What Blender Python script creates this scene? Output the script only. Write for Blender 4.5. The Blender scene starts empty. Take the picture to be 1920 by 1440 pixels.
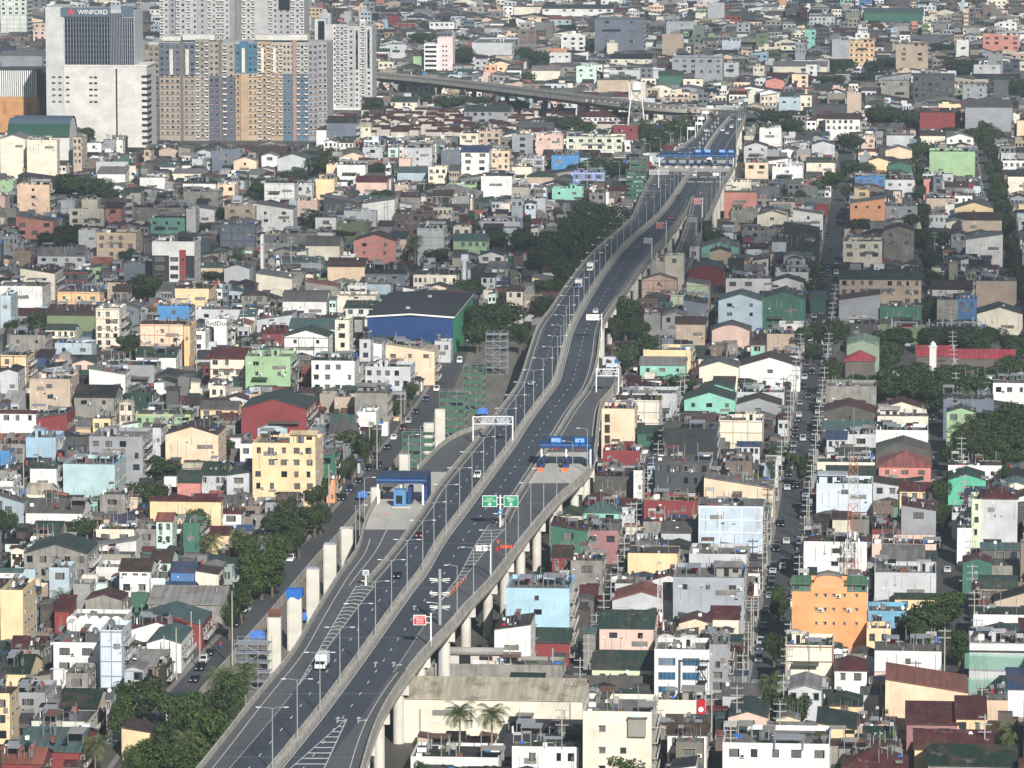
import bpy, math, random
import numpy as np
from mathutils import Vector
random.seed(7)
sc = bpy.context.scene
col = sc.collection
R = math.radians
# ---------------------------------------------------------------- camera, world, sun
H = 200.0; TH = R(7.42); F = 8980.0; GA = R(4.65)
cd = bpy.data.cameras.new('camera'); cam = bpy.data.objects.new('camera', cd); col.objects.link(cam)
cam.location = (0, 0, H); cam.rotation_euler = (R(90)-TH, 0, 0)
cd.sensor_width = 36; cd.lens = F/1920*36; cd.clip_start = 1; cd.clip_end = 12000
sc.camera = cam
SUN_EL = R(29); SUN_AZ = R(14)            # behind the camera, a little to its right
w = bpy.data.worlds.new('World'); sc.world = w; w.use_nodes = True
nt = w.node_tree; bg = nt.nodes['Background']
sky = nt.nodes.new('ShaderNodeTexSky'); sky.sky_type = 'NISHITA'; sky.sun_disc = False
sky.sun_elevation = SUN_EL; sky.sun_rotation = math.pi - SUN_AZ
nt.links.new(sky.outputs[0], bg.inputs[0]); bg.inputs[1].default_value = 0.05
sl = bpy.data.lights.new('sun', 'SUN'); sun = bpy.data.objects.new('sun', sl); col.objects.link(sun)
sl.energy = 5.0; sl.angle = R(0.5); sl.color = (1, .965, .91)
sdir = Vector((math.sin(SUN_AZ)*math.cos(SUN_EL), -math.cos(SUN_AZ)*math.cos(SUN_EL), math.sin(SUN_EL)))
sun.rotation_euler = sdir.to_track_quat('Z', 'Y').to_euler(); sun.location = (300, -300, 500)
sc.view_settings.view_transform = 'Standard'; sc.view_settings.look = 'None'
sc.view_settings.exposure = 0.3; sc.view_settings.gamma = 1
sc.cycles.max_bounces = 5; sc.cycles.diffuse_bounces = 3; sc.cycles.volume_bounces = 0
sc.cycles.transparent_max_bounces = 24
# ---------------------------------------------------------------- clouds high above, out of the picture: their shade falls on the middle and far city
def cloudmat():
    m = bpy.data.materials.new('cloud'); m.use_nodes = True; t = m.node_tree; b = t.nodes['Principled BSDF']; b.inputs['Base Color'].default_value = (.9,.9,.9,1); b.inputs['Roughness'].default_value = 1
    g = t.nodes.new('ShaderNodeNewGeometry'); n = t.nodes.new('ShaderNodeTexNoise'); n.inputs['Scale'].default_value = .004; n.inputs['Detail'].default_value = 5
    r = t.nodes.new('ShaderNodeMapRange'); r.inputs[1].default_value = .35; r.inputs[2].default_value = .65; r.inputs[3].default_value = .02; r.inputs[4].default_value = .135
    t.links.new(g.outputs['Position'], n.inputs['Vector']); t.links.new(n.outputs[0], r.inputs[0]); t.links.new(r.outputs[0], b.inputs['Alpha']); return m
CM = cloudmat()
def cloud(x0, x1, y0, y1, n, seed):
    rnd = random.Random(seed); vs, fs = [], []
    for i in range(n):
        gx, gy = rnd.uniform(x0, x1), rnd.uniform(y0, y1); k = 900/math.sin(SUN_EL)
        cx, cy, cz = gx+sdir.x*k, gy+sdir.y*k, 900+rnd.uniform(0, 60); rx, ry, rz = rnd.uniform(60, 130), rnd.uniform(60, 110), rnd.uniform(20, 40); o = len(vs); A, B = 14, 7
        for j in range(B+1):
            for q in range(A): th, ph = math.pi*j/B, 2*math.pi*q/A; vs.append((cx+rx*math.sin(th)*math.cos(ph), cy+ry*math.sin(th)*math.sin(ph), cz+rz*math.cos(th)))
        for j in range(B):
            for q in range(A): fs.append((o+j*A+q, o+(j+1)*A+q, o+(j+1)*A+(q+1) % A, o+j*A+(q+1) % A))
    me = bpy.data.meshes.new('cloud'); me.from_pydata(vs, [], fs); me.materials.append(CM); me.polygons.foreach_set('use_smooth', [True]*len(fs)); o = bpy.data.objects.new('cloud', me); col.objects.link(o); o['kind'] = 'stuff'; o['label'] = 'thin broken cloud drifting above the city'; o['category'] = 'cloud'
cloud(-230, 60, 1730, 1990, 16, 1); cloud(20, 300, 1560, 2020, 22, 2); cloud(-420, 420, 2850, 4600, 60, 3)
# ---------------------------------------------------------------- pixel <-> place
CT, ST = math.cos(TH), math.sin(TH)
def at(px, py, z=0.0):
    a = (px-960)/F; b = (720-py)/F
    Y = CT + b*ST; Z = -ST + b*CT
    t = (z-H)/Z
    return Vector((a*t, Y*t, z))
def proj(p):
    x, y, z = p[0], p[1], p[2]-H
    d = y*CT - z*ST; up = y*ST + z*CT
    return 960+F*x/d, 720-F*up/d
def scl(y): return F/y                        # px per metre at world depth y (nearly)
U = Vector((math.cos(GA), -math.sin(GA), 0)); V = Vector((math.sin(GA), math.cos(GA), 0))
def uv(p): return p[0]*U.x+p[1]*U.y, p[0]*V.x+p[1]*V.y
def xy(u, v): return Vector((u*U.x+v*V.x, u*U.y+v*V.y, 0))
# ---------------------------------------------------------------- materials
def lin(c): return tuple(((v/255)/12.92 if v/255 <= .04045 else ((v/255+.055)/1.055)**2.4) for v in c)
def newmat(name):
    m = bpy.data.materials.new(name); m.use_nodes = True
    return m, m.node_tree, m.node_tree.nodes['Principled BSDF']
def flat(name, c, rough=.7, metal=0, noise=.12, scale=.6, emit=0):
    m, t, b = newmat(name); L = t.links.new
    b.inputs['Roughness'].default_value = rough; b.inputs['Metallic'].default_value = metal
    tc = t.nodes.new('ShaderNodeTexCoord'); n = t.nodes.new('ShaderNodeTexNoise'); n.inputs['Scale'].default_value = scale
    n.inputs['Detail'].default_value = 5
    mr = t.nodes.new('ShaderNodeMapRange'); mr.inputs[1].default_value = .3; mr.inputs[2].default_value = .7
    mr.inputs[3].default_value = 1-noise; mr.inputs[4].default_value = 1+noise*.5
    mx = t.nodes.new('ShaderNodeMix'); mx.data_type = 'RGBA'; mx.blend_type = 'MULTIPLY'; mx.inputs[0].default_value = 1
    mx.inputs[6].default_value = (*lin(c), 1)
    L(tc.outputs['Object'], n.inputs['Vector']); L(n.outputs[0], mr.inputs[0]); L(mr.outputs[0], mx.inputs[7]); L(mx.outputs[2], b.inputs['Base Color'])
    if emit:
        b.inputs['Emission Color'].default_value = (*lin(c), 1); b.inputs['Emission Strength'].default_value = emit
    return m
def paint(name, kind, src):
    """wall / roof paint whose hue comes from the object's colour ('obj') or a face colour attribute ('attr')"""
    m, t, b = newmat(name); N = t.nodes.new; L = t.links.new
    if src == 'obj':
        s = N('ShaderNodeObjectInfo'); cs = s.outputs['Color']
        tc = N('ShaderNodeTexCoord'); co = tc.outputs['Object']
        ad = N('ShaderNodeVectorMath'); ad.operation = 'ADD'
        rs = N('ShaderNodeVectorMath'); rs.operation = 'SCALE'; rs.inputs[0].default_value = (137, 71, 33)
        L(s.outputs['Random'], rs.inputs['Scale']); L(co, ad.inputs[0]); L(rs.outputs[0], ad.inputs[1]); co = ad.outputs[0]
    else:
        s = N('ShaderNodeAttribute'); s.attribute_name = 'Col'; cs = s.outputs['Color']
        g = N('ShaderNodeNewGeometry'); co = g.outputs['Position']
    def noise(sc3, detail=4, lo=.35, hi=.65, a=0, c=1, rough=.6):
        mp = N('ShaderNodeMapping'); mp.inputs['Scale'].default_value = sc3; L(co, mp.inputs[0])
        n = N('ShaderNodeTexNoise'); n.inputs['Scale'].default_value = 1; n.inputs['Detail'].default_value = detail
        n.inputs['Roughness'].default_value = rough
        L(mp.outputs[0], n.inputs['Vector'])
        r = N('ShaderNodeMapRange'); r.inputs[1].default_value = lo; r.inputs[2].default_value = hi
        r.inputs[3].default_value = a; r.inputs[4].default_value = c; L(n.outputs[0], r.inputs[0]); return r.outputs[0]
    def mix(fac, A, B, bt='MIX'):
        x = N('ShaderNodeMix'); x.data_type = 'RGBA'; x.blend_type = bt
        for v, i in ((fac, 0), (A, 6), (B, 7)):
            if hasattr(v, 'links'): L(v, x.inputs[i])
            else: x.inputs[i].default_value = v if i == 0 else (*v, 1)
        return x.outputs[2]
    if kind == 'wall':
        c = mix(1, cs, noise((.18, .18, .25), 5, lo=.3, hi=.7, a=.8, c=1.1), 'MULTIPLY')
        c = mix(noise((2.2, 2.2, .16), 5, .56, .82, 0, .38), c, (.13, .12, .105))      # rain streaks
        c = mix(noise((.3, .3, .3), 6, .60, .80, 0, .45, .7), c, (.20, .18, .15))    # damp patches
        b.inputs['Roughness'].default_value = .85
    elif kind == 'conc':
        c = mix(1, cs, noise((.25, .25, .4), 6, .3, .7, .65, 1.15), 'MULTIPLY')
        c = mix(noise((.9, .9, .12), 5, .48, .75, 0, .7), c, (.07, .07, .062))
        b.inputs['Roughness'].default_value = .9
    else:
        c = mix(1, cs, noise((1.1, .07, .07), 2, .4, .6, .78, 1.12), 'MULTIPLY')      # sheets of corrugated metal
        c = mix(noise((.22, .22, .22), 6, .50, .68, 0, .65), c, (.10, .058, .038))        # rust
        c = mix(noise((.5, .5, .5), 4, .6, .75, 0, .35), c, (.26, .25, .24))
        b.inputs['Roughness'].default_value = .6
    L(c, b.inputs['Base Color'])
    return m
M = {}
M['wall'] = paint('stucco', 'wall', 'obj'); M['conc'] = paint('bare concrete', 'conc', 'obj'); M['roof'] = paint('roof sheet', 'roof', 'obj')
M['wallA'] = paint('far stucco', 'wall', 'attr'); M['roofA'] = paint('far roof sheet', 'roof', 'attr')
M['glass'] = flat('window glass', (26, 32, 40), .12, 0, .3, .5)
M['bglass'] = flat('blue window glass', (40, 95, 130), .12, 0, .3, .5)
M['dark'] = flat('dark opening', (28, 28, 28), .9)
M['frame'] = flat('window frame', (205, 203, 198), .6)
M['wframe'] = flat('grey window frame', (150, 148, 142), .6)
M['bframe'] = flat('brown frame', (110, 80, 65), .7)
M['steel'] = flat('galvanised steel', (168, 172, 175), .45, .3)
M['tank'] = flat('stainless tank', (190, 192, 192), .25, .8)
M['white'] = flat('white enamel', (232, 232, 228), .5)
M['concrete'] = flat('pale concrete', (172, 168, 158), .9, 0, .28, .35)
M['dconcrete'] = flat('weathered concrete', (120, 118, 112), .9, 0, .4, .3)
M['newconc'] = flat('new cast concrete', (205, 201, 190), .85, 0, .18, .3)
M['rust'] = flat('rusty rebar', (110, 68, 52), .9)
M['line'] = flat('road paint', (205, 205, 200), .7, 0, .15, .8)
M['blue'] = flat('blue cladding', (8, 54, 108), .5, 0, .3, .25)
M['bluetop'] = flat('faded blue roof sheet', (52, 70, 98), .6, 0, .3, .3)
M['lblue'] = flat('light blue booth', (80, 130, 175), .5)
M['tarp'] = flat('blue tarpaulin', (30, 105, 190), .5, 0, .3, .8)
M['orange'] = flat('orange plastic', (210, 105, 60), .6)
M['red'] = flat('red enamel', (185, 14, 28), .5)
M['sgreen'] = flat('sign green', (0, 140, 98), .5, 0, .04)
M['sblue'] = flat('sign blue', (0, 120, 205), .5, 0, .04)
M['gscaf'] = flat('green debris net', (62, 98, 80), .8, 0, .3, .5)
M['trunk'] = flat('bark', (95, 82, 68), .9)
M['ptrunk'] = flat('palm bark', (140, 128, 110), .9)
M['black'] = flat('black rubber', (22, 22, 24), .8)
M['wire'] = flat('cable', (25, 25, 25), .8)
M['brown'] = flat('brown beam', (120, 78, 58), .8)
M['pinkb'] = flat('salmon beam', (222, 140, 130), .8)
M['greyb'] = flat('grey beam', (150, 155, 165), .8)
def carpaint():
    m, t, b = newmat('car paint'); s = t.nodes.new('ShaderNodeObjectInfo')
    t.links.new(s.outputs['Color'], b.inputs['Base Color']); b.inputs['Roughness'].default_value = .25; b.inputs['Coat Weight'].default_value = .4
    return m
M['car'] = carpaint()
def leafmat(name, a, c):
    m, t, b = newmat(name); L = t.links.new; N = t.nodes.new
    g = N('ShaderNodeNewGeometry'); n = N('ShaderNodeTexNoise'); n.inputs['Scale'].default_value = .35; n.inputs['Detail'].default_value = 3
    L(g.outputs['Position'], n.inputs['Vector'])
    oi = N('ShaderNodeMath'); oi.operation = 'ADD'; L(n.outputs[0], oi.inputs[0])
    r2 = N('ShaderNodeMath'); r2.operation = 'MULTIPLY'; r2.inputs[1].default_value = .5; L(g.outputs['Random Per Island'], r2.inputs[0])
    L(r2.outputs[0], oi.inputs[1])
    r = N('ShaderNodeValToRGB'); r.color_ramp.elements[0].position = .4; r.color_ramp.elements[0].color = (*a, 1)
    r.color_ramp.elements[1].position = 1.0; r.color_ramp.elements[1].color = (*c, 1)
    L(oi.outputs[0], r.inputs[0]); L(r.outputs[0], b.inputs['Base Color']); b.inputs['Roughness'].default_value = .85; b.inputs['Specular IOR Level'].default_value = .15
    return m
M['leaf'] = leafmat('dark foliage', (.012, .022, .010), (.050, .075, .026))
M['leaf2'] = leafmat('fresh foliage', (.015, .032, .009), (.068, .105, .028))
M['frond'] = leafmat('palm frond', (.03, .045, .018), (.14, .165, .065))
def asphalt(name, base, patch=.3):
    m, t, b = newmat(name); L = t.links.new; N = t.nodes.new
    g = N('ShaderNodeNewGeometry'); cols = []
    n = N('ShaderNodeTexNoise'); n.inputs['Scale'].default_value = .05; n.inputs['Detail'].default_value = 8; n.inputs['Roughness'].default_value = .7
    mp = N('ShaderNodeMapping'); mp.inputs['Scale'].default_value = (2.5, .5, 1); L(g.outputs['Position'], mp.inputs[0]); L(mp.outputs[0], n.inputs['Vector'])
    r = N('ShaderNodeMapRange'); r.inputs[1].default_value = .3; r.inputs[2].default_value = .7; r.inputs[3].default_value = 1-patch; r.inputs[4].default_value = 1+patch
    L(n.outputs[0], r.inputs[0])
    x = N('ShaderNodeMix'); x.data_type = 'RGBA'; x.blend_type = 'MULTIPLY'; x.inputs[0].default_value = 1; x.inputs[6].default_value = (*base, 1)
    L(r.outputs[0], x.inputs[7]); L(x.outputs[2], b.inputs['Base Color']); b.inputs['Roughness'].default_value = .85
    return m
M['deck'] = asphalt('expressway asphalt', (.095, .098, .102), .22)
M['lane'] = asphalt('worn lane asphalt', (.046, .056, .074), .28)
M['street'] = asphalt('street asphalt', (.062, .064, .068), .35)
M['kerb'] = asphalt('worn pavement', (.22, .21, .19), .35)
M['slab'] = asphalt('concrete pavement', (.50, .48, .43), .2)
M['site'] = asphalt('construction dirt', (.17, .155, .13), .45)
M['dirt'] = asphalt('yard dirt', (.085, .08, .07), .45)
# ---------------------------------------------------------------- mesh helpers
class MB:
    def __init__(s): s.v = []; s.f = []; s.m = []; s.mats = []
    def mi(s, m):
        if m not in s.mats: s.mats.append(m)
        return s.mats.index(m)
    def poly(s, pts, m=None):
        n = len(s.v); s.v.extend([tuple(p) for p in pts]); s.f.append(tuple(range(n, n+len(pts)))); s.m.append(s.mi(m) if m else 0)
    def box(s, x0, x1, y0, y1, z0, z1, m=None):
        n = len(s.v); s.v += [(x0,y0,z0),(x1,y0,z0),(x1,y1,z0),(x0,y1,z0),(x0,y0,z1),(x1,y0,z1),(x1,y1,z1),(x0,y1,z1)]
        for q in ((0,3,2,1),(4,5,6,7),(0,1,5,4),(1,2,6,5),(2,3,7,6),(3,0,4,7)):
            s.f.append(tuple(n+i for i in q)); s.m.append(s.mi(m) if m else 0)
    def cyl(s, x, y, z0, z1, r0, r1=None, n=8, m=None):
        r1 = r0 if r1 is None else r1; k = len(s.v)
        for z, r in ((z0, r0), (z1, r1)):
            for i in range(n):
                a = 2*math.pi*i/n; s.v.append((x+r*math.cos(a), y+r*math.sin(a), z))
        for i in range(n): s.f.append((k+i, k+(i+1) % n, k+n+(i+1) % n, k+n+i)); s.m.append(s.mi(m) if m else 0)
        s.f.append(tuple(k+n+i for i in range(n))); s.m.append(s.mi(m) if m else 0)
        s.f.append(tuple(k+n-1-i for i in range(n))); s.m.append(s.mi(m) if m else 0)
    def bar(s, a, b, r, n=4, m=None):
        a, b = Vector(a), Vector(b); d = (b-a).normalized()
        p = d.orthogonal().normalized(); q = d.cross(p); k = len(s.v)
        for c in (a, b):
            for i in range(n):
                t = 2*math.pi*(i+.5)/n; s.v.append(tuple(c+(p*math.cos(t)+q*math.sin(t))*r))
        for i in range(n): s.f.append((k+i, k+(i+1) % n, k+n+(i+1) % n, k+n+i)); s.m.append(s.mi(m) if m else 0)
        s.f.append(tuple(k+n+i for i in range(n))); s.m.append(s.mi(m) if m else 0)
        s.f.append(tuple(k+n-1-i for i in range(n))); s.m.append(s.mi(m) if m else 0)
    def mesh(s, name, mat=None):
        me = bpy.data.meshes.new(name); me.from_pydata(s.v, [], s.f)
        for m in (s.mats or [mat]): me.materials.append(m)
        if len(s.mats) > 1: me.polygons.foreach_set('material_index', s.m)
        me.update(); return me
    def build(s, name, mat=None, parent=None, color=None, loc=None, rz=0):
        o = bpy.data.objects.new(name, s.mesh(name, mat)); col.objects.link(o)
        if parent: o.parent = parent
        if color: o.color = (*color, 1)
        if loc is not None: o.location = loc
        o.rotation_euler[2] = rz
        return o
def link(name, me, parent=None, loc=(0,0,0), rz=0, scale=None, color=None):
    o = bpy.data.objects.new(name, me); col.objects.link(o); o.location = loc; o.rotation_euler[2] = rz
    if parent: o.parent = parent
    if scale: o.scale = scale
    if color: o.color = (*color, 1)
    return o
def empty(name, loc, rz, label, cat, group=None):
    o = bpy.data.objects.new(name, None); col.objects.link(o); o.location = loc; o.rotation_euler[2] = rz
    o.empty_display_size = .5
    return tag(o, label, cat, group)
def tag(o, label=None, cat=None, group=None, kind=None):
    if label: o['label'] = label
    if cat: o['category'] = cat
    if group: o['group'] = group
    if kind: o['kind'] = kind
    return o
def copy_tree(o, parent=None):
    c = o.copy(); col.objects.link(c); c.parent = parent
    for ch in o.children: copy_tree(ch, c)
    return c
def text(body, size, name, mat, parent, loc, ext=.03, rx=90, align='CENTER', rz=0):
    c = bpy.data.curves.new('t', 'FONT'); c.body = body; c.size = size; c.extrude = ext; c.align_x = align; c.align_y = 'CENTER'
    c.space_line = .9
    o = bpy.data.objects.new('t', c); col.objects.link(o); bpy.context.view_layer.update()
    me = bpy.data.meshes.new_from_object(o.evaluated_get(bpy.context.evaluated_depsgraph_get()))
    bpy.data.objects.remove(o); me.materials.clear(); me.materials.append(mat)
    t = link(name, me, parent, loc); t.rotation_euler = (R(rx), 0, rz); return t
# ---------------------------------------------------------------- ground
b = MB(); b.poly([(-9000,-500,0),(9000,-500,0),(9000,14000,0),(-9000,14000,0)]); tag(b.build('ground', M['dirt']), kind='structure')
# ---------------------------------------------------------------- expressway traced at deck level
DZ = 14.0
def chaikin(p, n=2):
    for _ in range(n):
        q = [p[0]]
        for a, c in zip(p, p[1:]): q += [(a[0]*.75+c[0]*.25, a[1]*.75+c[1]*.25), (a[0]*.25+c[0]*.75, a[1]*.25+c[1]*.75)]
        q.append(p[-1]); p = q
    return p
def line(pix, z=DZ, sm=2):
    """pixel trace -> world x as a function of world y"""
    p = sorted([(w.y, w.x) for w in (at(x, y, z) for x, y in pix)])
    p = chaikin(p, sm); ys = np.array([q[0] for q in p]); xs = np.array([q[1] for q in p])
    return lambda Y: float(np.interp(Y, ys, xs))
OL = [(240,1600),(378,1440),(477,1312),(550,1227),(585,1162),(635,1080),(655,1055),(672,1030),(681,990),(690,965),(705,938),(735,915),(765,893),(792,873),(812,850),(842,825),(870,812),(890,806),(915,800)]
ML = [(685,1098),(730,1047),(775,987),(805,945),(817,920),(880,845),(915,802),(960,742),(975,720),(997,647),(1010,610),(1035,580),(1055,547),(1085,507),(1110,477),(1135,455),(1160,435),(1185,412),(1203,392),(1222,370),(1250,335)]
MM = [(380,1600),(518,1440),(560,1388),(605,1332),(645,1277),(682,1227),(713,1182),(770,1102),(790,1080),(824,1017),(867,962),(892,927),(909,903),(948,850),(960,834),(984,795),(1013,755),(1042,718),(1048,695),(1058,660),(1064,632),(1078,600),(1101,560),(1121,527),(1151,485),(1181,452),(1211,427),(1236,405),(1256,380),(1273,355),(1289,330),(1304,314),(1322,282),(1342,250),(1360,231),(1368,221)]
OR = [(640,1600),(682,1440),(698,1385),(714,1345),(747,1290),(778,1250),(808,1212),(853,1168),(883,1130),(930,1084),(961,1042),(993,1000),(1018,970),(1048,935),(1078,910),(1100,892),(1113,868),(1118,840),(1121,800),(1125,770),(1132,752),(1150,735),(1163,715),(1166,695)]
MR = [(942,985),(958,950),(1010,870),(1047,812),(1075,765),(1100,735),(1113,705),(1120,675),(1123,650),(1125,625),(1133,600),(1155,567),(1175,545),(1192,515),(1217,485),(1232,465),(1247,450),(1262,432),(1282,407),(1298,372)]
RR = [(1292,475),(1305,445),(1320,410),(1335,390),(1350,362),(1357,342),(1376,316),(1382,290),(1380,272),(1384,250),(1393,232),(1398,221)]
RL = [(1245,480),(1262,455),(1277,430),(1290,400),(1299,372)]
LL = [(1178,425),(1186,408),(1195,385),(1207,357),(1220,333),(1234,312),(1240,300),(1258,286),(1280,275),(1302,258),(1316,240),(1326,226),(1332,219)]
fOL, fML, fMM, fOR, fMR, fRR, fRL, fLL = [line(p) for p in (OL, ML, MM, OR, MR, RR, RL, LL)]
def Yof(py, z=DZ): return at(960, py, z).y
Y0, Y700, Y800, Y410, Y372, Y475, YE, Ygore = Yof(1580), Yof(700), Yof(802), Yof(410), Yof(372), Yof(475), Yof(221), Yof(1098)
def lef(Y):                                   # left edge of everything at deck level
    if Y < Y800: return fOL(Y)
    if Y < Y410: return fML(Y)
    return fLL(Y)
def rig(Y):
    if Y < Y700: return fOR(Y)
    if Y < Y372: return fMR(Y)
    return fRR(Y)
def ys(a, c, st=5.0):
    n = max(2, int((c-a)/st)+1); return [a+(c-a)*i/(n-1) for i in range(n)]
def strip(mb, fl, fr, a, c, zt, m=None, zb=None, st=5.0):
    Y = ys(a, c, st); zt_ = zt if callable(zt) else (lambda y: zt)
    for p, q in zip(Y, Y[1:]):
        l0, r0, l1, r1 = fl(p), fr(p), fl(q), fr(q)
        mb.poly([(l0,p,zt_(p)),(r0,p,zt_(p)),(r1,q,zt_(q)),(l1,q,zt_(q))], m)
        if zb is not None:
            d = zb
            mb.poly([(r0,p,zt_(p)-d),(r1,q,zt_(q)-d),(r1,q,zt_(q)),(r0,p,zt_(p))], M['concrete'])
            mb.poly([(l0,p,zt_(p)),(l1,q,zt_(q)),(l1,q,zt_(q)-d),(l0,p,zt_(p)-d)], M['concrete'])
            mb.poly([(l0+2,p,zt_(p)-d),(l1+2,q,zt_(q)-d),(r1-2,q,zt_(q)-d),(r0-2,p,zt_(p)-d)], M['concrete'])
def wallstrip(mb, f, a, c, w, h, z=DZ, m=None, dz0=0, st=5.0):
    Y = ys(a, c, st); zt = z if callable(z) else (lambda y: z)
    for p, q in zip(Y, Y[1:]):
        x0, x1 = f(p), f(q); z0, z1 = zt(p)+dz0, zt(q)+dz0
        A, B, C, D_ = (x0-w/2,p), (x0+w/2,p), (x1+w/2,q), (x1-w/2,q)
        mb.poly([(*A,z0+h),(*B,z0+h),(*C,z1+h),(*D_,z1+h)], m)
        mb.poly([(*B,z0),(*C,z1),(*C,z1+h),(*B,z0+h)], m)
        mb.poly([(*D_,z1),(*A,z0),(*A,z0+h),(*D_,z1+h)], m)
    x0, x1 = f(Y[0]), f(Y[-1])
    mb.poly([(x0-w/2,Y[0],zt(Y[0])+dz0),(x0+w/2,Y[0],zt(Y[0])+dz0),(x0+w/2,Y[0],zt(Y[0])+dz0+h),(x0-w/2,Y[0],zt(Y[0])+dz0+h)], m)
ex = bpy.data.objects.new('expressway', None); col.objects.link(ex); tag(ex, kind='structure')
b = MB(); strip(b, lef, rig, Y0, YE, DZ, M['deck'], 1.9)
# right slip road dropping away behind the buildings
def zr(Y): return DZ - max(0, (Y372-Y))*.035 - .02
strip(b, fRL, fRR, Y475, Y372, zr, M['deck'], 1.5)
# left slip road in the distance, dropping to the street
def fL2(Y): return fML(Y)-.5
fLs = line([(1184,425),(1192,400),(1205,372),(1222,345),(1240,320)])
b.build('deck', None, ex)
# concrete aprons at the toll plazas
b = MB()
strip(b, lambda Y: fOL(Y)+.5, lambda Y: fML(Y)-.5, Yof(993), Yof(885), DZ+.02)
strip(b, lambda Y: fMR(Y)+.5, lambda Y: fOR(Y)-.5, Yof(906), Yof(848), DZ+.02)
strip(b, lambda Y: fLL(Y)+.5, lambda Y: fRR(Y)-.5, Yof(322), Yof(300), DZ+.02)
b.build('apron', M['slab'], ex)
b = MB()
wallstrip(b, lambda Y: fOL(Y)+.2, Y0, Yof(930), .4, 1.25); wallstrip(b, lambda Y: fOL(Y)+.2, Yof(880), Y800, .4, 1.25)
wallstrip(b, fML, Ygore, Y410, .45, 1.2); wallstrip(b, lambda Y: fLL(Y)+.2, Y410, Yof(312), .4, 1.2); wallstrip(b, lambda Y: fLL(Y)+.2, Yof(283), YE, .4, 1.2)
wallstrip(b, lambda Y: fOR(Y)-.2, Y0, Y700, .4, 1.25); wallstrip(b, fMR, Yof(985), Y372, .45, 1.2)
wallstrip(b, lambda Y: fRR(Y)-.2, Y475, YE, .4, 1.2, lambda Y: zr(Y) if Y < Y372 else DZ); wallstrip(b, lambda Y: fRL(Y)+.2, Y475, Y372, .4, 1.2, zr)
b.build('parapet', M['concrete'], ex)
b = MB(); wallstrip(b, lambda Y: fMM(Y)-.75, Y0, Yof(318), .35, 1.1); wallstrip(b, lambda Y: fMM(Y)+.75, Y0, Yof(318), .35, 1.1)
strip(b, lambda Y: fMM(Y)-.7, lambda Y: fMM(Y)+.7, Y0, Yof(318), DZ+.55)
wallstrip(b, fMM, Yof(282), YE, 1.2, 1.0); b.build('median_barrier', M['concrete'], ex)
# outer girder face and drain pipe on the right
b = MB(); wallstrip(b, lambda Y: fOR(Y)+.25, Y0, Y700, .3, .5, DZ, None, -1.2); b.build('edge_beam', M['concrete'], ex)
# traffic lanes worn darker than the shoulders
b = MB(); strip(b, lambda Y: fMM(Y)-8.5, lambda Y: fMM(Y)-1.4, Y0, Yof(330), DZ+.016); strip(b, lambda Y: fMM(Y)+1.4, lambda Y: fMM(Y)+8.6, Y0, Yof(330), DZ+.016)
strip(b, lambda Y: fLL(Y)+1, lambda Y: fMM(Y)-1, Yof(283), YE, DZ+.016); strip(b, lambda Y: fMM(Y)+1, lambda Y: fRR(Y)-1.2, Yof(283), YE, DZ+.016)
b.build('lane_surface', M['lane'], ex)
# markings
b = MB(); mz = DZ+.035
def mark(f, a, c, w=.18, dash=None, z=mz):
    if dash is None: strip(b, lambda Y: f(Y)-w/2, lambda Y: f(Y)+w/2, a, c, z, None, None, 6); return
    on, per = dash; Y = a
    while Y < c:
        strip(b, lambda Y: f(Y)-w/2, lambda Y: f(Y)+w/2, Y, min(Y+on, c), z, None, None, on); Y += per
OFF = lambda f, d: (lambda Y: f(Y)+d)
mark(OFF(fMM,-1.25), Y0, Yof(322)); mark(OFF(fMM,1.25), Y0, Yof(322))
mark(OFF(fMM,-5.0), Y0, Yof(330), .22, (3, 12)); mark(OFF(fMM,5.1), Y0, Yof(335), .22, (3, 12))
mark(OFF(fMM,-8.6), Y0, Yof(1300), .22, (1, 2)); mark(OFF(fMM,-8.6), Yof(1290), Ygore); mark(OFF(fOL,2.2), Y0, Yof(1010))
fC = line([(600,1300),(640,1210),(672,1130),(687,1098)])
mark(lambda Y: fMM(Y)-8.6-min(4.2, max(0,(Y-Yof(1290))/(Ygore-Yof(1290)))*4.2), Yof(1290), Ygore)
Y = Yof(1275)
while Y < Ygore-2:                            # chevrons of the merge area
    k = (Y-Yof(1290))/(Ygore-Yof(1290)); wd = 4.2*k; x1 = fMM(Y)-8.6; x0 = x1-wd
    b.poly([(x0,Y,mz+.01),((x0+x1)/2,Y+1.6,mz+.01),((x0+x1)/2,Y+2.5,mz+.01),(x0,Y+.9,mz+.01)]); b.poly([((x0+x1)/2,Y+1.6,mz+.01),(x1,Y,mz+.01),(x1,Y+.9,mz+.01),((x0+x1)/2,Y+2.5,mz+.01)]); Y += 4.6
mark(OFF(fML,1.4), Ygore, Y410); mark(lambda Y: fML(Y)-1.0, Ygore, Yof(995)); mark(lambda Y: (fML(Y)+fOL(Y))/2, Ygore, Yof(960), .2)
fRl = lambda Y: min(fOR(Y)-2.6, fMM(Y)+9.2+max(0, (1060-Y)*0))
mark(OFF(fOR,-2.6), Y0, Yof(1260)); mark(lambda Y: fMM(Y)+8.8, Yof(1260), Yof(1130), .22, (1, 2)); mark(lambda Y: fMM(Y)+8.8, Yof(1130), Yof(985))
mark(OFF(fOR,-1.5), Yof(1255), Yof(905)); mark(OFF(fMR,-1.8), Yof(985), Y372); mark(OFF(fMR,1.4), Yof(980), Yof(905)); mark(OFF(fMR,1.2), Yof(845), Y700)
mark(OFF(fOR,-1.4), Yof(845), Y700)
mark(lambda Y: fMM(Y)+8.8+min(4.6, max(0,(Y-Yof(1130))/(Yof(990)-Yof(1130)))*4.6), Yof(1130), Yof(990))
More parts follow.
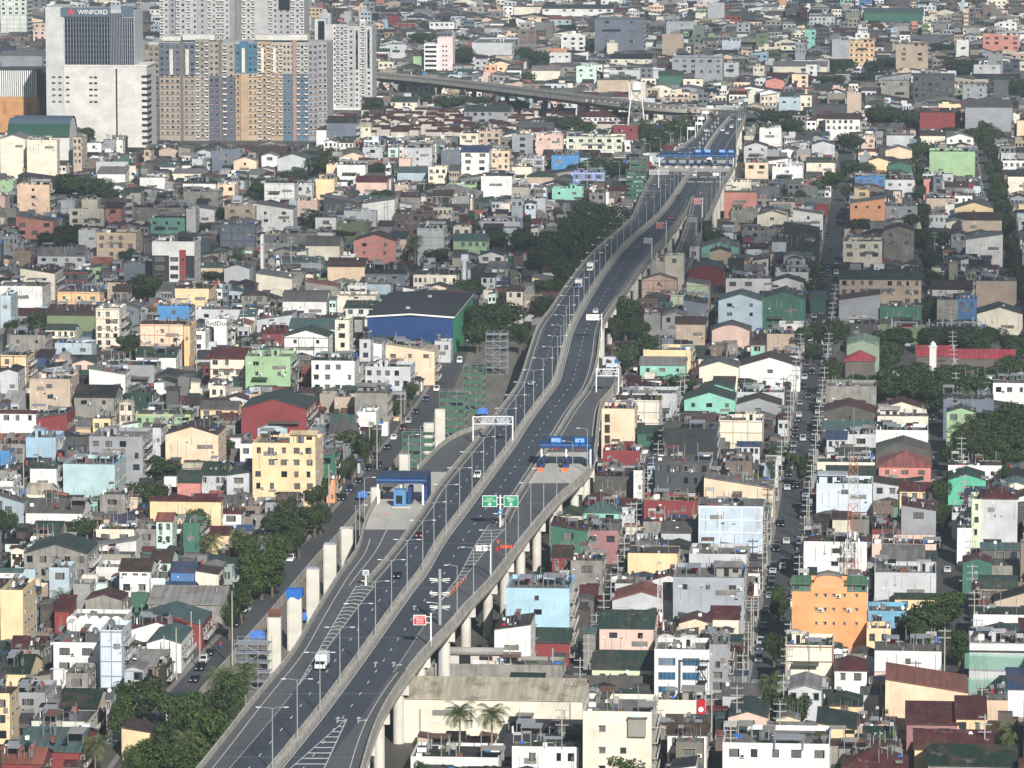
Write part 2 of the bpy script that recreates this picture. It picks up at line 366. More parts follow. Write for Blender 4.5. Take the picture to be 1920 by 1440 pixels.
Y = Yof(1115)
while Y < Yof(995):
    k = (Y-Yof(1130))/(Yof(990)-Yof(1130)); x0 = fMM(Y)+8.8; x1 = x0+4.6*k
    b.poly([(x0,Y,mz+.01),(x1,Y+1,mz+.01),(x1,Y+1.7,mz+.01),(x0,Y+.7,mz+.01)]); Y += 5
# lower-right chevron starting at the tip near the arrows
p0 = at(651,1347,mz); p1 = at(545,1440,mz); p2 = at(610,1440,mz); p3 = at(480,1500,mz); p4 = at(575,1500,mz)
g1 = line([(651,1347),(545,1440),(430,1540)], mz, 0); g2 = line([(651,1347),(608,1440),(560,1540)], mz, 0)
mark(g1, Y0, p0.y, .2); mark(g2, Y0, p0.y, .2)
Y = Y0
while Y < p0.y-6: b.poly([(g1(Y),Y,mz+.01),(g2(Y),Y,mz+.01),(g2(Y),Y+.9,mz+.01),(g1(Y),Y+.9,mz+.01)]); Y += 5
for ax, ay in ((633,1350),(672,1350),(704,1246),(738,1246),(777,1140)):   # turn arrows
    c = at(ax, ay, mz+.01); 
    b.poly([(c.x-.12,c.y-3,c.z),(c.x+.12,c.y-3,c.z),(c.x+.12,c.y+1.5,c.z),(c.x-.12,c.y+1.5,c.z)])
    b.poly([(c.x-.6,c.y+1.4,c.z),(c.x+.6,c.y+1.4,c.z),(c.x,c.y+3.4,c.z)])
    if ax not in (704,777): b.poly([(c.x+.12,c.y-1.2,c.z),(c.x+1.3,c.y-.6,c.z),(c.x+1.3,c.y+.1,c.z),(c.x+.12,c.y-.4,c.z)]); b.poly([(c.x+1.2,c.y-1.8,c.z),(c.x+1.9,c.y-.3,c.z),(c.x+1.2,c.y+1.2,c.z)])
mark(OFF(fRR,-1.3), Y475, Yof(325), .18, None, lambda Y: (zr(Y) if Y < Y372 else DZ)+.05); mark(OFF(fRL,1.3), Y475, Y372, .18, None, lambda Y: zr(Y)+.05)
for d in (-4.5, 4.6): mark(OFF(fMM, d), Yof(283), YE, .2, (3, 12))
for d in (1.2, 9): mark(OFF(fMM, d), Yof(283), YE, .18)
mark(OFF(fLL, 1.2), Yof(283), YE, .18); mark(OFF(fMM,8.6), Y372, Yof(322), .2, (3, 12)); mark(OFF(fLL, 1.0), Y410, Yof(322))
for k in range(2):                                                          # rumble bars before the far plaza
    for j in range(4):
        y = Yof(333+9*k); x = fMM(y)+2+j*4.2; b.poly([(x,y,mz+.01),(x+3,y,mz+.01),(x+3,y+5,mz+.01),(x,y+5,mz+.01)])
b.build('road_marking', M['line'], ex)
# expansion joints
b = MB(); Y = Yof(1420)
while Y < Y372: strip(b, lef, rig, Y, Y+.25, DZ+.03, None, None, .2); Y += 62
b.build('expansion_joint', M['steel'], ex)
# piers
pm = {}
def pier(Y, xl, xr, z=DZ-1.9, parent=None):
    b = MB()
    b.poly([(xl+1,Y-1.2,z-1.0),(xr-2.4,Y-1.2,z-1.9),(xr-.2,Y-1.2,z-.9),(xr-.2,Y-1.2,z),(xl+.2,Y-1.2,z),(xl+.2,Y-1.2,z-.9)])
    b.box(xl+.2, xr-.2, Y-1.15, Y+1.2, z-1.9, z); 
    n = max(2, int((xr-xl)/11)+1)
    for i in range(n):
        x = xl+2.4+(xr-xl-4.8)*i/(n-1); b.cyl(x, Y, 0, z-1.9, 1.15, 1.15, 14)
    b.build('pier', M['newconc'], ex)
Y = 905
while Y < YE: pier(Y, lef(Y), rig(Y)+.5); Y += 30 if Y < 1400 else 38
# ---------------------------------------------------------------- viaduct curving away to the far left
VP = [(1383,222),(1376,214),(1362,209),(1340,208),(1300,208),(1250,205),(1172,196),(1060,181),(960,169),(880,159),(790,149),(697,141),(560,127),(400,112)]
vp = [at(x, y, DZ) for x, y in VP]; q = chaikin([(p.x, p.y) for p in vp], 2)
dk = MB(); pp = MB(); gd = MB(); sp = []
for i, (x, y) in enumerate(q):
    a = q[max(0, i-1)]; c = q[min(len(q)-1, i+1)]; t = Vector((c[0]-a[0], c[1]-a[1])).normalized(); n = Vector((-t.y, t.x))
    wd = 9.5 if i > 6 else 12; sp.append((Vector((x, y)), n, wd))
for (a, na, wa), (c, nc, wc) in zip(sp, sp[1:]):
    A, B, C, D_ = a-na*wa, a+na*wa, c+nc*wc, c-nc*wc
    dk.poly([(*A,DZ+.1),(*B,DZ+.1),(*C,DZ+.1),(*D_,DZ+.1)])
    for s in (1, -1):
        p0, p1 = a+na*wa*s, c+nc*wc*s; i0, i1 = a+na*(wa-.4)*s, c+nc*(wc-.4)*s
        pp.poly([(*p0,DZ-.5),(*p1,DZ-.5),(*p1,DZ+1.4),(*p0,DZ+1.4)]); pp.poly([(*i0,DZ),(*i1,DZ),(*i1,DZ+1.4),(*i0,DZ+1.4)]); pp.poly([(*p0,DZ+1.4),(*p1,DZ+1.4),(*i1,DZ+1.4),(*i0,DZ+1.4)])
        p0, p1 = a+na*wa*.8*s, c+nc*wc*.8*s; gd.poly([(*p0,DZ-2.4),(*p1,DZ-2.4),(*p1,DZ),(*p0,DZ)])
    gd.poly([(*(a-na*wa*.8),DZ-2.4),(*(a+na*wa*.8),DZ-2.4),(*(c+nc*wc*.8),DZ-2.4),(*(c-nc*wc*.8),DZ-2.4)])
vi = bpy.data.objects.new('viaduct', None); col.objects.link(vi); tag(vi, kind='structure')
dk.build('deck', M['deck'], vi); pp.build('parapet', M['concrete'], vi); gd.build('girder', M['dconcrete'], vi)
acc = 0
for (a, na, wa), (c, nc, wc) in zip(sp, sp[1:]):
    acc += (c-a).length
    if acc > 34: acc = 0; g = MB(); g.cyl(a.x, a.y, 0, DZ-3.5, 1.4, 1.4, 10); g.box(a.x-5, a.x+5, a.y-1.2, a.y+1.2, DZ-3.6, DZ-2.4); g.build('pier', M['dconcrete'], vi)
g = MB()
for k in range(44):                                                        # striped barriers along the near parapet
    t = k/43; x, y = 1100+t*250, 187+t*24; p = at(x, y, DZ+1.4); g.box(p.x-.5, p.x+.5, p.y-.3, p.y+.3, DZ+.2, DZ+1.9, M['bframe'] if k % 2 else M['concrete'])
g.build('barrier_row', None, vi)
# ---------------------------------------------------------------- streets on the ground
def sx(px, py): return uv(at(px, py))[0]
SU = [sx(1108,1200), sx(1452,1200), sx(1790,1220), sx(1850,300)]
PITCH = (SU[3]-SU[0])/3
b = MB()
for i, u in enumerate(SU):
    wd = 3.9 if i else 2.4
    a, c = xy(u, 700), xy(u, 2700); b.poly([a-U*wd+Vector((0,0,.02)), a+U*wd+Vector((0,0,.02)), c+U*wd+Vector((0,0,.02)), c-U*wd+Vector((0,0,.02))])
SL = [(150,1560),(250,1420),(330,1310),(362,1275),(425,1205),(465,1162),(555,1055),(592,1020),(635,970),(667,932),(692,900),(717,860),(755,820),(792,770),(817,735),(838,690),(850,655),(862,600)]
fSL = line(SL, 0)
strip(b, OFF(fSL,-2.6), OFF(fSL,3.9), Yof(1540,0), Yof(610,0), .022)
tag(b.build('road', M['street']), kind='structure')
b = MB()
for i, u in enumerate(SU[1:]):
    for s in (-1, 1):
        a, c = xy(u+s*4.5, 700), xy(u+s*4.5, 2700); w_ = U*.55
        for zz in (0.12,): b.poly([a-w_+Vector((0,0,zz)), a+w_+Vector((0,0,zz)), c+w_+Vector((0,0,zz)), c-w_+Vector((0,0,zz))])
        e = a-w_*s; e2 = c-w_*s; b.poly([e, e2, e2+Vector((0,0,.12)), e+Vector((0,0,.12))])
wallstrip(b, OFF(fSL,-3.2), Yof(1540,0), Yof(610,0), 1.2, .12, 0)
tag(b.build('pavement', M['kerb']), kind='structure')
b = MB(); wallstrip(b, OFF(fSL,5.2), Yof(1500,0), Yof(840,0), .25, 2.2, 0)
fo_ = b.build('fence', M['concrete']); g_ = MB(); strip(g_, OFF(fSL,5.3), lambda Y: lef(Y)-.3, Yof(1500,0), Yof(640,0), .03); tag(g_.build('site_ground', M['site']), kind='structure')
tag(fo_, 'long grey concrete fence between the left street and the expressway construction strip', 'fence')
# ---------------------------------------------------------------- buildings traced one by one
# x0 x1 top bottom wall roof-type roof-colour windows [d depth] [#beam colour] [k kind] [; label]
TABLE = """
0 50 -14 61 W f w 4x5 d20 #N ; white apartment tower with green trim at the top left corner
0 80 104 128 G g w - d30
58 79 107 124 C f w -
190 208 75 96 A f w 1x2
0 48 260 334 C e w - d18
50 107 262 338 C f w - d22 ; tall blank cream block beneath the green barrel-roofed hall
137 153 257 320 E f e 2x4 d16
162 190 268 290 W f w 1x1
193 217 262 282 G f k -
218 230 262 288 W f w -
45 78 314 336 V h n 1x1
32 93 346 398 Y2 f w 1x4
0 25 339 362 N f w -
180 240 304 325 A f k -
178 200 313 324 C f w 2x1
182 235 326 347 W s w -
262 310 333 352 W f w -
325 385 325 336 C s w -
343 405 343 362 W h d -
408 440 346 366 V f n 2x1
438 481 301 321 V e w 1x1
298 335 281 294 E e n - ; tan gable wall with a brown and red roof below the grey towers
397 450 282 318 S f k 1x2
370 395 284 297 A e k -
270 282 281 306 E f k 1x4
360 380 298 311 A f w -
300 330 313 321 W g t -
745 780 43 58 R f g 2x1 #N d20 ; red block with green framing far behind the white tower
725 750 29 50 R f r - d15
805 852 41 56 W f w 5x1 d15
885 960 80 106 A f w - d60
762 810 60 72 A f w 4x1 d30
725 762 83 109 A f d 1x1
745 816 161 179 C f n 7x2 d16
733 782 191 204 C g g 5x1 d14
870 955 209 226 G g g 6x1 d30 ; long low hall with grey green roof among the red-roofed row houses
593 630 243 262 W h r -
612 667 230 262 S g d - d22
650 695 237 256 C g e 3x1
630 662 267 280 W g g 4x1
607 632 266 284 W e w 3x1
755 810 277 322 A f w 1x3 d16 ; pale grey block with one column of wide dark openings
862 897 250 279 C f w 2x1
897 938 246 278 E f k 3x4 d14
865 917 285 331 W g b 2x4 d14 ; tall white block topped by a blue roof band
921 955 283 318 V f e 3x4
827 863 281 315 S f k - d14
902 960 330 366 W f w - d20 ; large blank white block right of the white block with blue roof
632 685 309 332 W f w -
612 633 309 326 V f w -
645 680 291 306 V e w -
520 577 297 320 A e k - d16
490 520 292 313 W e w 1x1
592 627 336 362 Y f w -
495 553 343 378 W f w - d14 #A
555 585 346 366 A f w 2x1
668 725 341 362 P g r - d12
838 905 346 362 N f k 6x1
740 765 346 362 E f w -
803 838 313 345 C f w 3x2
745 800 323 340 L g t -
748 770 297 325 P f w -
680 717 276 293 A f k 1x1
960 1017 13 28 C f w - d20
1017 1150 16 30 W g g 8x1 d25
1115 1207 36 99 S f t 2x5 d30 ; wide slate grey office block with teal roof edge
1030 1070 100 116 W f w 3x1
1052 1097 67 97 W f w 3x3
1138 1158 80 102 C f w -
1145 1222 110 122 C g d 4x1 d16
1260 1355 108 152 G f w 6x3 d24 ; wide pale grey block with rows of small windows
1357 1385 118 142 A f w 1x2
1412 1433 125 143 C f w 2x1
997 1050 132 149 C b w -
1120 1180 150 181 E f w - d15
1281 1318 148 166 C f w 2x1
1235 1280 141 163 M b g -
1256 1293 182 200 E f w 3x2
972 1040 229 248 D f k -
1005 1055 253 290 P f n 3x1 ; orange-walled house with white framed open top storey
1062 1170 256 288 C f w 6x2 d18 #T ; long cream school block with turquoise bands
960 1000 253 288 G f w 1x3
1034 1086 291 320 Z f w - ; bright sky blue wall beside dark trees
1072 1133 323 344 I f w 3x2 #W ; periwinkle blue wall divided by white beams
988 1037 331 346 E h g -
980 1020 297 319 G f w 2x2 #W
960 997 313 333 C f w -
1035 1092 353 375 T f w 2x1
1150 1195 236 262 R f n 2x1
1092 1178 219 233 W g r 9x1 d12
1395 1440 274 292 A e n 2x1
1424 1465 241 270 W f w 1x1
1362 1408 341 362 C f w -
1358 1419 361 394 F f e - d14 ; salmon coloured blank block right of the far slip road
1397 1440 305 336 V f w 2x1
1610 1635 -5 14 B f w 2x2 d20
1620 1730 24 37 M g t - d40
1730 1758 32 43 C f w 3x1
1517 1565 31 47 A f w 6x2 d18
1592 1640 79 118 Y f w 5x4 #O d16 ; yellow apartment block with orange floor bands
1560 1592 76 108 A f w - d18
1509 1530 57 86 T f w 2x3
1680 1740 86 131 E f w 2x3 d18 ; peach castle-like block with stepped parapets
1843 1912 66 98 F f w 4x4 d18
1712 1790 141 191 D f d 6x5 d20 ; dark charcoal apartment building with rows of pale windows
1652 1705 151 180 K f b 5x1
1805 1850 161 190 G f d 2x2
1770 1787 136 162 A f w -
1485 1515 139 165 V f w 2x4
1511 1532 121 146 W f w 1x3
1450 1550 124 139 C g w - d20
1435 1470 151 168 F e d -
1588 1615 176 218 E f w - d14
1522 1588 196 219 D f k -
1460 1500 184 206 L f w 2x1
1500 1522 179 202 C f w 2x2
1548 1612 223 250 W g n 6x2 d14 ; white two-storey building with brown roof and dark doorway
1725 1790 211 245 R f n 1x1 d16 ; brick red block standing behind a palm
1810 1898 201 245 G s k - d24 ; broad grey hall with a white roof hut
1907 1925 226 252 V f o -
1662 1714 254 275 A f w - d14
1615 1640 257 276 P f n 2x1
1775 1825 258 269 W e w 3x1
1743 1828 284 325 N f k - d20 ; faded mottled green wall between two tree-lined streets
1730 1787 326 346 A f w 4x1
1725 1772 254 265 C g n -
1522 1565 271 291 A e k -
1436 1464 242 268 W f w -
1448 1505 313 336 W f w 1x1
1512 1565 304 326 C b g 1x1 ; cream house under a mint green barrel roof
1660 1710 282 301 V e w -
1665 1712 310 323 M e g - 
1628 1665 301 322 Y e k -
1603 1660 331 347 B f b 3x1
1660 1715 337 361 A f w 3x1
1880 1925 301 320 W f w 4x2
1890 1930 330 363 C h d - d18
1750 1768 331 362 S f w 1x3
1732 1750 336 360 F f n -
130 195 391 430 C f w 3x2 d14
153 183 374 391 C f w - h16 d8
30 100 415 451 F l w 3x2 d14 ; salmon pink wall with sloping top and a bare tree before it
412 480 420 467 S f w 1x1 d18 #D ; dark slate wall with a white upper band
421 479 386 416 E f b 2x2
368 402 393 413 W l w -
349 367 392 438 W f w -
346 410 359 396 K f k 1x2 d14
280 347 408 437 T f n 3x1
250 346 389 419 K f w 1x1 d14
197 227 390 413 F g n 1x1
181 255 436 486 E f k 4x3 d14 #Y ; beige banded apartment house with rooftop shed
147 180 431 464 A f n -
285 365 453 535 W f w - d16 ksp1 ; white and black apartment block with a red window column
232 283 494 527 S f w - d14
375 418 501 521 V g t - 
420 468 503 526 A e k -
70 160 479 506 A g w 4x1 d14
103 165 509 544 D f k 4x3 #r ; dark rounded corner building with red window bays
0 80 536 579 W f k - d18 ; broad white wall with sides full of balconies at left
38 103 512 561 C l n - d18
0 20 554 613 L f w - d14
107 189 547 583 Y3 f w 3x1 #F d14 ; light orange blank-walled house with pale beams
88 178 590 624 Q g n - d16
179 225 578 646 C f w 3x6 #E d14 ; slim cream apartment block with beige central stair column
262 345 608 666 V f w 1x2 #F d16 ; peach block marked by a grid of brown beams
345 356 612 685 Y3 f w - d14
328 392 541 592 Y f w - d18 ; stepped pale yellow wall behind the vivid blue house
295 355 573 600 Z f b 1x1 h13 ; vivid blue house with flared parapet
366 450 580 602 A f w 2x1 d14
401 425 598 650 W f w 2x4 d12 ksp2 ; white hotel building bearing black lettering on its parapet
18 85 628 661 K f w 2x2 d14
85 140 618 641 C g g 5x1
103 172 643 661 L f w 2x1
0 51 666 723 Y f w 2x2 #o d14 ; bright yellow block with brown trims at the left edge
0 34 697 740 A e d -
255 330 669 695 W g g - d14
393 460 671 711 C g r 3x2 #R d14 ; cream and maroon house with a white arched dormer
460 545 668 726 N f w 2x2 d16 ; large mint green block
167 235 701 741 W l w -
55 132 710 779 E f w 1x3 d16 ; tall beige blank wall beside the bright yellow block
185 290 684 719 G f k - d14
135 182 681 696 P e g 2x1
95 135 702 722 A f w 3x1
358 385 621 661 W f n 1x3
481 550 392 431 W l w 2x2 d14 ; white wall with sloping top and four dark windows
555 595 376 398 P f w -
607 677 379 399 D l w 4x1
645 705 395 419 A f w - d14
591 630 408 431 W f w 1x1
632 690 418 444 Q f k -
679 740 382 416 W r w - d16
663 742 451 492 F e n 2x2 d16 #K ; pink gabled villa with a tall central window bay
614 684 499 527 V g n - d14 ; peach wall under a long brown roof
685 760 512 541 S g d 2x1 d16 ; slate blue house with two tall windows and dark roof
775 856 515 541 C f g 9x2 d20 ; cream school-like block with two rows of narrow windows
782 833 428 481 A f w - d14 #G
850 913 451 469 N g t 5x1
850 882 425 450 C f w 2x1
901 975 415 440 A f k - d14
898 945 479 493 W e g 2x1
740 815 400 440 B2 f k 5x2 d14
573 637 460 486 C b k - d14
530 592 437 461 K f w - d14
594 625 436 459 W f w -
530 603 491 506 G g t -
495 568 509 536 K f k -
480 548 522 546 C l w - d14
652 688 535 551 W f w 2x1
687 732 533 571 L f t -
630 705 554 582 C f w 1x1 d14
648 705 577 593 W g g 3x1
530 612 564 589 W b k - d14
482 548 599 626 A r k 1x1 d14
542 627 616 637 W g t - d16 ; white house under a broad dull teal roof
628 655 600 656 C f w 1x3
532 617 631 661 W e g 2x1 d14 #n ; white gabled wall with black mould stains
674 695 636 679 A f w 1x2
690 716 644 673 W l w -
723 815 658 701 V l e 3x1 d14 ; peach house with stepped parapet and steel water tank
584 665 676 727 W f w 4x3 d14 ; white four-window-wide apartment block beside the mint green block
685 770 687 736 A f w 5x2 d14 ; pale grey balcony block with satellite poles
743 811 625 641 W g w 5x1 d8
695 740 634 646 T g g 2x1 d8
815 845 640 660 A f k 2x1 d8
487 520 652 676 M f w -
490 533 624 643 R g r -
1080 1115 430 444 N f w -
997 1035 525 546 V l w -
1018 1052 510 524 W g r -
1217 1282 490 514 C f w - d16 ; cream blank block that hides the foot of the right slip road
1247 1282 479 490 C f w 1x1 h17 d10
1293 1311 466 501 W f w 1x3 ; slender white stair tower beside the right slip road
1203 1270 524 549 P e w 1x1 #F d14 ; pale pink gabled wall with darker pink beams
1257 1288 553 581 J f w - #F
1287 1330 534 573 J l w - #F ; pale mint block outlined with pink beams
1281 1325 568 613 S l g - d14
1241 1288 592 621 G e w 2x1
1292 1358 507 535 R a k - d20 ; dark red hall front with a low arched top
1361 1445 522 557 W f w 3x2 d14 ; white block with grey recessed balconies
1347 1429 563 613 L e t 2x2 d16 ; pale blue-grey wall with four tiny windows and teal eaves
1430 1510 558 604 M e g - d16 ; large teal green gabled wall
1206 1295 656 690 Y f w - d16 ; pale yellow wall below an open concrete roof frame
1200 1285 684 702 T g w 3x1
1311 1385 688 717 C e k - d14
1387 1500 686 713 W e n 1x1 d16
1335 1405 619 646 P a k -
1332 1358 648 673 B2 f k -
1267 1322 607 641 E b n -
1315 1385 463 480 T e w - d16
1330 1370 472 489 V e g -
1322 1375 436 456 A f w 3x1
1420 1475 403 423 C e w 1x1
1370 1420 394 419 K f k -
1400 1440 466 476 W g n -
1438 1477 398 421 V e w -
1487 1543 401 433 W l w 1x1
1442 1490 379 396 E f w 3x1
1491 1553 382 393 R g w -
1469 1536 432 471 X l d 4x1 d14 ; black stepped wall with four small framed windows
1594 1659 381 413 O r w 3x1 d14 ; burnt orange wall left of the first dark street
1660 1720 386 411 G f w 2x1
1737 1790 372 391 E f w -
1789 1823 367 383 W f w 3x1
1772 1790 383 403 W f w -
1790 1862 390 411 Y e k 1x1 d14
1742 1790 403 413 A f w 5x1
1774 1803 417 433 C e w -
1805 1878 412 441 E g n - d14
1581 1654 452 498 C f w 3x2 d16 ; cream modernist house with a wide dark terrace opening
1657 1714 432 486 K e r 2x2 d14 ; bare grey concrete block with white-edged gable
1811 1880 449 483 W r w - d14
1574 1727 523 566 E g g 9x3 d14 ; long three-storey school building with green roof edge
1454 1515 510 532 W f w - d14
1440 1510 530 554 W e n 1x1
1573 1650 562 604 G r r - d14
1650 1728 575 606 M f t 3x1
1748 1823 542 557 W g n - d14
1830 1906 527 576 E f w - d18 ; large beige wall with a pale peeled patch
1757 1796 562 601 K f w -
1795 1832 560 598 B f w 2x1
1832 1917 588 616 C e g - d16
1590 1645 607 631 D f n -
1645 1853 613 626 Q f g - d8
1460 1505 607 621 W f w 3x1
1438 1502 626 653 E f w - d14
1440 1495 667 686 W f w 2x1
1520 1548 560 572 M g t -
0 68 774 816 W g r 3x1 d14
35 127 788 816 R r k - d14 ; dark red wall between grey houses at left
139 215 744 781 K g d 2x1 d16
254 358 776 791 N f g 7x1 d14 #Y ; green balcony house with rooftop garden and arches
283 345 795 830 N f w 3x1 #Y
174 207 785 809 Y f k 2x1
167 268 818 900 G f w 4x4 d18 ; big grey concrete block with four storeys of windows
281 302 802 856 A f w -
48 105 820 863 Lb f w - d14 ; light blue wall behind three white poles
0 18 845 870 Z f w -
0 48 832 861 K f g 2x1
118 216 870 931 T2 f w - d18 ; blank pale aqua wall with a steel tank on top
310 410 814 864 V e n - d16 ; pale peach stepped wall behind a dark tree
452 575 765 822 R e g - d22 ; large deep red gabled building with green roof
450 473 832 863 W f w 1x1
483 539 802 823 L e w 1x1 d10 ; pale blue gable rising before the deep red building
473 592 830 936 Y f w 5x4 d18 ; big yellow four-storey block with small square windows
425 472 891 931 A r g 1x2 d14
378 425 890 921 A g g 4x1 d14
332 376 904 924 F b g -
281 415 938 990 Y g r - d14 ; long yellow wall under a maroon roof
48 155 960 986 W g k - d14 ; long white wall with graffiti and an unpainted patch
187 235 927 963 K f r 1x2
293 323 977 1026 J2 g o 2x2 d12 ; narrow pale mint house with orange roof
322 342 992 1016 W f w 1x1
343 375 980 1029 M f r - ; house front wrapped in dark green sheeting
180 252 992 1018 C f w 2x1
258 292 992 1026 K f w 1x1
208 250 980 988 W g b -
45 165 1037 1083 K e g 5x2 d16 ; stained beige gabled workshop with satellite dish
92 130 1064 1116 L f r 1x1
282 320 1054 1096 J2 g n 2x1 d12
224 282 1070 1112 W g n 3x2
320 365 1072 1111 B g b -
366 410 1076 1112 C l n -
0 42 1072 1086 W g t -
27 66 1067 1086 L f w -
385 430 1002 1017 Y g r -
412 452 962 987 W h r 1x1
0 32 882 897 K f k 1x1
0 25 902 926 W f g -
620 665 792 802 Y g t 1x1
617 665 812 826 K g k 3x1
627 667 744 766 E f w -
670 705 772 796 W f w -
600 628 854 897 M r w 1x1
612 628 900 919 O f w -
497 560 942 976 G f k 4x2
665 727 737 781 K f w - d14 ; mould-stained grey wall beside the left street
1128 1190 766 836 V f w - d14 ksp3 ; cream block with three stacked dark slots at the expressway edge
1150 1237 750 799 C f w 1x2 #A d16 ; white block gridded with grey beams behind the cream slotted block
1175 1270 737 761 A f k - d16
1195 1240 812 836 M g g 1x1
1283 1378 749 779 T e g 3x1 d16 ; bright turquoise house with wide green gable
1313 1375 729 748 T e g 2x1 d12
1380 1470 735 753 A f w 1x1 d14
1379 1465 758 774 G e n 1x1
1245 1345 802 861 X f d 1x1 d18 ; windowless black cube of a building with one white skylight hatch
1347 1430 788 826 C f w - #E d14
1130 1200 844 871 R f r - d12
1116 1188 893 931 K2 f w - d14 ; black-stained concrete wall below the right toll canopy
1188 1205 882 939 W f w -
1135 1165 879 893 W e w 1x1
1228 1330 864 936 D f w 6x3 d14 ; charcoal townhouse block with rows of small white-framed windows
1360 1410 864 896 B2 f k 1x1
1320 1450 914 946 V l w - d14
1207 1308 938 973 R f y 2x1 d14 ; maroon wall with yellow rooftop rooms
1310 1430 948 1022 Lc f w - d16 #W ; pale blue ribbed metal block with steel tanks on its roof
1097 1145 940 951 R h r -
1135 1190 948 963 A g r 3x1
1042 1090 965 986 C h g -
1090 1160 960 973 T h t 2x1
1032 1100 994 1047 M l r 1x1 d14 ; dark green wall with pink sloping roof edge
1097 1160 995 1031 B3 f w 2x1 d14
1177 1270 1037 1072 Y f g - d14 ; pale yellow house behind the narrow alley with satellite dishes
1292 1400 1038 1072 A f w 1x1 d16
1240 1295 999 1018 A s k -
1206 1308 978 996 K f k -
1070 1130 1051 1096 K f w 1x1 d14
1035 1070 1044 1071 R g n 2x1
1548 1643 724 761 K f w - d16 ; unfinished block wall with red graffiti beside the tree park
1672 1693 714 753 S f w 1x2 d10
1645 1737 766 779 C e r 1x1
1645 1740 780 802 C f w 2x1
1642 1740 806 829 W f k - d14
1642 1745 842 867 K2 e k -
1648 1745 874 892 F h o2 3x1 d16 ; salmon red hip-roofed house with a small white dormer
1538 1643 773 796 K2 e r 1x1 d14
1543 1640 805 816 V g t -
1585 1642 814 843 A f w 1x1
1550 1587 823 851 A g b 3x1
1567 1640 853 863 A g g 5x1
1532 1640 866 883 C f w -
1550 1640 890 906 V g g 5x1
1531 1635 906 956 Lw f w 1x1 d14 ; very pale blue stepped wall behind the lattice mast
1637 1685 910 936 A l n 2x1
1687 1745 920 938 Y g r 3x1
1690 1755 956 1001 G l r 1x1 d14
1635 1690 993 1003 R f r -
1637 1675 947 966 B2 f w -
1507 1625 1015 1072 W f w 1x2 d14 ; white building at the foot of the red and white lattice mast
1635 1755 1019 1046 P f n 3x1 d14
1655 1732 1058 1100 A s w - d14
1690 1755 1050 1066 P g g -
1840 1908 934 1018 A h r - d14 ; four-storey pale grey block with maroon hip roof
1822 1840 936 1020 J f w 1x3
1785 1822 961 986 A f w 1x1
1795 1822 990 1035 W f w -
1778 1848 899 923 T3 e g - d14 ; bright turquoise gable wall behind the dark street trees
1778 1878 872 886 W f w 3x1
1769 1863 748 801 S f w - d16
1775 1830 772 793 N e g 2x1 h13
1862 1925 718 753 W f w 3x1
1800 1862 716 746 L f w -
1820 1912 1060 1086 K f w - d14
1805 1860 1054 1086 M e r -
0 43 1106 1200 Y f w - d16 ; tall plain yellow block with side balconies at the left edge
102 130 1146 1173 R s r -
125 230 1162 1183 W f w - d14 ksp4 ; white wall with a wavy scalloped parapet
100 186 1204 1262 W f w 2x2 d16 ; white two-storey office with black framed windows
187 230 1181 1290 Lw f w - d12 #L ; tall pale blue stair block attached to nothing, beside the white office
123 165 1262 1306 K f r 1x2
20 85 1298 1346 G f w 1x1 d14
112 180 1330 1348 C g dg - d18 ; cream house with broad dark green roof beside the round tree
59 160 1352 1393 J3 f r 6x1 d14 ; pale sage building with faded lettering and small slot windows
0 55 1262 1286 Y g dg - d16
-12 18 1300 1402 Y f g 1x3
228 297 1374 1387 Y l n -
311 348 1318 1352 W h g -
43 75 1218 1248 K f n -
245 380 1170 1180 R e t - d16
245 345 1180 1198 W e r -
275 340 1205 1232 W e t - d18
278 418 1132 1150 K g k2 - d22 ; large grey shed roof beside the left street
224 280 1085 1119 W f w 2x1
281 310 1084 1116 J2 f w -
310 362 1106 1113 B g b -
35 150 1408 1426 R g t - d22
-5 80 1430 1450 R g o - d22
160 230 1124 1151 K e r -
750 1093 1309 1372 C g e - d20 h9.3 ; long cream warehouse wall under a beige metal roof behind two palms
778 815 1234 1277 K f w - d8 h6.2
815 1055 1244 1277 K f w - d10 h5.2 ; long weathered concrete parapet wall behind the beige roof
1055 1142 1271 1289 K2 f w - d10 h4.2
1143 1222 1266 1289 K2 f w - d16 h4.6
770 935 1418 1436 W f d 4x1 d14 h4.2
948 1068 1102 1198 Zl f w 1x2 d18 ; tall sky blue blank wall right of the expressway piers
1000 1067 1204 1221 R g g - 
927 995 1180 1240 W r n - d14
1124 1225 1177 1228 P g g 2x1 d16 ; peach house with two small dark windows and green roof
1153 1200 1094 1112 A f w 2x1
1148 1260 1125 1144 A e o - d14
1262 1395 1082 1158 Gb f w 3x1 d20 ; big blank blue-grey wall with three tiny openings
1273 1335 1168 1181 V e r -
1333 1385 1160 1174 C g r -
1110 1225 1254 1271 J g g 3x1 d16
1227 1330 1217 1300 W f w 2x3 d14 ksp5 ; white office with blue ribbon windows and black fire stair
1330 1365 1208 1300 G f w 1x5 d12
1093 1222 1333 1452 C f w - d18 ksp6 ; tall cream block with tanks and a few small windows at the bottom
945 1090 1375 1403 X f d - d16
960 1085 1399 1440 W f r 5x1 d6
1355 1555 1392 1450 W f w 5x1 d18 ; white building with barred windows at the bottom edge
1365 1440 1344 1371 P e g 1x1 d16
1355 1428 1303 1321 A g k -
1230 1322 1312 1352 C f k 2x1 d8 ksp7 ; fast food restaurant with a tall red sign panel
1485 1625 1101 1198 O2 f dg 5x3 d16 ksp8 ; tall orange block with green corner roofs and fifteen small windows
1472 1562 1209 1276 C f w - #H d14 ; cream wall divided by brown beams
1565 1625 1256 1301 W h r 2x1 d12 ; white villa with wavy parapet and maroon roof
1628 1700 1145 1172 Zt f k 2x1 d12 ; light blue house front with two barred windows
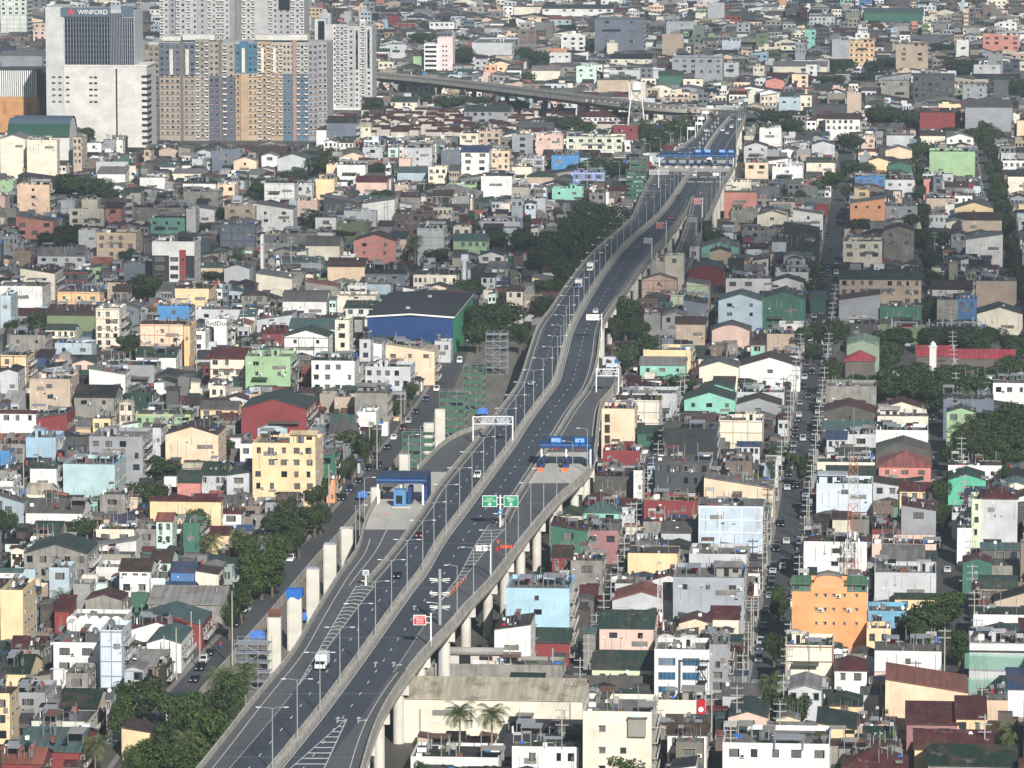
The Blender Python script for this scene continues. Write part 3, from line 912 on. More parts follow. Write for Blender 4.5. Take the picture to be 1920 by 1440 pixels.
1625 1670 1178 1215 Y f w 2x1
1640 1765 1220 1263 W f w 1x1 d14 ; long white wall with a stepped end beside a tall pole
1640 1755 1073 1130 A f w - d16
1678 1758 1122 1136 Y g dg 2x1
1825 1925 1152 1176 W f w 1x1 d14
1818 1925 1205 1292 A f w 4x3 d14 ksp9 ; building corner veiled with green safety netting
1660 1815 1296 1347 V l o - d18 ; pale peach wall with an orange trimmed blue roof
1890 1932 1292 1342 W g b - d20
1478 1540 1293 1351 A e k2 3x1 d14
1555 1615 1322 1341 Y h dg 1x1
1530 1607 1366 1396 Y l dg - d16
1620 1680 1388 1400 K g dg - 
1555 1690 1399 1442 K f w - d10 ; rough bare concrete wall at the lower right
1700 1795 1358 1387 B3 s r 2x1 d12
1793 1848 1348 1387 Y s r 2x1 d12
1715 1860 1404 1426 Y g r - d14
1740 1905 1434 1452 K g dg - d18
1580 1700 1440 1455 K h r - d18
1455 1500 1348 1366 V e w -
1440 1530 1374 1389 A g w 3x1
"""
COL = dict(W=((232,231,226),'white'), C=((232,222,196),'cream'), Y=((240,206,146),'pale yellow'), G=((150,153,158),'grey'), D=((72,74,78),'dark grey'),
 K=((150,146,136),'bare concrete'), L=((172,194,206),'pale blue-grey'), B=((62,120,180),'blue'), T=((125,205,180),'turquoise'), N=((150,190,135),'light green'),
 M=((48,110,88),'dark green'), P=((228,190,170),'pale pink'), F=((214,130,112),'salmon'), R=((140,42,44),'dark red'), O=((236,160,96),'orange'), E=((196,172,146),'beige'),
 V=((236,205,165),'peach'), A=((192,195,198),'light grey'), S=((104,114,130),'slate blue'), Z=((52,140,205),'bright blue'), I=((112,140,205),'periwinkle'),
 Q=((118,135,92),'olive green'), J=((206,224,180),'pale mint'), X=((46,48,52),'black'), B2=((118,98,88),'brown'), B3=((168,110,112),'dusty pink'), Lb=((150,190,215),'light blue'),
 T2=((170,204,208),'pale aqua'), J2=((200,230,215),'pale mint'), K2=((90,86,80),'stained concrete'), Lc=((186,206,222),'pale blue'), Lw=((205,218,230),'icy blue'),
 T3=((60,190,150),'bright turquoise'), J3=((206,210,190),'sage'), Zl=((160,206,224),'sky blue'), Gb=((160,168,178),'blue-grey'), O2=((252,158,70),'orange'), Y2=((238,200,160),'peach'), Y3=((236,190,120),'light orange'), Zt=((95,175,210),'light blue'),
 r=((150,40,40),'red'), n=((60,55,50),'brown'), o=((130,80,50),'brown'), H=((120,78,58),'brown'))
ROOF = dict(w=((160,158,152),'flat pale'), k=((118,118,114),'grey'), k2=((165,163,158),'light grey'), g=((52,92,78),'green'), dg=((28,72,52),'dark green'), r=((118,40,42),'maroon'), n=((92,68,58),'brown'),
 b=((52,92,145),'blue'), t=((78,132,130),'teal'), d=((52,54,58),'charcoal'), o=((196,96,58),'rust orange'), o2=((205,95,88),'salmon'), e=((196,184,150),'beige'), y=((215,180,95),'yellow'))
# ---------------------------------------------------------------- building shells
def alb(c, sat=.78, k=.92):
    l = lin(c); y = .3*l[0]+.59*l[1]+.11*l[2]; return tuple(min(.84, (y+(v-y)*sat)*k) for v in l)
def albr(c): return alb(c, .66, .8 if sum(c) > 500 and c[0]-c[2] > 30 else (.5 if sum(c) < 480 else .62))
def shell(W, D, h, rt):
    a = W/2; w = []; r = []
    P = lambda *p: list(p)
    if rt == 'f':
        p = min(1.0, h*.15); t = .2; z = h-p
        w += [P((-a,0,0),(a,0,0),(a,0,h),(-a,0,h)), P((a,0,0),(a,D,0),(a,D,h),(a,0,h)), P((a,D,0),(-a,D,0),(-a,D,h),(a,D,h)), P((-a,D,0),(-a,0,0),(-a,0,h),(-a,D,h))]
        b = a-t; E = D-t
        w += [P((-a,0,h),(a,0,h),(b,t,h),(-b,t,h)), P((a,0,h),(a,D,h),(b,E,h),(b,t,h)), P((a,D,h),(-a,D,h),(-b,E,h),(b,E,h)), P((-a,D,h),(-a,0,h),(-b,t,h),(-b,E,h)),
              P((b,t,z),(-b,t,z),(-b,t,h),(b,t,h)), P((b,E,z),(b,t,z),(b,t,h),(b,E,h)), P((-b,E,z),(b,E,z),(b,E,h),(-b,E,h)), P((-b,t,z),(-b,E,z),(-b,E,h),(-b,t,h))]
        r += [P((-b,t,z),(b,t,z),(b,E,z),(-b,E,z))]; return w, r
    if rt == 'p':
        z = h-.45
        w += [P((-a,0,0),(a,0,0),(a,0,h),(-a,0,h)), P((a,0,0),(a,D,0),(a,D,h-.35),(a,.25,h-.35),(a,.25,h),(a,0,h)), P((a,D,0),(-a,D,0),(-a,D,h-.4),(a,D,h-.4)), P((-a,D,0),(-a,0,0),(-a,0,h),(-a,.25,h),(-a,.25,h-.35),(-a,D,h-.35)),
              P((-a,0,h),(a,0,h),(a,.25,h),(-a,.25,h)), P((a,.25,z),(-a,.25,z),(-a,.25,h),(a,.25,h))]
        r += [P((-a,.25,z+.1),(a,.25,z+.1),(a,D*.5,z+.1+D*.05),(-a,D*.5,z+.1+D*.05)), P((-a,D*.5,z+.1+D*.05),(a,D*.5,z+.1+D*.05),(a,D+.2,z-.05),(-a,D+.2,z-.05)), P((a,.25,z-.1),(a,D,z-.15),(a,D,z-.05),(a,D*.5,z+.1+D*.05),(a,.25,z+.1))]; return w, r
    o = .35; q = .18
    if rt in 'gb':
        m = D/2; s = min(2.6, D*.18)
        prof = [(0, 0), (m, s), (D, 0)] if rt == 'g' else [(D*i/8, s*1.2*math.sin(math.pi*i/8)) for i in range(9)]
        w += [P((-a,0,0),(a,0,0),(a,0,h),(-a,0,h)), P((a,D,0),(-a,D,0),(-a,D,h),(a,D,h))]
        for sg in (1, -1):
            poly = [(a*sg,0,0),(a*sg,D,0)]+[(a*sg,y,h+z) for y, z in reversed(prof)]; w.append(poly if sg > 0 else poly[::-1])
        k = s/m; 
        pr = [(-o, -o*k)]+prof[1:-1]+[(D+o, -o*k)]
        for (y0,z0),(y1,z1) in zip(pr, pr[1:]): r.append(P((-a-o,y0,h+z0+q),(a+o,y0,h+z0+q),(a+o,y1,h+z1+q),(-a-o,y1,h+z1+q)))
        y0, z0 = pr[0]; r.append(P((-a-o,y0,h+z0),(a+o,y0,h+z0),(a+o,y0,h+z0+q),(-a-o,y0,h+z0+q)))
        for sg in (1, -1):
            x = sg*(a+o)
            for (y0,z0),(y1,z1) in zip(pr, pr[1:]): r.append(P((x,y0,h+z0),(x,y1,h+z1),(x,y1,h+z1+q),(x,y0,h+z0+q)))
    elif rt in 'eal' or rt == 'r':
        s = min(3.4, W*.15)
        if rt == 'e': prof = [(-a,0),(0,s),(a,0)]
        elif rt == 'a': prof = [(-a+2*a*i/10, s*math.sin(math.pi*i/10)) for i in range(11)]
        elif rt == 'l': prof = [(-a,s),(a,0)]
        else: prof = [(-a,0),(a,s)]
        f = [(-a,0,0),(a,0,0)]+[(x,0,h+z) for x, z in reversed(prof)]; w.append(f)
        bk = [(a,D,0),(-a,D,0)]+[(x,D,h+z) for x, z in prof]; w.append(bk)
        zl, zr_ = prof[0][1], prof[-1][1]
        w += [P((a,0,0),(a,D,0),(a,D,h+zr_),(a,0,h+zr_)), P((-a,D,0),(-a,0,0),(-a,0,h+zl),(-a,D,h+zl))]
        for (x0,z0),(x1,z1) in zip(prof, prof[1:]):
            r.append(P((x0,-o,h+z0+q),(x1,-o,h+z1+q),(x1,D+o,h+z1+q),(x0,D+o,h+z0+q))); r.append(P((x0,-o,h+z0-.02),(x1,-o,h+z1-.02),(x1,-o,h+z1+q),(x0,-o,h+z0+q)))
        r.append(P((a,-o,h+zr_-.02),(a,D+o,h+zr_-.02),(a,D+o,h+zr_+q),(a,-o,h+zr_+q)))
    elif rt == 's':
        s = min(2.5, D*.2)
        w += [P((-a,0,0),(a,0,0),(a,0,h),(-a,0,h)), P((a,D,0),(-a,D,0),(-a,D,h+s),(a,D,h+s)), P((a,0,0),(a,D,0),(a,D,h+s),(a,0,h)), P((-a,D,0),(-a,0,0),(-a,0,h),(-a,D,h+s))]
        r += [P((-a-o,-o,h+q),(a+o,-o,h+q),(a+o,D,h+s+q),(-a-o,D,h+s+q)), P((-a-o,-o,h),(a+o,-o,h),(a+o,-o,h+q),(-a-o,-o,h+q)), P((a+o,-o,h),(a+o,D,h+s),(a+o,D,h+s+q),(a+o,-o,h+q))]
    else:
        m = min(W, D)/2; s = min(3.2, m*.5); c = a-m if W > D else 0; d0 = m if W > D else D/2-(D/2-m if D > W else 0)
        y0, y1 = (D/2, D/2) if W >= D else (m, D-m)
        w += [P((-a,0,0),(a,0,0),(a,0,h),(-a,0,h)), P((a,0,0),(a,D,0),(a,D,h),(a,0,h)), P((a,D,0),(-a,D,0),(-a,D,h),(a,D,h)), P((-a,D,0),(-a,0,0),(-a,0,h),(-a,D,h))]
        A, B, C, E = (-a-o,-o,h+.05), (a+o,-o,h+.05), (a+o,D+o,h+.05), (-a-o,D+o,h+.05); p, qq = (-c,y0,h+s), (c,y0,h+s)
        if W >= D: r += [P(A,B,qq,p), P(B,C,qq), P(C,E,p,qq), P(E,A,p)]
        else: p, qq = (0,y0,h+s), (0,y1,h+s); r += [P(A,B,p), P(B,C,qq,p), P(C,E,qq), P(E,A,p,qq)]
        r.append(P((-a-o,-o,h-.15),(a+o,-o,h-.15),B,A)); r.append(P((a+o,-o,h-.15),(a+o,D+o,h-.15),C,B))
    return w, r
wcache = {}
GL_ = [M['glass'], M['glass'], flat('curtained window', (92, 92, 90), .4), flat('dim window', (52, 56, 62), .3)]
def winmesh(w, h, style):
    va = random.randrange(4); k = (round(w, 1), round(h, 1), style, va)
    if k in wcache: return wcache[k]
    b = MB(); w, h = k[0], k[1]; fr = M['bframe'] if style == 'b' else (M['dark'] if style == 'k' else M['wframe']); gl = M['bglass'] if style == 'u' else GL_[va]
    t = .09
    b.box(-w/2-t, w/2+t, -.1, 0, h, h+t, fr); b.box(-w/2-t, w/2+t, -.12, 0, -t, 0, fr); b.box(-w/2-t, -w/2, -.1, 0, 0, h, fr); b.box(w/2, w/2+t, -.1, 0, 0, h, fr)
    b.poly([(-w/2,-.03,0),(w/2,-.03,0),(w/2,-.03,h),(-w/2,-.03,h)], gl)
    if w > 1.1:
        n = int(w/1.0)
        for i in range(1, n+1):
            x = -w/2+w*i/(n+1); b.box(x-.03, x+.03, -.08, -.035, 0, h, fr)
    if va == 1:
        for i in range(int(w/.22)): x = -w/2+.2*i+.1; b.box(x-.02, x+.02, -.16, -.13, -.05, h+.05, M['frame'])
    if style != 'k' and w < 3 and va != 3: b.box(-w/2-.15, w/2+.15, -.5, 0, h+t, h+t+.08, fr)
    wcache[k] = b.mesh('window'); return wcache[k]
def add_win(root, x, y, z, w, h, style='w', rz=0):
    o = link('window', winmesh(w, h, style), root, (x, y, z), rz); return o
def unitmeshes():
    b = MB(); b.cyl(0, 0, .5, 2.2, .65, .65, 12, M['tank']); b.cyl(0, 0, 2.2, 2.45, .65, .15, 12, M['tank'])
    for s in (-1, 1):
        for t in (-1, 1): b.box(s*.45-.05, s*.45+.05, t*.45-.05, t*.45+.05, 0, .5, M['steel'])
    wcache['tank'] = b.mesh('water_tank')
    b = MB(); b.box(-.45, .45, -.55, 0, 0, .65, M['white']); b.poly([(-.35,-.56,.08),(.2,-.56,.08),(.2,-.56,.57),(-.35,-.56,.57)], M['dark']); wcache['ac'] = b.mesh('air_conditioner')
    b = MB(); b.cyl(0, 0, 0, 1.2, .04, .04, 6, M['steel']); n = 10
    for i in range(n):
        a0, a1 = 2*math.pi*i/n, 2*math.pi*(i+1)/n
        b.poly([(0,-.1,1.3),(0.42*math.cos(a0),-.35+.2*math.sin(a0),1.3+0.42*math.sin(a0)),(0.42*math.cos(a1),-.35+.2*math.sin(a1),1.3+0.42*math.sin(a1))], M['white'])
    wcache['dish'] = b.mesh('satellite_dish')
    b = MB(); b.box(-1.4,1.4,0,2.4,0,2.3,M['wall']); b.box(-1.7,1.7,-.3,2.7,2.3,2.42,M['roof']); b.poly([(-.5,-.01,0),(.4,-.01,0),(.4,-.01,1.9),(-.5,-.01,1.9)], M['dark']); wcache['hut'] = b.mesh('roof_hut')
    b = MB()
    for i in range(4):
        for j in range(2): b.box(i*1.6-2.5, i*1.6-2.35, j*2.2, j*2.2+.15, 0, 1.8, M['concrete'])
    b.bar((-2.4,.1,1.6),(2.4,.1,1.6),.03,4,M['wire'])
    for i, m in enumerate(('red','white','lblue','white','tarp')): b.box(-1.9+i*.75,-1.55+i*.75,.08,.11,1.0,1.6,M[m])
    wcache['line'] = b.mesh('laundry_frame')
    b = MB(); b.box(-1.6,1.6,0,.12,0,1.0,M['wall']); b.box(-1.6,1.6,-1.1,0,-.15,0,M['concrete'])
    b.box(-1.6,1.6,-1.12,-1.04,0,.9,M['conc']); wcache['balcony'] = b.mesh('balcony')
    b = MB(); b.box(-.5,.5,0,4,0,2.5,M['wall']); b.poly([(-.2,-.01,.1),(.0,-.01,.1),(.0,-.01,2),(-.2,-.01,2)],M['dark']); b.poly([(.15,-.01,1),(.38,-.01,1),(.38,-.01,1.9),(.15,-.01,1.9)],M['dark']); b.poly([(-.56,-.7,2.5),(.56,-.7,2.5),(.56,4.3,2.9),(-.56,4.3,2.9)],M['roof']); b.poly([(-.56,-.7,2.42),(.56,-.7,2.42),(.56,-.7,2.5),(-.56,-.7,2.5)],M['roof']); wcache['pent'] = b.mesh('roof_room')
    b = MB(); b.poly([(-.5,-1.8,0),(.5,-1.8,0),(.5,0,.6),(-.5,0,.6)],M['roof']); b.poly([(-.5,-1.8,-.1),(.5,-1.8,-.1),(.5,-1.8,0),(-.5,-1.8,0)],M['roof']); wcache['awn'] = b.mesh('awning')
    for v in range(8):
        rnd = random.Random(50+v); b = MB()
        for i in range(22):
            x, y = rnd.uniform(-.48, .48)*8, rnd.uniform(.05, .95)*8; s = rnd.uniform(.15, .55); hh = rnd.choice((.3, .5, .8, 1.2)); m = M[rnd.choice(('white','steel','dconcrete','concrete','tarp','red','trunk','black','wframe','leaf','leaf','leaf2','tank','wframe','rust','dark','dconcrete'))]
            k = rnd.random()
            if k < .42: b.box(x-s, x+s, y-s*.7, y+s*.7, 0, hh, m)
            elif k < .56: b.cyl(x, y, 0, hh*1.2, s*.6, s*.55, 8, M[rnd.choice(('tank','white','tank','black','tarp'))])
            elif k < .88: b.bar((x,y,0),(x,y,rnd.uniform(1.2,4.5)),.045,4,M['steel'])
            else:
                m = M[rnd.choice(('dconcrete','wframe','wframe','black','bframe','steel','steel','frame'))]; z = rnd.uniform(1.6,2.3); w_ = rnd.uniform(.5,1.3); b.poly([(x-w_,y-1,z),(x+w_,y-1,z),(x+w_,y+1.2,z+.3),(x-w_,y+1.2,z+.3)], m); [b.bar((x+q*w_*.9,y-.9,0),(x+q*w_*.9,y-.9,z),.05,4,M['steel']) for q in (-1,1)]
        wcache['clut%d' % v] = b.mesh('roof_clutter')
    for v in range(4):
        rnd = random.Random(80+v); b = MB()
        for i in range(5): x = rnd.uniform(-.46,.46)*8; z = rnd.uniform(-2.5,0); b.box(x-.04,x+.04,-.08,0,z-rnd.uniform(2,5),z,M['wframe'])
        for i in range(4): x, z = rnd.uniform(-.44,.44)*8, rnd.uniform(-5,-1); b.box(x-.2,x+.2,-.1,0,z,z+.3,M[rnd.choice(('dark','white','dconcrete'))])
        x, z = rnd.uniform(-.3,.3)*8, -rnd.uniform(2,4); w_ = rnd.uniform(.8,1.8); b.box(x-w_,x+w_,-.012,0,z-1.2,z,M['dconcrete'])
        wcache['fix%d' % v] = b.mesh('wall_fixtures')
unitmeshes()
WALLS = []            # every placed building: footprint and image box, used to keep the filler off them
class Bd: pass
def parse():
    out = []
    for ln in TABLE.strip().split('\n'):
        s, _, lab = ln.partition(';'); t = s.split(); o = Bd()
        o.x0, o.x1, o.yt, o.yb = map(float, t[:4]); o.wc, o.rt, o.rc, o.win = t[4:8]
        o.d = None; o.h = None; o.beam = None; o.sp = None; o.label = lab.strip()
        for e in t[8:]:
            if e[0] == 'd': o.d = float(e[1:])
            elif e[0] == 'h': o.h = float(e[1:])
            elif e[0] == '#': o.beam = e[1:]
            elif e[0] == 'k': o.sp = e[3:]
        s_ = (o.yb+450)*.00496
        if o.h is None: o.h = max(5.5, (o.yb-o.yt)/s_+(3.5 if o.yb < 1300 else 2.5))
        p = at(o.x0, o.yt, o.h); q = at(o.x1, o.yt, o.h)
        o.W = (q.x-p.x)*1.0; o.Y = p.y
        o.u0, o.v0 = uv(p); o.u1 = o.u0+o.W
        o.D = o.d or random.choice((8, 9, 10, 11, 12)); o.traced = True
        out.append(o)
    return out
BS = parse()
for i, a in enumerate(BS):                 # let nothing run into the building behind it
    for c in BS:
        if c is a or c.v0 <= a.v0+.5: continue
        ov = min(a.u1, c.u1)-max(a.u0, c.u0)
        if ov > .12*min(a.W, c.W): a.D = max(3.0, min(a.D, c.v0-a.v0-.4))
def rise(o): return 0 if o.rt == 'f' else min(3.4, (o.W*.15 if o.rt in 'ealr' else o.D*.18))
def boxrow(o, Y, z):  # image row of height z at depth Y
    return proj((0, Y, z))[1]
# ---------------------------------------------------------------- landmarks
def frame_of(x0, x1, yt, h):
    """world place and width of a street-aligned front whose top edge spans x0..x1 at image row yt"""
    p = at(x0, yt, h); q = at(x1, yt, h); W = q.x-p.x
    c = p+U*(W/2); return Vector((c.x, c.y, 0)), W
SPEC = []            # extra image boxes (x0,x1,yt,yb,Y) and footprints
def reserve(x0, x1, yt, yb, loc, W, D):
    o = Bd(); o.x0, o.x1, o.yt, o.yb, o.W, o.D = x0, x1, yt, yb, W, D; o.Y = loc.y
    u, v = uv(loc); o.u0, o.u1, o.v0 = u-W/2, u+W/2, v; o.h = 10; SPEC.append(o); return o
TG = [M['glass'], flat('curtained glass', (84, 88, 92), .4), flat('dim glass', (54, 60, 68), .3)]
def windows(root, spots, style='w', flat_depth=None):
    """spots: (x,y,z,w,h). the first hundred are parts of their own, the rest one part"""
    for s in spots[:100]: add_win(root, s[0], s[1], s[2], s[3], s[4], style)
    if len(spots) > 100:
        b = MB(); fr = M['frame']
        for x, y, z, w, h in spots[100:]:
            b.poly([(x-w/2,y-.03,z),(x+w/2,y-.03,z),(x+w/2,y-.03,z+h),(x-w/2,y-.03,z+h)], TG[hash((round(x),round(z))) % 3]); b.box(x-w/2-.1,x+w/2+.1,y-.25,y,z-.15,z-.02,fr)
        tag(b.build('window_field', None, root), kind='stuff')
def wallbox(root, name, x0, x1, y0, y1, z0, z1, c, mat='wall'):
    b = MB(); b.box(x0, x1, y0, y1, z0, z1); return b.build(name, M[mat], root, alb(COL[c][0] if isinstance(c, str) else c))
# casino hotel ------------------------------------------------
h = 74; loc, W = frame_of(85, 275, 13, h); s = scl(loc.y)
r = empty('hotel_tower', loc, -GA, 'tall white hotel with a dark glass upper front and a lettered sign band', 'hotel'); reserve(85, 277, 12, 277, loc, W, 34)
X = lambda px: (px-180)/s
Z = lambda py: h-(py-13)/s
wallbox(r, 'side_slab', X(85), X(119), 0, 30, 0, h, (196,198,196)); wallbox(r, 'podium_wall', X(119), X(276), -.6, 30, 0, Z(123), (212,209,202))
wallbox(r, 'parapet', X(119), X(278), -.9, 30, Z(123)-.1, Z(121), (226,224,218)); wallbox(r, 'upper_wall', X(119), X(253), .8, 28, Z(123), Z(18), (190,192,194))
b = MB(); b.poly([(X(121),.7,Z(122)),(X(207),.7,Z(122)),(X(207),.7,Z(33)),(X(121),.7,Z(33))]); b.poly([(X(231),.7,Z(122)),(X(252),.7,Z(122)),(X(252),.7,Z(33)),(X(231),.7,Z(33))]); b.build('curtain_wall', M['glass'], r)
b = MB()
for i in range(17):
    x = X(121)+i*(X(207)-X(121))/16; b.box(x-.1,x+.1,.3,.7,Z(122),Z(33))
for i in range(6):
    x = X(231)+i*(X(252)-X(231))/5; b.box(x-.16,x+.16,.2,.7,Z(122),Z(33))
b.build('mullion', M['greyb'], r)
b = MB()
for k in range(10):
    z = Z(122)+k*(Z(33)-Z(122))/9; b.box(X(121),X(207),.45,.72,z-.18,z+.18); b.box(X(231),X(252),.45,.72,z-.18,z+.18)
b.build('floor_band', flat('slate spandrel', (70,78,90)), r)
b = MB(); b.box(X(207),X(231),-.1,.8,Z(122),Z(24), M['glass'])
for i in range(9):
    x = X(207)+i*(X(231)-X(207))/8; b.box(x-.12,x+.12,-.35,-.1,Z(122),Z(24), M['greyb'])
b.build('ribbed_bay', None, r)
b = MB(); b.box(X(114),X(208),-.4,.9,Z(31),Z(14)); b.box(X(229),X(252),.2,.9,Z(30),Z(10)); sb = b.build('sign_band', flat('sign slate', (78,94,108), .5), r)
text('WINFORD', 3.3, 'lettering', M['white'], r, (X(175),-.5,Z(22.5)), .08)
b = MB()
for dx, dz in ((-.6,1.1),(-1.4,0),(.2,0)):
    n = 10
    for i in range(n):
        a0, a1 = 2*math.pi*i/n, 2*math.pi*(i+1)/n; b.poly([(X(136)+dx,-.5,Z(23)+dz),(X(136)+dx+.75*math.cos(a0),-.5,Z(23)+dz+.95*math.sin(a0)),(X(136)+dx+.75*math.cos(a1),-.5,Z(23)+dz+.95*math.sin(a1))])
b.box(X(136)-.15,X(136)+.15,-.5,-.45,Z(23)-2,Z(23)); b.build('emblem', flat('emblem red', (190,70,70)), r)
windows(r, [(X(px),-.62 if px > 119 else -.02,Z(py)-.5,1.5,.8) for px in (99,111,126,170,179) for py in (144,155,167,178,190)], 'k')
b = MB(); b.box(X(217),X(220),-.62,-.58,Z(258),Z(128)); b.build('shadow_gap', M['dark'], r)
b = MB()
for k in range(12): b.box(X(266),X(277.2),-.65,12,Z(145+k*11.4),Z(140+k*11.4))
b.build('parking_opening', M['dark'], r)
b = MB(); b.box(X(207),X(230),1,8,Z(18),Z(9)); b.box(X(230),X(253),2,20,Z(14),Z(8)); b.build('roof_plant', M['greyb'], r)
# orange block with white fins ---------------------------------
h = 36; loc, W = frame_of(-30, 71, 132, h); s = scl(loc.y); X = lambda px: (px-20.5)/s; Z = lambda py: h-(py-132)/s
r = empty('casino_block', loc, -GA, 'orange-walled block with a crown of white vertical fins left of the hotel', 'building'); reserve(-30, 71, 130, 262, loc, W, 30)
wallbox(r, 'wall', X(-30), X(71), 0, 30, 0, Z(181), (206,142,62)); wallbox(r, 'upper_wall', X(-30), X(69), .5, 30, Z(181), h, (70,72,78))
b = MB()
for i in range(26): x = X(-30)+i*(X(68)-X(-30))/25; b.box(x-.28,x+.28,-.2,.5,Z(181),h)
b.build('fin', M['white'], r); wallbox(r, 'panel', X(5), X(12), -.05, 0, Z(214), Z(190), (190,112,52)); wallbox(r, 'panel', X(51), X(59), -.05, 0, Z(218), Z(193), (190,112,52))
wallbox(r, 'link_wall', X(71), X(86), 8, 30, 0, Z(140), (58,60,68))
# green barrel hall --------------------------------------------
h = 20; loc, W = frame_of(15, 131, 252, h); s = scl(loc.y); X = lambda px: (px-73)/s
r = empty('gymnasium', loc, -GA, 'hall under a long green and slate barrel roof in front of the hotel', 'hall'); reserve(15, 131, 219, 262, loc, W, 22)
wallbox(r, 'wall', X(15), X(131), .5, 22, 0, h-1, (214,212,204))
b = MB(); n = 9
for i in range(n):
    a0, a1 = math.pi*i/n, math.pi*(i+1)/n; f = lambda a: (11-11.5*math.cos(a), h-1+9.5*math.sin(a)); (y0,z0),(y1,z1) = f(a0), f(a1)
    b.poly([(X(14),y0,z0),(X(132),y0,z0),(X(132)-.0,y1,z1),(X(14)+ (3 if i>2 else 0),y1,z1)], flat('green roof sheet', (14,66,52)) if i < 2 and 'green roof sheet' not in bpy.data.materials else (bpy.data.materials['green roof sheet'] if i < 2 else M['gsl'] if 'gsl' in M else M.setdefault('gsl', flat('slate roof sheet', (72,88,104)))))
b.build('roof', None, r)
b = MB()
for sg in (X(15)+.1, X(131)-.1): b.poly([(sg,.5,h-1)]+[(sg,11-10.4*math.cos(math.pi*i/10),h-1+8.6*math.sin(math.pi*i/10)) for i in range(11)])
b.build('gable_wall', M['frame'], r)
# residential towers -------------------------------------------
def tower(name, label, x0, x1, yt, yb, hh, dep, bays, fl=3.05, roof=True):
    """bays: (xa, xb, ytop, proud, lower colour, upper colour, split row, columns, style)"""
    loc, W = frame_of(x0, x1, yt, hh); s = scl(loc.y); xm = (x0+x1)/2
    r = empty(name, loc, -GA, label, 'apartment tower', None); reserve(x0, x1, yt, yb, loc, W, dep)
    X = lambda px: (px-xm)/s; Z = lambda py: hh-(py-yt)/s
    spots = []; bal = MB(); bm = MB(); wallbox(r, 'core_wall', X(x0)+.05, X(x1)-.05, 1.6, dep, 0, hh-1, (182,180,176))
    for xa, xb, ty, pr, lo, up, sp, nc, st in bays:
        kd = .84 if 'block' in name else .95; lo = tuple(v*kd for v in lo); up = tuple(v*kd for v in up)
        z1 = Z(ty); zs = Z(sp) if sp else 0; y = 1.5-pr
        if sp: wallbox(r, 'wall', X(xa), X(xb), y, 4, 0, zs, lo); wallbox(r, 'wall', X(xa)+.02, X(xb)-.02, y+.02, 4, zs, z1, up)
        else: wallbox(r, 'wall', X(xa), X(xb), y, 4, 0, z1, up)
        if not nc: continue
        k = 0; z = z1-2.6
        while z > 1:
            for i in range(nc):
                x = X(xa)+(i+.5)*(X(xb)-X(xa))/nc; wd = min(1.3, (X(xb)-X(xa))/nc*.45)*(1 if (i+k) % 3 else .7)
                spots.append((x, y, z, wd, 1.15))
                if st == 'b' and i % 2 == 0: bal.box(x-wd*.9, x+wd*.9, y-1.1, y, z-.5, z-.38); bal.box(x-wd*.9, x+wd*.9, y-1.1, y-1.02, z-.5, z+.35)
            if sp and z < zs and st != 'n': bm.box(X(xa)-.05, X(xb)+.05, y-.12, y, z-.62, z-.35)
            z -= fl; k += 1
    if bal.f: tag(bal.build('balcony_field', M['frame'], r), kind='stuff')
    if bm.f: bm.build('floor_band', M['greyb'] if name == 'residential_tower' else M['brown'], r)
    spots.sort(key=lambda q: -q[2]); windows(r, spots, 'k'); return r, X, Z, s
g1, g2, bw, br, lb = (172,174,178), (150,153,160), (190,190,190), (172,156,140), (110,122,142)
r, X, Z, s = tower('residential_tower', 'huge white balconied apartment slab rising out of the top of the picture', 298, 440, -60, 80, 86, 26,
    [(298,315,-60,.4,g1,bw,0,2,'b'),(315,329,-60,0,g1,g2,0,1,'w'),(329,347,-60,.9,g1,bw,0,2,'b'),(347,370,-60,.2,g1,bw,0,2,'b'),(370,388,-60,.8,g1,g1,0,1,'w'),(388,413,-60,.3,g1,bw,0,3,'b'),(413,430,-60,.9,g1,bw,0,2,'b'),(430,440,-60,.2,g1,g2,0,0,'w')])
r, X, Z, s = tower('residential_tower', 'second white balconied apartment tower with a dark glass panel at the top edge', 441, 570, -80, 68, 91, 26,
    [(441,452,-80,.2,g1,g2,0,0,'w'),(452,478,-80,.8,g1,bw,0,3,'b'),(478,503,-80,.2,g1,bw,0,0,'w'),(503,520,-80,.8,g1,bw,0,2,'b'),(520,545,-80,.2,g1,g1,0,2,'w'),(545,570,-80,.8,g1,bw,0,3,'b')])
b = MB(); b.box(X(522),X(543),1.0,1.28,Z(18),Z(-60)); b.build('glass_panel', M['glass'], r)
tw = [(277,298,84,.2,(110,118,130),br,142,2,'w'),(298,318,80,.9,(196,184,164),lb,142,2,'w'),(318,338,80,.9,(196,184,164),(120,132,152),142,2,'w'),(338,343,78,1.3,(140,128,118),(140,128,118),0,0,'n'),(343,366,80,.7,(190,178,160),lb,142,2,'w'),
      (366,392,74,.3,(196,188,172),(176,166,152),142,3,'b'),(392,411,78,.6,(104,116,138),(186,178,160),142,2,'w'),(411,416,74,1.3,(140,128,118),(140,128,118),0,0,'n'),(416,440,80,.6,(110,120,140),(190,184,172),142,2,'b')]
r, X, Z, s = tower('brown_apartment_block', 'broad grey-brown apartment block with slate blue upper stripes right of the hotel', 277, 440, 76, 274, 53, 30, tw)
for px in (321, 351): wallbox(r, 'roof_fin', X(px)-.9, X(px)+.9, .2, .8, Z(140), Z(92), (214,206,188))
wallbox(r, 'roof_house', X(340), X(400), 6, 18, Z(76), Z(66), (208,206,198)); wallbox(r, 'roof_house', X(300), X(335), 8, 20, Z(78), Z(70), (200,198,190))
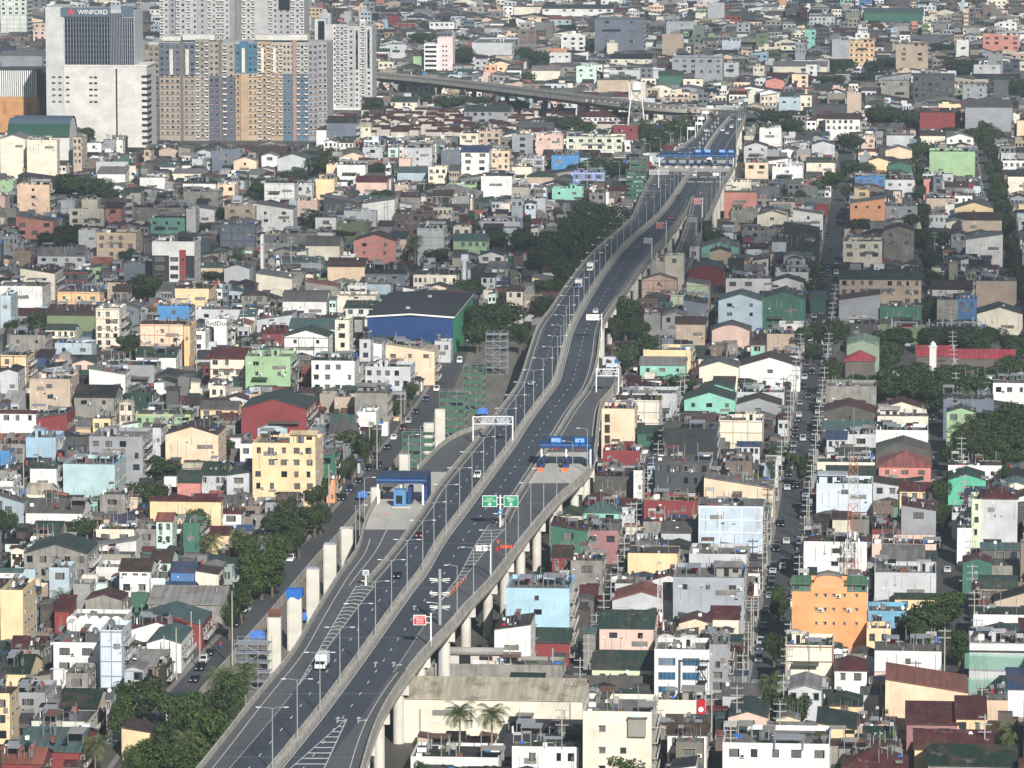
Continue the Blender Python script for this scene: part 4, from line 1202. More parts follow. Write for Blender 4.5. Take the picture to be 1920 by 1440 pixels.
tw = [(440,450,82,.3,(214,180,140),(60,140,180),138,1,'w'),(450,464,78,1.2,(222,186,140),(60,135,175),138,0,'w'),(464,482,80,.4,(226,196,150),(66,138,172),138,2,'w'),(482,508,78,.2,(212,182,146),(214,180,140),138,3,'b'),(508,530,80,.6,(212,182,146),(216,196,160),138,3,'b'),
      (530,552,80,.4,(96,140,168),(216,206,186),138,3,'w'),(549,556,76,1.3,(202,160,136),(202,160,136),0,0,'n'),(556,578,80,.4,(96,140,168),(208,206,196),138,3,'b'),(578,596,80,.2,(178,178,182),(170,174,182),138,2,'w'),(596,614,78,.6,(190,188,190),(182,184,190),138,2,'w')]
r, X, Z, s = tower('orange_apartment_block', 'orange and bright blue apartment block between the brown block and the white tower', 440, 614, 76, 274, 53, 28, tw)
for px in (456, 492, 515): wallbox(r, 'roof_fin', X(px)-.8, X(px)+.8, .1, .7, Z(136), Z(90), (226,216,190))
wallbox(r, 'roof_house', X(478), X(575), 5, 16, Z(76), Z(66), (206,204,196))
tw = [(610,624,46,.2,g1,(198,198,196),0,0,'w'),(624,630,46,.3,g1,(222,222,218),0,1,'w'),(630,652,46,.9,g1,bw,0,3,'b'),(652,664,52,.3,g1,bw,0,1,'w'),(664,674,52,.9,g1,(206,205,202),0,1,'w'),(674,686,40,.3,g1,bw,0,1,'b'),(686,697,50,.9,g1,(206,205,202),0,1,'w')]
r, X, Z, s = tower('white_apartment_tower', 'bright white apartment tower with two tall dark window strips right of the orange block', 608, 698, 46, 214, 49, 24, tw)
b = MB(); b.box(X(667),X(671),.5,.62,Z(126),Z(58)); b.box(X(689),X(693),.5,.62,Z(126),Z(58)); b.build('window_strip', M['glass'], r)
wallbox(r, 'podium_wall', X(608), X(710), -2.5, 22, 0, Z(202), (226,225,220)); wallbox(r, 'lift_house', X(674), X(684), 3, 9, Z(46), Z(37), (226,225,220))
windows(r, [(X(px),-2.52,Z(212),1.2,1.1) for px in (662,672,684,694,705)], 'k')
loc, W = frame_of(590, 611, 36, 52); r = empty('glass_tower', loc, -GA, 'narrow tower with one dark glass face behind the white apartment tower', 'apartment tower'); reserve(590, 611, 34, 80, loc, W, 12)
wallbox(r, 'wall', -W/2, W/2, 0, 12, 0, 52, (200,202,204)); b = MB(); b.box(-W*.2, W*.38, -.1, 0, 40, 51); b.build('glass_panel', M['glass'], r)
# pink and white far tower -------------------------------------
h = 24; loc, W = frame_of(795, 849, 70, h); s = scl(loc.y); X = lambda px: (px-822)/s; Z = lambda py: h-(py-70)/s
r = empty('office_block', loc, -GA, 'white block with black ribbon windows and a pink side beyond the viaduct', 'office block'); reserve(795, 849, 68, 148, loc, W, 16)
wallbox(r, 'wall', X(795), X(820), 0, 16, 0, Z(82), (232,230,226)); wallbox(r, 'side_wall', X(820), X(849), .6, 16, 0, h, (238,212,210))
b = MB()
for k in range(6): b.box(X(797),X(818.5),-.06,0,Z(90+k*8.7),Z(86+k*8.7))
b.build('window_band', M['glass'], r); windows(r, [(X(831+c*6),.58,Z(88+k*8.7),.9,.8) for k in range(6) for c in (0,1)], 'k')
# blue and green arena -----------------------------------------
h = 13; loc, W = frame_of(690, 850, 593, h); s = scl(loc.y); X = lambda px: (px-770)/s; D = 72
r = empty('covered_court', loc, -GA, 'large covered court with black roof, blue front wall and green ribbed side', 'sports hall'); reserve(690, 897, 543, 620, loc, W, D)
b = MB(); b.box(-W/2, W/2, 0, .3, 0, h); b.build('front_wall', M['blue'], r)
b = MB(); b.box(W/2-.3, W/2, .3, D, 0, h); b.box(-W/2, -W/2+.3, .3, D, 0, h); b.box(-W/2+.3, W/2-.3, D-.3, D, 0, h)
for i in range(24): y = 1+i*(D-2)/23; b.box(W/2, W/2+.35, y, y+.5, 0, h)
b.build('side_wall', flat('green sheet wall', (26,100,66)), r)
b = MB(); o = .6
b.poly([(-W/2-o,-o,h+.1),(0,-o,h+1.1),(0,D+o,h+1.1),(-W/2-o,D+o,h+.1)]); b.poly([(0,-o,h+1.1),(W/2+o,-o,h+.1),(W/2+o,D+o,h+.1),(0,D+o,h+1.1)]); b.build('roof', flat('black roof felt', (44,46,52), .9, 0, .2, .15), r)
b = MB(); b.poly([(-W/2-o,-o-.02,h-.35),(0,-o-.02,h+.65),(0,-o-.02,h+1.15),(-W/2-o,-o-.02,h+.15)]); b.poly([(0,-o-.02,h+.65),(W/2+o,-o-.02,h-.35),(W/2+o,-o-.02,h+.15),(0,-o-.02,h+1.15)])
b.poly([(W/2+o+.02,-o,h-.4),(W/2+o+.02,D+o,h-.4),(W/2+o+.02,D+o,h+.12),(W/2+o+.02,-o,h+.12)]); b.build('eave_trim', M['white'], r)
b = MB(); b.box(-3,-1.6,14,15,h+1,h+1.8); b.box(1,2.4,50,51,h+1,h+1.8); b.build('roof_vent', M['greyb'], r)
h2 = 9; loc, W = frame_of(779, 846, 597, 11.5); r = empty('grey_annex', loc-V*3.5, -GA, 'smooth grey lean-to wall in front of the blue court', 'house')
wallbox(r, 'wall', -W/2, W/2, 0, 3, 0, 11.2, (142,150,160)); windows(r, [(-3,0,8.8,1.6,.6),(4,0,8.6,2.2,1)], 'k')
# water tower --------------------------------------------------
h = 29; c = at(1193, 152, h); Yw = c.y; s = scl(Yw)
r = empty('water_tower', (c.x, c.y, 0), 0, 'white water tank on four tall braced legs beside the viaduct', 'water tower'); reserve(1172, 1213, 150, 232, c, 10, 6)
b = MB(); b.cyl(0,0,h-4.6,h-.9,3.1,3.1,20); b.cyl(0,0,h-.9,h,3.1,.4,20); b.cyl(0,0,h-5.6,h-4.6,1.6,3.1,20); b.build('tank', M['white'], r)
L4 = [(-1,-1),(1,-1),(1,1),(-1,1)]; top, bot = 2.6, 5.0
for sx_, sy_ in L4: b = MB(); b.bar((sx_*bot,sy_*bot,0),(sx_*top,sy_*top,h-4.8),.3,6); b.build('leg', M['white'], r)
b = MB()
for k in range(4):
    for i in range(4):
        z0, z1 = k*h/4*.8, (k+1)*h/4*.8; f = lambda z: bot+(top-bot)*z/(h-4.8); a, c_ = L4[i], L4[(i+1) % 4]
        b.bar((a[0]*f(z0),a[1]*f(z0),z0),(c_[0]*f(z1),c_[1]*f(z1),z1),.12); b.bar((a[0]*f(z1),a[1]*f(z1),z1),(c_[0]*f(z0),c_[1]*f(z0),z0),.12); b.bar((a[0]*f(z1),a[1]*f(z1),z1),(c_[0]*f(z1),c_[1]*f(z1),z1),.12)
b.build('brace', M['steel'], r)
# church roofs inside the trees --------------------------------
for x0,x1,yt,D,rt,lab,rs in ((1585,1640,676,16,'h','faded crimson hipped church roof with a small white gable among the trees',7),(1718,1782,667,14,'g','crimson roof crossing behind a small white domed cupola',6.5),(1782,1902,671,12,'g','long low crimson roof half hidden by the tree park',5.5)):
    loc, W = frame_of(x0, x1, yt, rs); r = empty('church', loc, -GA, lab, 'church'); reserve(x0, x1, yt-14, yt+6, loc, W, D)
    wl, rf = shell(W, D, rs, rt); b = MB(); [b.poly(p) for p in wl]; b.build('wall', M['wall'], r, alb((96,88,78))); b = MB(); [b.poly(p) for p in rf]; b.build('roof', M['roof'], r, alb((170,38,54)))
loc, W = frame_of(1743, 1756, 648, 12); r = empty('cupola', loc, -GA, 'small cream bell turret with a domed cap rising over crimson roofs', 'tower'); reserve(1742, 1757, 640, 668, loc, 3, 3)
b = MB(); b.box(-1.1,1.1,0,2.2,0,11.5); b.box(-1.4,1.4,-.2,2.4,11.5,11.8); b.build('shaft', M['frame'], r); b = MB(); b.cyl(0,1.1,11.8,12.6,1.1,.9,10); b.cyl(0,1.1,12.6,13.3,.9,.2,10); b.build('cap', M['frame'], r)
loc, W = frame_of(1587, 1648, 676, 7.5); r = empty('green_hall', loc+V*14, -GA, 'pale green hipped hall roof with faded lettering behind the crimson church roof', 'hall'); reserve(1585, 1648, 650, 676, loc+V*14, W, 18)
wl, rf = shell(W, 18, 11, 'e'); b = MB(); [b.poly(p) for p in wl]; b.build('wall', M['wall'], r, alb((128,150,128))); b = MB(); [b.poly(p) for p in rf]; b.build('roof', M['roof'], r, alb((120,148,122)))
# red-roofed row houses ----------------------------------------
def rowhouse():
    r = empty('row_house', (0,0,0), -GA, 'small cream row house with dark red gable roof', 'house', 'red-roofed row houses below the viaduct')
    wl, rf = shell(6.4, 9, 5.6, 'e'); b = MB(); [b.poly(p) for p in wl]; b.build('wall', M['wall'], r, alb((196,186,170)))
    b = MB(); [b.poly(p) for p in rf]; b.build('roof', M['roof'], r, albr((104,38,38)))
    for x in (-1.6, 1.6): add_win(r, x, 0, 3.4, 1.1, 1.1)
    return r
rh = []; random.seed(3)
for row in range(9):
    y = 206+row*5.2
    for k in range(16):
        x = (712 if row < 2 else 640)+k*33+random.uniform(-7, 7)+(row % 2)*15
        if x > 1150 or (row > 5 and x > 1040) or (880 < x < 960 and 1 < row < 5): continue
        rh.append((x, y+random.uniform(-1, 1)))
pr_ = rowhouse()
for i, (x, y) in enumerate(rh):
    o = pr_ if i == 0 else copy_tree(pr_); p = at(x, y, 5.6); o.location = (p.x, p.y, 0); o.rotation_euler[2] = -GA+random.choice((0, R(90), R(-90)))
    q = reserve(x-12, x+12, y-5, y+9, Vector((p.x, p.y, 0)), 6.4, 9)
# special fronts of traced buildings ----------------------------
def dress(o, r, W, D, h, s):
    k = o.sp
    if k == '1':
        wallbox(r, 'bay', -W/2-.02, -W*.1, -.12, 0, 0, h-5.2, (52,50,56)); wallbox(r, 'bay', W*.16, W*.3, -.9, 0, 0, h-3, (176,44,50)); wallbox(r, 'bay', W*.3, W/2+.02, -.12, 0, 0, h-5.2, (52,50,56))
        for f in range(4):
            z = h-7.4-f*3.2
            if z < 0: break
            add_win(r, -W*.32, -.12, z, W*.2, 1.5); add_win(r, W*.02, 0, z, W*.18, 1.5); add_win(r, W*.23, -.9, z, 1.0, 1.6)
        wallbox(r, 'roof_frame', -W/2, W/2, 0, .3, h-.1, h+.15, (220,220,218)); wallbox(r, 'roof_canopy', 0, W/2, 1, D, h+1.8, h+2.0, (60,60,64))
        for x in (.1, W/2-.3): wallbox(r, 'post', x, x+.2, 1, 1.2, h-1, h+1.8, 'A')
    elif k == '2': text('RedDoorz', 2.3, 'lettering', M['dark'], r, (0,-.2,h-1.5), .05); wallbox(r, 'parapet', -W/2-.05, W/2+.05, -.15, 0, h-3, h-.02, (236,236,234))
    elif k == '3':
        for f in range(3): wallbox(r, 'slot', -W/2+.9, -W/2+2.4, -.04, 0, h-4-f*3.1, h-1.6-f*3.1, 'X')
    elif k == '4':
        b = MB()
        for i in range(5): x = -W/2+W*(i+.5)/5; b.poly([(x-W/10*math.cos(math.pi*j/8),.05,h+1.0*math.sin(math.pi*j/8)) for j in range(9)][::-1])
        b.build('scalloped_parapet', M['wall'], r, alb(COL['W'][0]))
    elif k == '5':
        for f in range(3):
            z = h-3.4-f*3.1
            for x in (-W*.27, W*.17): add_win(r, x, 0, z, W*.3, 1.5, 'u')
        b = MB(); 
        for f in range(3):
            z = h-3.6-f*3.1; b.box(W*.3,W*.47,-1.6,-.1,z,z+.1); b.bar((W*.32,-1.4,z),(W*.46,-1.4,z-3),.12); b.bar((W*.3,-1.6,z+1),(W*.47,-1.6,z+1),.05)
        for x in (W*.3,W*.385,W*.47): b.bar((x,-1.6,0),(x,-1.6,h-1.5),.06)
        b.build('fire_stair', M['black'], r); wallbox(r, 'frame_column', -W*.06, -W*.02, -.2, 0, 0, h-2.6, 'D'); wallbox(r, 'frame_beam', -W*.06, W*.5, -.2, 0, h-2.6, h-2.2, 'D')
    elif k == '6':
        for x, z in ((-2.9,h-4),(-2.9,h-8.3),(1.2,h-8.3),(-2.9,h-12)): add_win(r, x, 0, z, 1.1, 1.1)
        wallbox(r, 'stair_box', W*.16, W*.42, -.9, 4, h-4.8, h-1.2, 'K'); wallbox(r, 'stair_roof', W*.15, W*.44, -1.2, 4.2, h-1.2, h-1.05, (120,40,44)); wallbox(r, 'skylight', W*.2, W*.4, -.9, 3, h-1.05, h-.95, (90,180,175))
    elif k == '7':
        wallbox(r, 'sign_band', -W*.42, W*.36, -.3, 0, h-4.6, h-3.2, (218,205,170)); text('Jollibee', 1.9, 'lettering', M['white'], r, (W*.14,-.4,h-3.9), .12)
        b = MB(); b.box(W*.34,W*.5,-.5,-.1,h-4.8,h+.2); b.build('red_sign', M['red'], r)
        b = MB(); b.cyl(0,0,0,.08,.55,.55,16); q = b.build('white_disc', M['white'], r); q.rotation_euler = (R(90),0,0); q.location = (W*.42,-.5,h-1.8)
    elif k == '8':
        for x, w_ in ((-W*.375, W*.25), (W*.37, W*.26)):
            wallbox(r, 'corner_wall', x-w_/2-.05, x+w_/2+.05, -.06, 3, h-.9, h+1.0, (58,118,88)); b = MB(); b.poly([(x-w_/2-.6,-.9,h+1.0),(x+w_/2+.3,-.9,h+1.0),(x+w_/2,3,h+2.3),(x-w_/2,3,h+2.3)]); b.poly([(x-w_/2-.6,-.9,h+.8),(x+w_/2+.3,-.9,h+.8),(x+w_/2+.3,-.9,h+1.0),(x-w_/2-.6,-.9,h+1.0)]); b.build('corner_roof', M['roof'], r, alb((66,112,80)))
            add_win(r, x-1, -.06, h-.5, 1.2, 1.0); add_win(r, x+1.4, -.06, h-.5, .9, 1.0)
        b = MB(); n = 8; cx, hw = -.2, W*.2; pts = [(cx-hw-.9,h-.02),(cx-hw-.9,h+.8),(cx-hw,h+1.0)]+[(cx-hw*math.cos(math.pi*i/n)*.85,h+2.1+.8*math.sin(math.pi*i/n)) for i in range(n+1)]+[(cx+hw,h+1.0),(cx+hw+.9,h+.8),(cx+hw+.9,h-.02)]
        b.poly([(x,-.03,z) for x, z in pts]); b.poly([(x,3,z) for x, z in pts][::-1]); [b.poly([(x0,-.03,z0),(x0,3,z0),(x1,3,z1),(x1,-.03,z1)]) for (x0,z0),(x1,z1) in zip(pts, pts[1:])]; b.build('centre_wall', M['wall'], r, alb((246,166,92)))
        b = MB(); q = pts[3:-3]; [b.poly([(x0,-.25,z0),(x1,-.25,z1),(x1,-.25,z1+.45),(x0,-.25,z0+.45)]) or b.poly([(x0,-.25,z0+.45),(x1,-.25,z1+.45),(x1,3.2,z1+.45),(x0,3.2,z0+.45)]) for (x0,z0),(x1,z1) in zip(q, q[1:])]; b.build('centre_cap', M['dconcrete'], r)
    elif k == '9':
        b = MB(); 
        for f in range(2): b.poly([(-W/2-1,-1.3,h-2-f*5.2),(W/2,-1.3,h-2.4-f*5.2),(W/2,-1.2,h-5.6-f*5.2),(-W/2-1,-1.2,h-5.4-f*5.2)])
        b.poly([(-W/2-1.2,-1.3,0),(-W/2-1.2,8,0),(-W/2-1.2,8,h),(-W/2-1.2,-1.3,h)]); b.build('safety_net', NET, r)
        wallbox(r, 'terrace_parapet', -W/2, W/2, -1.2, .0, h-1.4, h, (226,226,222))
def netmat():
    m, t, b = newmat('green safety net'); b.inputs['Base Color'].default_value = (*lin((120,178,152)), 1); b.inputs['Alpha'].default_value = .5; b.inputs['Roughness'].default_value = .8; return m
NET = netmat()
def beams(r, W, h, code, nx=None, nz=None):
    c = {'N':(120,190,130),'O':(224,130,90),'A':(150,158,168),'W':(232,232,230),'T':(120,200,185),'F':(196,130,112),'E':(176,150,126),'K':(168,160,150),'G':(160,168,172),'D':(70,74,80),'Y':(230,200,130),
         'R':(128,40,44),'n':(70,72,66),'r':(186,40,50),'H':(128,86,66),'L':(130,150,172),'o':(120,70,44),'c':(90,200,190)}.get(code, (150,150,150))
    b = MB(); nx = nx or max(2, round(W/5)); nz = max(1, round(h/3.4)) if nz is None else nz; t = .22
    for i in range(nx+1): x = -W/2+W*i/nx; x = max(-W/2+t/2, min(W/2-t/2, x)); b.box(x-t/2, x+t/2, -.07, 0, 0, h-.1)
    for k in range(1, nz+1): z = h-.1-(k-1)*3.2-.3; b.box(-W/2, W/2, -.09, 0, z-t/2, z+t/2) if z > 1 else None
    b.build('beam_grid', M['wall'], r, alb(c))
NUMW = ['','one','two','three','four','five','six','seven','eight']
LABELQ = []          # (object, x px, y px, description) still waiting for a label that singles it out
def mkbuilding(o):
    W, D, h = o.W, o.D, o.h; pp_ = o.rt == 'f' and o.sp is None and h < 14 and random.random() < .6; rcol = albr(random.choice(((118,118,114),(95,90,84),(110,60,54),(60,86,76),(128,122,112),(90,62,50),(150,148,142)))) if pp_ else albr(ROOF[o.rc][0]); wl, rf = shell(W, D, h, 'p' if pp_ else o.rt); p = xy(o.u0, o.v0); loc = p+U*(W/2); s = scl(o.Y)
    st = max(1, min(7, round(h/3.3)))
    kind = 'warehouse' if (W > 19 and h < 11) else ('apartment_building' if h > 11.2 else ('townhouse' if h > 8 else 'house'))
    r = bpy.data.objects.new(kind, None); col.objects.link(r); r.location = loc; r.rotation_euler[2] = -GA; r['category'] = kind.replace('_', ' ')
    if o.label: r['label'] = o.label
    else:
        rn = ROOF[o.rc][1]; rtn = {'f':'flat','g':'gable','e':'gable','h':'hip','b':'barrel','a':'arched','l':'sloping','r':'sloping','s':'lean-to'}[o.rt]
        rd = 'flat roof' if o.rt == 'f' else '%s %s roof' % (rn.split()[-1], rtn)
        LABELQ.append((r, (o.x0+o.x1)/2, (o.yt+o.yb)/2, '%s %s-storey %s with %s' % (COL[o.wc][1], NUMW[st], {'house':'house','townhouse':'house','apartment_building':'block','warehouse':'shed'}[kind], rd)))
    wc = alb(COL[o.wc][0])
    if not o.traced: dk = random.choice((random.uniform(.22, .5), random.uniform(.8, 1.05))); wc = tuple(v*dk for v in wc)  # darker half of the filler: weathering plus shade contrast put into wall colour
    if not o.traced and dk < .6:
        q = LABELQ[-1]; cn = COL[o.wc][1]; LABELQ[-1] = (q[0], q[1], q[2], q[3].replace(cn, 'grimy grey' if o.wc in ('W','C','A','Lw','G','K','K2','L') else 'grimy '+cn.split()[-1], 1))
    conc = o.wc in ('K','K2')
    if conc: M_ = M['conc']
    else: M_ = M['wall']
    b = MB(); [b.poly(q) for q in wl]; b.build('wall', M_, r, wc)
    b = MB(); [b.poly(q) for q in rf]; b.build('roof', M['conc'] if (o.rt == 'f' and not pp_) else M['roof'], r, rcol)
    rs = rise(o)
    if o.win != '-' and o.sp is None or (o.sp == '8'):
        dimf = 1; nx, ny = map(int, o.win.split('x')); wd = max(.8, min(2.4, W/nx*.42)); top = h-(.5 if o.sp == '8' else 1.2 if o.rt == 'f' else .6)
        fh = min(3.2, (h-1.5)/ny); 
        for j in range(ny):
            for i in range(nx):
                x = -W/2+W*(i+.5)/nx+random.uniform(-.2,.2)
                small = nx*ny <= 4 and W > 11 or o.sp == '8'
                ww = min(wd, .9 if small and random.random() < .6 else 1.6) if small else wd
                if o.sp == '8': ww = .38; x = (-W*.17,-W*.05,W*.064,W*.207,W*.37)[i]
                zz = top-1.5-j*fh
                if zz < .6 or (o.sp != '8' and nx*ny > 3 and random.random() < .13): continue
                if not small and random.random() < .2: ww *= .6
                add_win(r, x, 0, zz, ww, (.6 if o.sp == '8' else 1.0) if small else 1.35, 'w' if o.sp == '8' else 'b' if o.wc in ('V','Y') and small else random.choice('wkk'))
                if random.random() < .12: link('air_conditioner', wcache['ac'], r, (x+ww/2+.8, 0, zz-.2))
    if o.beam and o.sp not in ('2',): beams(r, W, h, o.beam)
    if o.sp: dress(o, r, W, D, h, s)
    # side that looks onto the lane: windows, some with balconies
    azi = abs((o.x1-1690)/F); vis = azi*D*s
    if vis > 3 and o.x1 < 1680:
        ny = max(1, int((h-1)/3.1)); nx = max(1, int(D/3.5)); bal = random.random() < .4
        for j in range(ny):
            for i in range(nx):
                z = h-2.6-j*3.1
                if z < .5: continue
                add_win(r, W/2, D*(i+.5)/nx, z, 1.3, 1.4, 'w', R(90))
            if bal and z > 2: link('balcony', wcache['balcony'], r, (W/2, D*.5, z-.9), R(90), (D/4.2, 1, 1))
    if o.rt == 'f' and D > 5 and not (pp_ and random.random() < .5):
        zr_ = h-min(1.0, h*.15)
        if random.random() < .3: link('water_tank', wcache['tank'], r, (random.uniform(-.35,.35)*W, D*random.uniform(.3,.7), zr_))
        if random.random() < .3 and W > 7: link('roof_hut', wcache['hut'], r, (random.uniform(-.3,.3)*W, D*.5, zr_), 0, None, wc)
        if W > 7 and D > 7 and random.random() < (.25 if o.traced else .45):
            pw = random.uniform(.35, .6)*W; px_ = random.choice((-1, 1))*(W-pw)*.42; q = link('roof_room', wcache['pent'], r, (px_, D*.35, zr_), 0, (pw, min(1.2, D*.12), 1), random.choice((wc, alb((205,200,190)), alb((150,146,138)))))
        if random.random() < .15 and W > 6: link('laundry_frame', wcache['line'], r, (0, D*.3, zr_), 0, (min(1, W/7), 1, 1))
    if s > 3.6:
        if D > 5 and (o.rt == 'f' or (random.random() < .3 and W < 25)):
            q = link('roof_clutter', wcache['clut%d' % random.randrange(8)], r, (0, 0, (h-.3 if pp_ else h-min(1.0, h*.15)) if o.rt == 'f' else h+rs*.45), 0, ((W-.6)/8, (D-.6)/8, 1)); q['kind'] = 'stuff'
        if h > 6 and o.sp is None and o.wc not in ('Zl','T2') and random.random() < .65: q = link('wall_fixtures', wcache['fix%d' % random.randrange(4)], r, (0, 0, h-.3), 0, (W/8.4, 1, 1)); q['kind'] = 'stuff'
    if h > 6 and W > 6 and o.sp is None and random.random() < .22: link('awning', wcache['awn'], r, (random.uniform(-.2,.2)*W, -.02, max(2.4, h-4.2-3*random.randint(0, 1))), 0, (W*random.uniform(.3,.6), 1, 1), random.choice([albr(ROOF[k][0]) for k in 'grkb']))
    if random.random() < .09: link('satellite_dish', wcache['dish'], r, (random.uniform(-.42,.42)*W, .8 if o.rt == 'f' else D*.4, h-.6+(rs*.6 if o.rt in 'gbe' else 0)))
    return r
# ---------------------------------------------------------------- trees traced one by one: centre x, top, visible bottom, half width, kind
TREES = """
270 1268 1345 52 d|232 1302 1380 26 f|345 1300 1400 45 f|390 1330 1420 45 f|435 1262 1330 30 f|290 1385 1440 42 f|405 1290 1370 40 d|320 1345 1410 36 d|355 1400 1450 40 f|250 1400 1450 25 f
490 1030 1105 42 f|520 955 1010 36 d|585 908 945 22 d|590 945 990 26 d|300 858 895 46 d|285 900 945 24 d|290 945 975 24 d|153 970 1010 26 d|10 950 1005 20 d|325 944 975 17 d|372 953 1000 22 f|415 822 850 24 d|462 1000 1060 26 f
936 560 625 56 d|895 600 650 30 d|975 600 650 22 d|1040 430 500 40 d|1012 455 530 34 d|1060 480 545 34 d|1030 520 560 26 d|1085 450 520 26 d|1135 380 450 36 d|1105 395 440 24 d|1160 410 440 22 d|975 425 470 30 d|925 422 462 28 d|880 520 560 28 d|1120 420 470 20 d
1173 555 640 30 d|1150 590 650 18 d|1215 620 690 22 d|1175 640 700 22 d|1195 600 640 24 d|1270 700 735 28 d|1340 430 470 24 d|1350 455 475 30 d|1320 410 470 16 d
272 515 560 36 d|405 505 525 30 d|245 465 495 20 d|135 420 455 34 d|92 435 460 24 d|245 625 670 26 d|72 577 620 16 d|30 600 620 26 d|130 322 370 40 d|175 330 372 28 d|210 350 375 20 d|60 370 395 26 d|290 385 410 30 d|155 236 275 22 d|185 254 268 14 d|355 350 370 22 d
490 340 372 26 d|415 385 415 18 d|605 290 325 32 d|700 305 330 28 d|590 395 430 24 d|625 428 450 24 d|725 450 485 22 d|820 465 490 28 d|870 415 445 24 d|720 355 380 20 d|800 340 360 18 d
1120 295 332 30 d|1085 305 325 18 d|1160 300 325 22 d|1055 216 250 34 d|1020 222 245 20 d|1210 230 262 22 d|1240 240 275 24 d|1265 225 265 24 d|1290 230 262 20 d|1180 235 260 18 d|1225 262 290 22 d|1095 225 250 20 d|890 178 205 26 d|840 176 205 24 d|700 182 215 24 d|790 170 195 22 d|960 185 205 28 d
870 88 122 22 d|1010 95 125 24 d|1065 45 62 18 d|985 85 108 14 d|1135 300 320 16 d|790 60 78 26 d|640 255 275 18 d|550 315 340 26 d|505 205 230 0 d
1565 595 680 22 d|1562 670 730 26 d|1610 730 745 20 d|1650 704 745 36 d|1670 616 660 34 d|1745 612 650 40 d|1800 610 650 40 d|1830 622 670 36 d|1720 680 740 50 d|1790 684 735 50 d|1850 686 725 50 d|1900 665 710 30 d|1680 700 760 40 d|1620 700 735 30 d|1750 710 765 40 d|1690 610 640 30 d|1860 612 640 26 d
1850 770 850 44 d|1895 750 830 40 d|1820 800 860 36 d|1880 800 860 44 d|1785 835 870 26 d|1745 720 760 24 d|1890 875 900 20 d|1765 895 950 18 d|1770 940 985 16 d|1740 1130 1210 50 d|1770 1108 1160 38 f|1800 1180 1230 28 f|1710 1150 1200 26 d|1460 1098 1150 20 f|1490 1300 1362 32 d|1175 1413 1450 34 f|790 1428 1450 16 f
1620 528 560 40 d|1670 528 565 34 d|1588 535 560 20 d|1700 540 560 20 d|1612 408 432 18 d|1735 425 460 28 d|1765 432 460 22 d|1880 372 410 22 d|1885 400 440 18 d|1870 350 380 16 d|1620 300 335 22 d|1600 250 280 24 d|1650 198 232 36 d|1700 200 235 30 d|1725 205 240 22 d|1690 320 345 30 d|1580 108 135 24 d|1635 112 135 18 d|1560 140 160 30 d|1620 135 155 28 d|1670 105 125 24 d|1800 108 140 32 d|1485 222 250 24 d|1460 205 232 28 d|1405 200 228 34 d|1435 205 230 20 d|1910 145 180 18 d|1560 320 345 20 d|1500 355 385 12 d|1850 235 262 26 d|1830 240 270 20 d|1780 235 260 22 d|1720 265 300 14 d|1770 80 95 30 d|1730 90 105 20 d|1668 640 690 24 d|1905 625 670 30 d|1700 684 725 40 d|1660 690 745 36 d|1760 690 745 44 d|1820 700 750 44 d|1880 700 745 40 d|1915 700 740 24 d|1600 705 740 28 d|1565 700 745 20 d|1910 790 850 30 d|1860 820 870 36 d|1835 770 830 30 d|1900 840 870 30 d|1080 400 460 32 d|1110 430 480 26 d|1075 500 550 22 d|1020 550 590 24 d|900 570 630 30 d|1140 420 455 20 d|1095 370 410 24 d|1160 385 420 20 d|1842 215 245 12 d|1850 250 285 13 d|1870 318 350 14 d|1898 470 505 14 d|1910 530 565 16 d|1722 300 328 9 d|1726 325 350 9 d|1733 400 430 10 d|1718 255 285 10 d|545 960 1010 20 d|560 985 1030 18 d|452 1095 1150 22 d|600 940 985 16 d|640 860 900 16 d|680 820 855 14 d|430 1130 1180 16 d|735 740 775 16 d|770 715 750 16 d|1846 225 262 16 d|1858 270 300 14 d|1866 300 335 15 d|1876 340 370 16 d|1893 440 480 18 d|1905 500 540 16 d|1724 345 372 12 d|1730 380 410 13 d|1742 468 505 20 d|1750 505 540 18 d|1745 560 600 18 d|1755 598 625 16 d|1782 880 920 14 d|1745 340 362 10 d|1590 300 325 12 d|1585 345 368 10 d|1530 600 640 14 d|1520 640 670 12 d|1508 850 900 18 d|1452 1185 1230 18 d|1448 1290 1330 20 f|520 1000 1060 26 f|540 930 990 22 d|468 1050 1110 30 f|510 1045 1100 24 f|605 890 930 14 d|660 850 885 12 d|700 800 830 12 d|230 590 630 16 d|300 635 670 18 d|445 475 510 18 d
"""
PALMS = """
862 1316 1420 30|922 1319 1424 30|1450 1262 1335 30|1903 1352 1425 32|178 1378 1440 28|395 998 1045 24|447 992 1045 22|415 1250 1330 30|350 1370 1440 30|400 1310 1380 30|118 1105 1150 24|20 1090 1130 0|460 1240 1310 26|1803 788 860 24|1835 795 850 20|778 440 495 16|775 452 490 12|450 460 500 14|282 580 605 14|1758 225 250 14|1205 222 262 14|1280 215 262 14|1250 228 265 12|1225 232 262 12|1480 505 540 0|1035 268 290 12|1020 270 290 12
"""
random.seed(11)
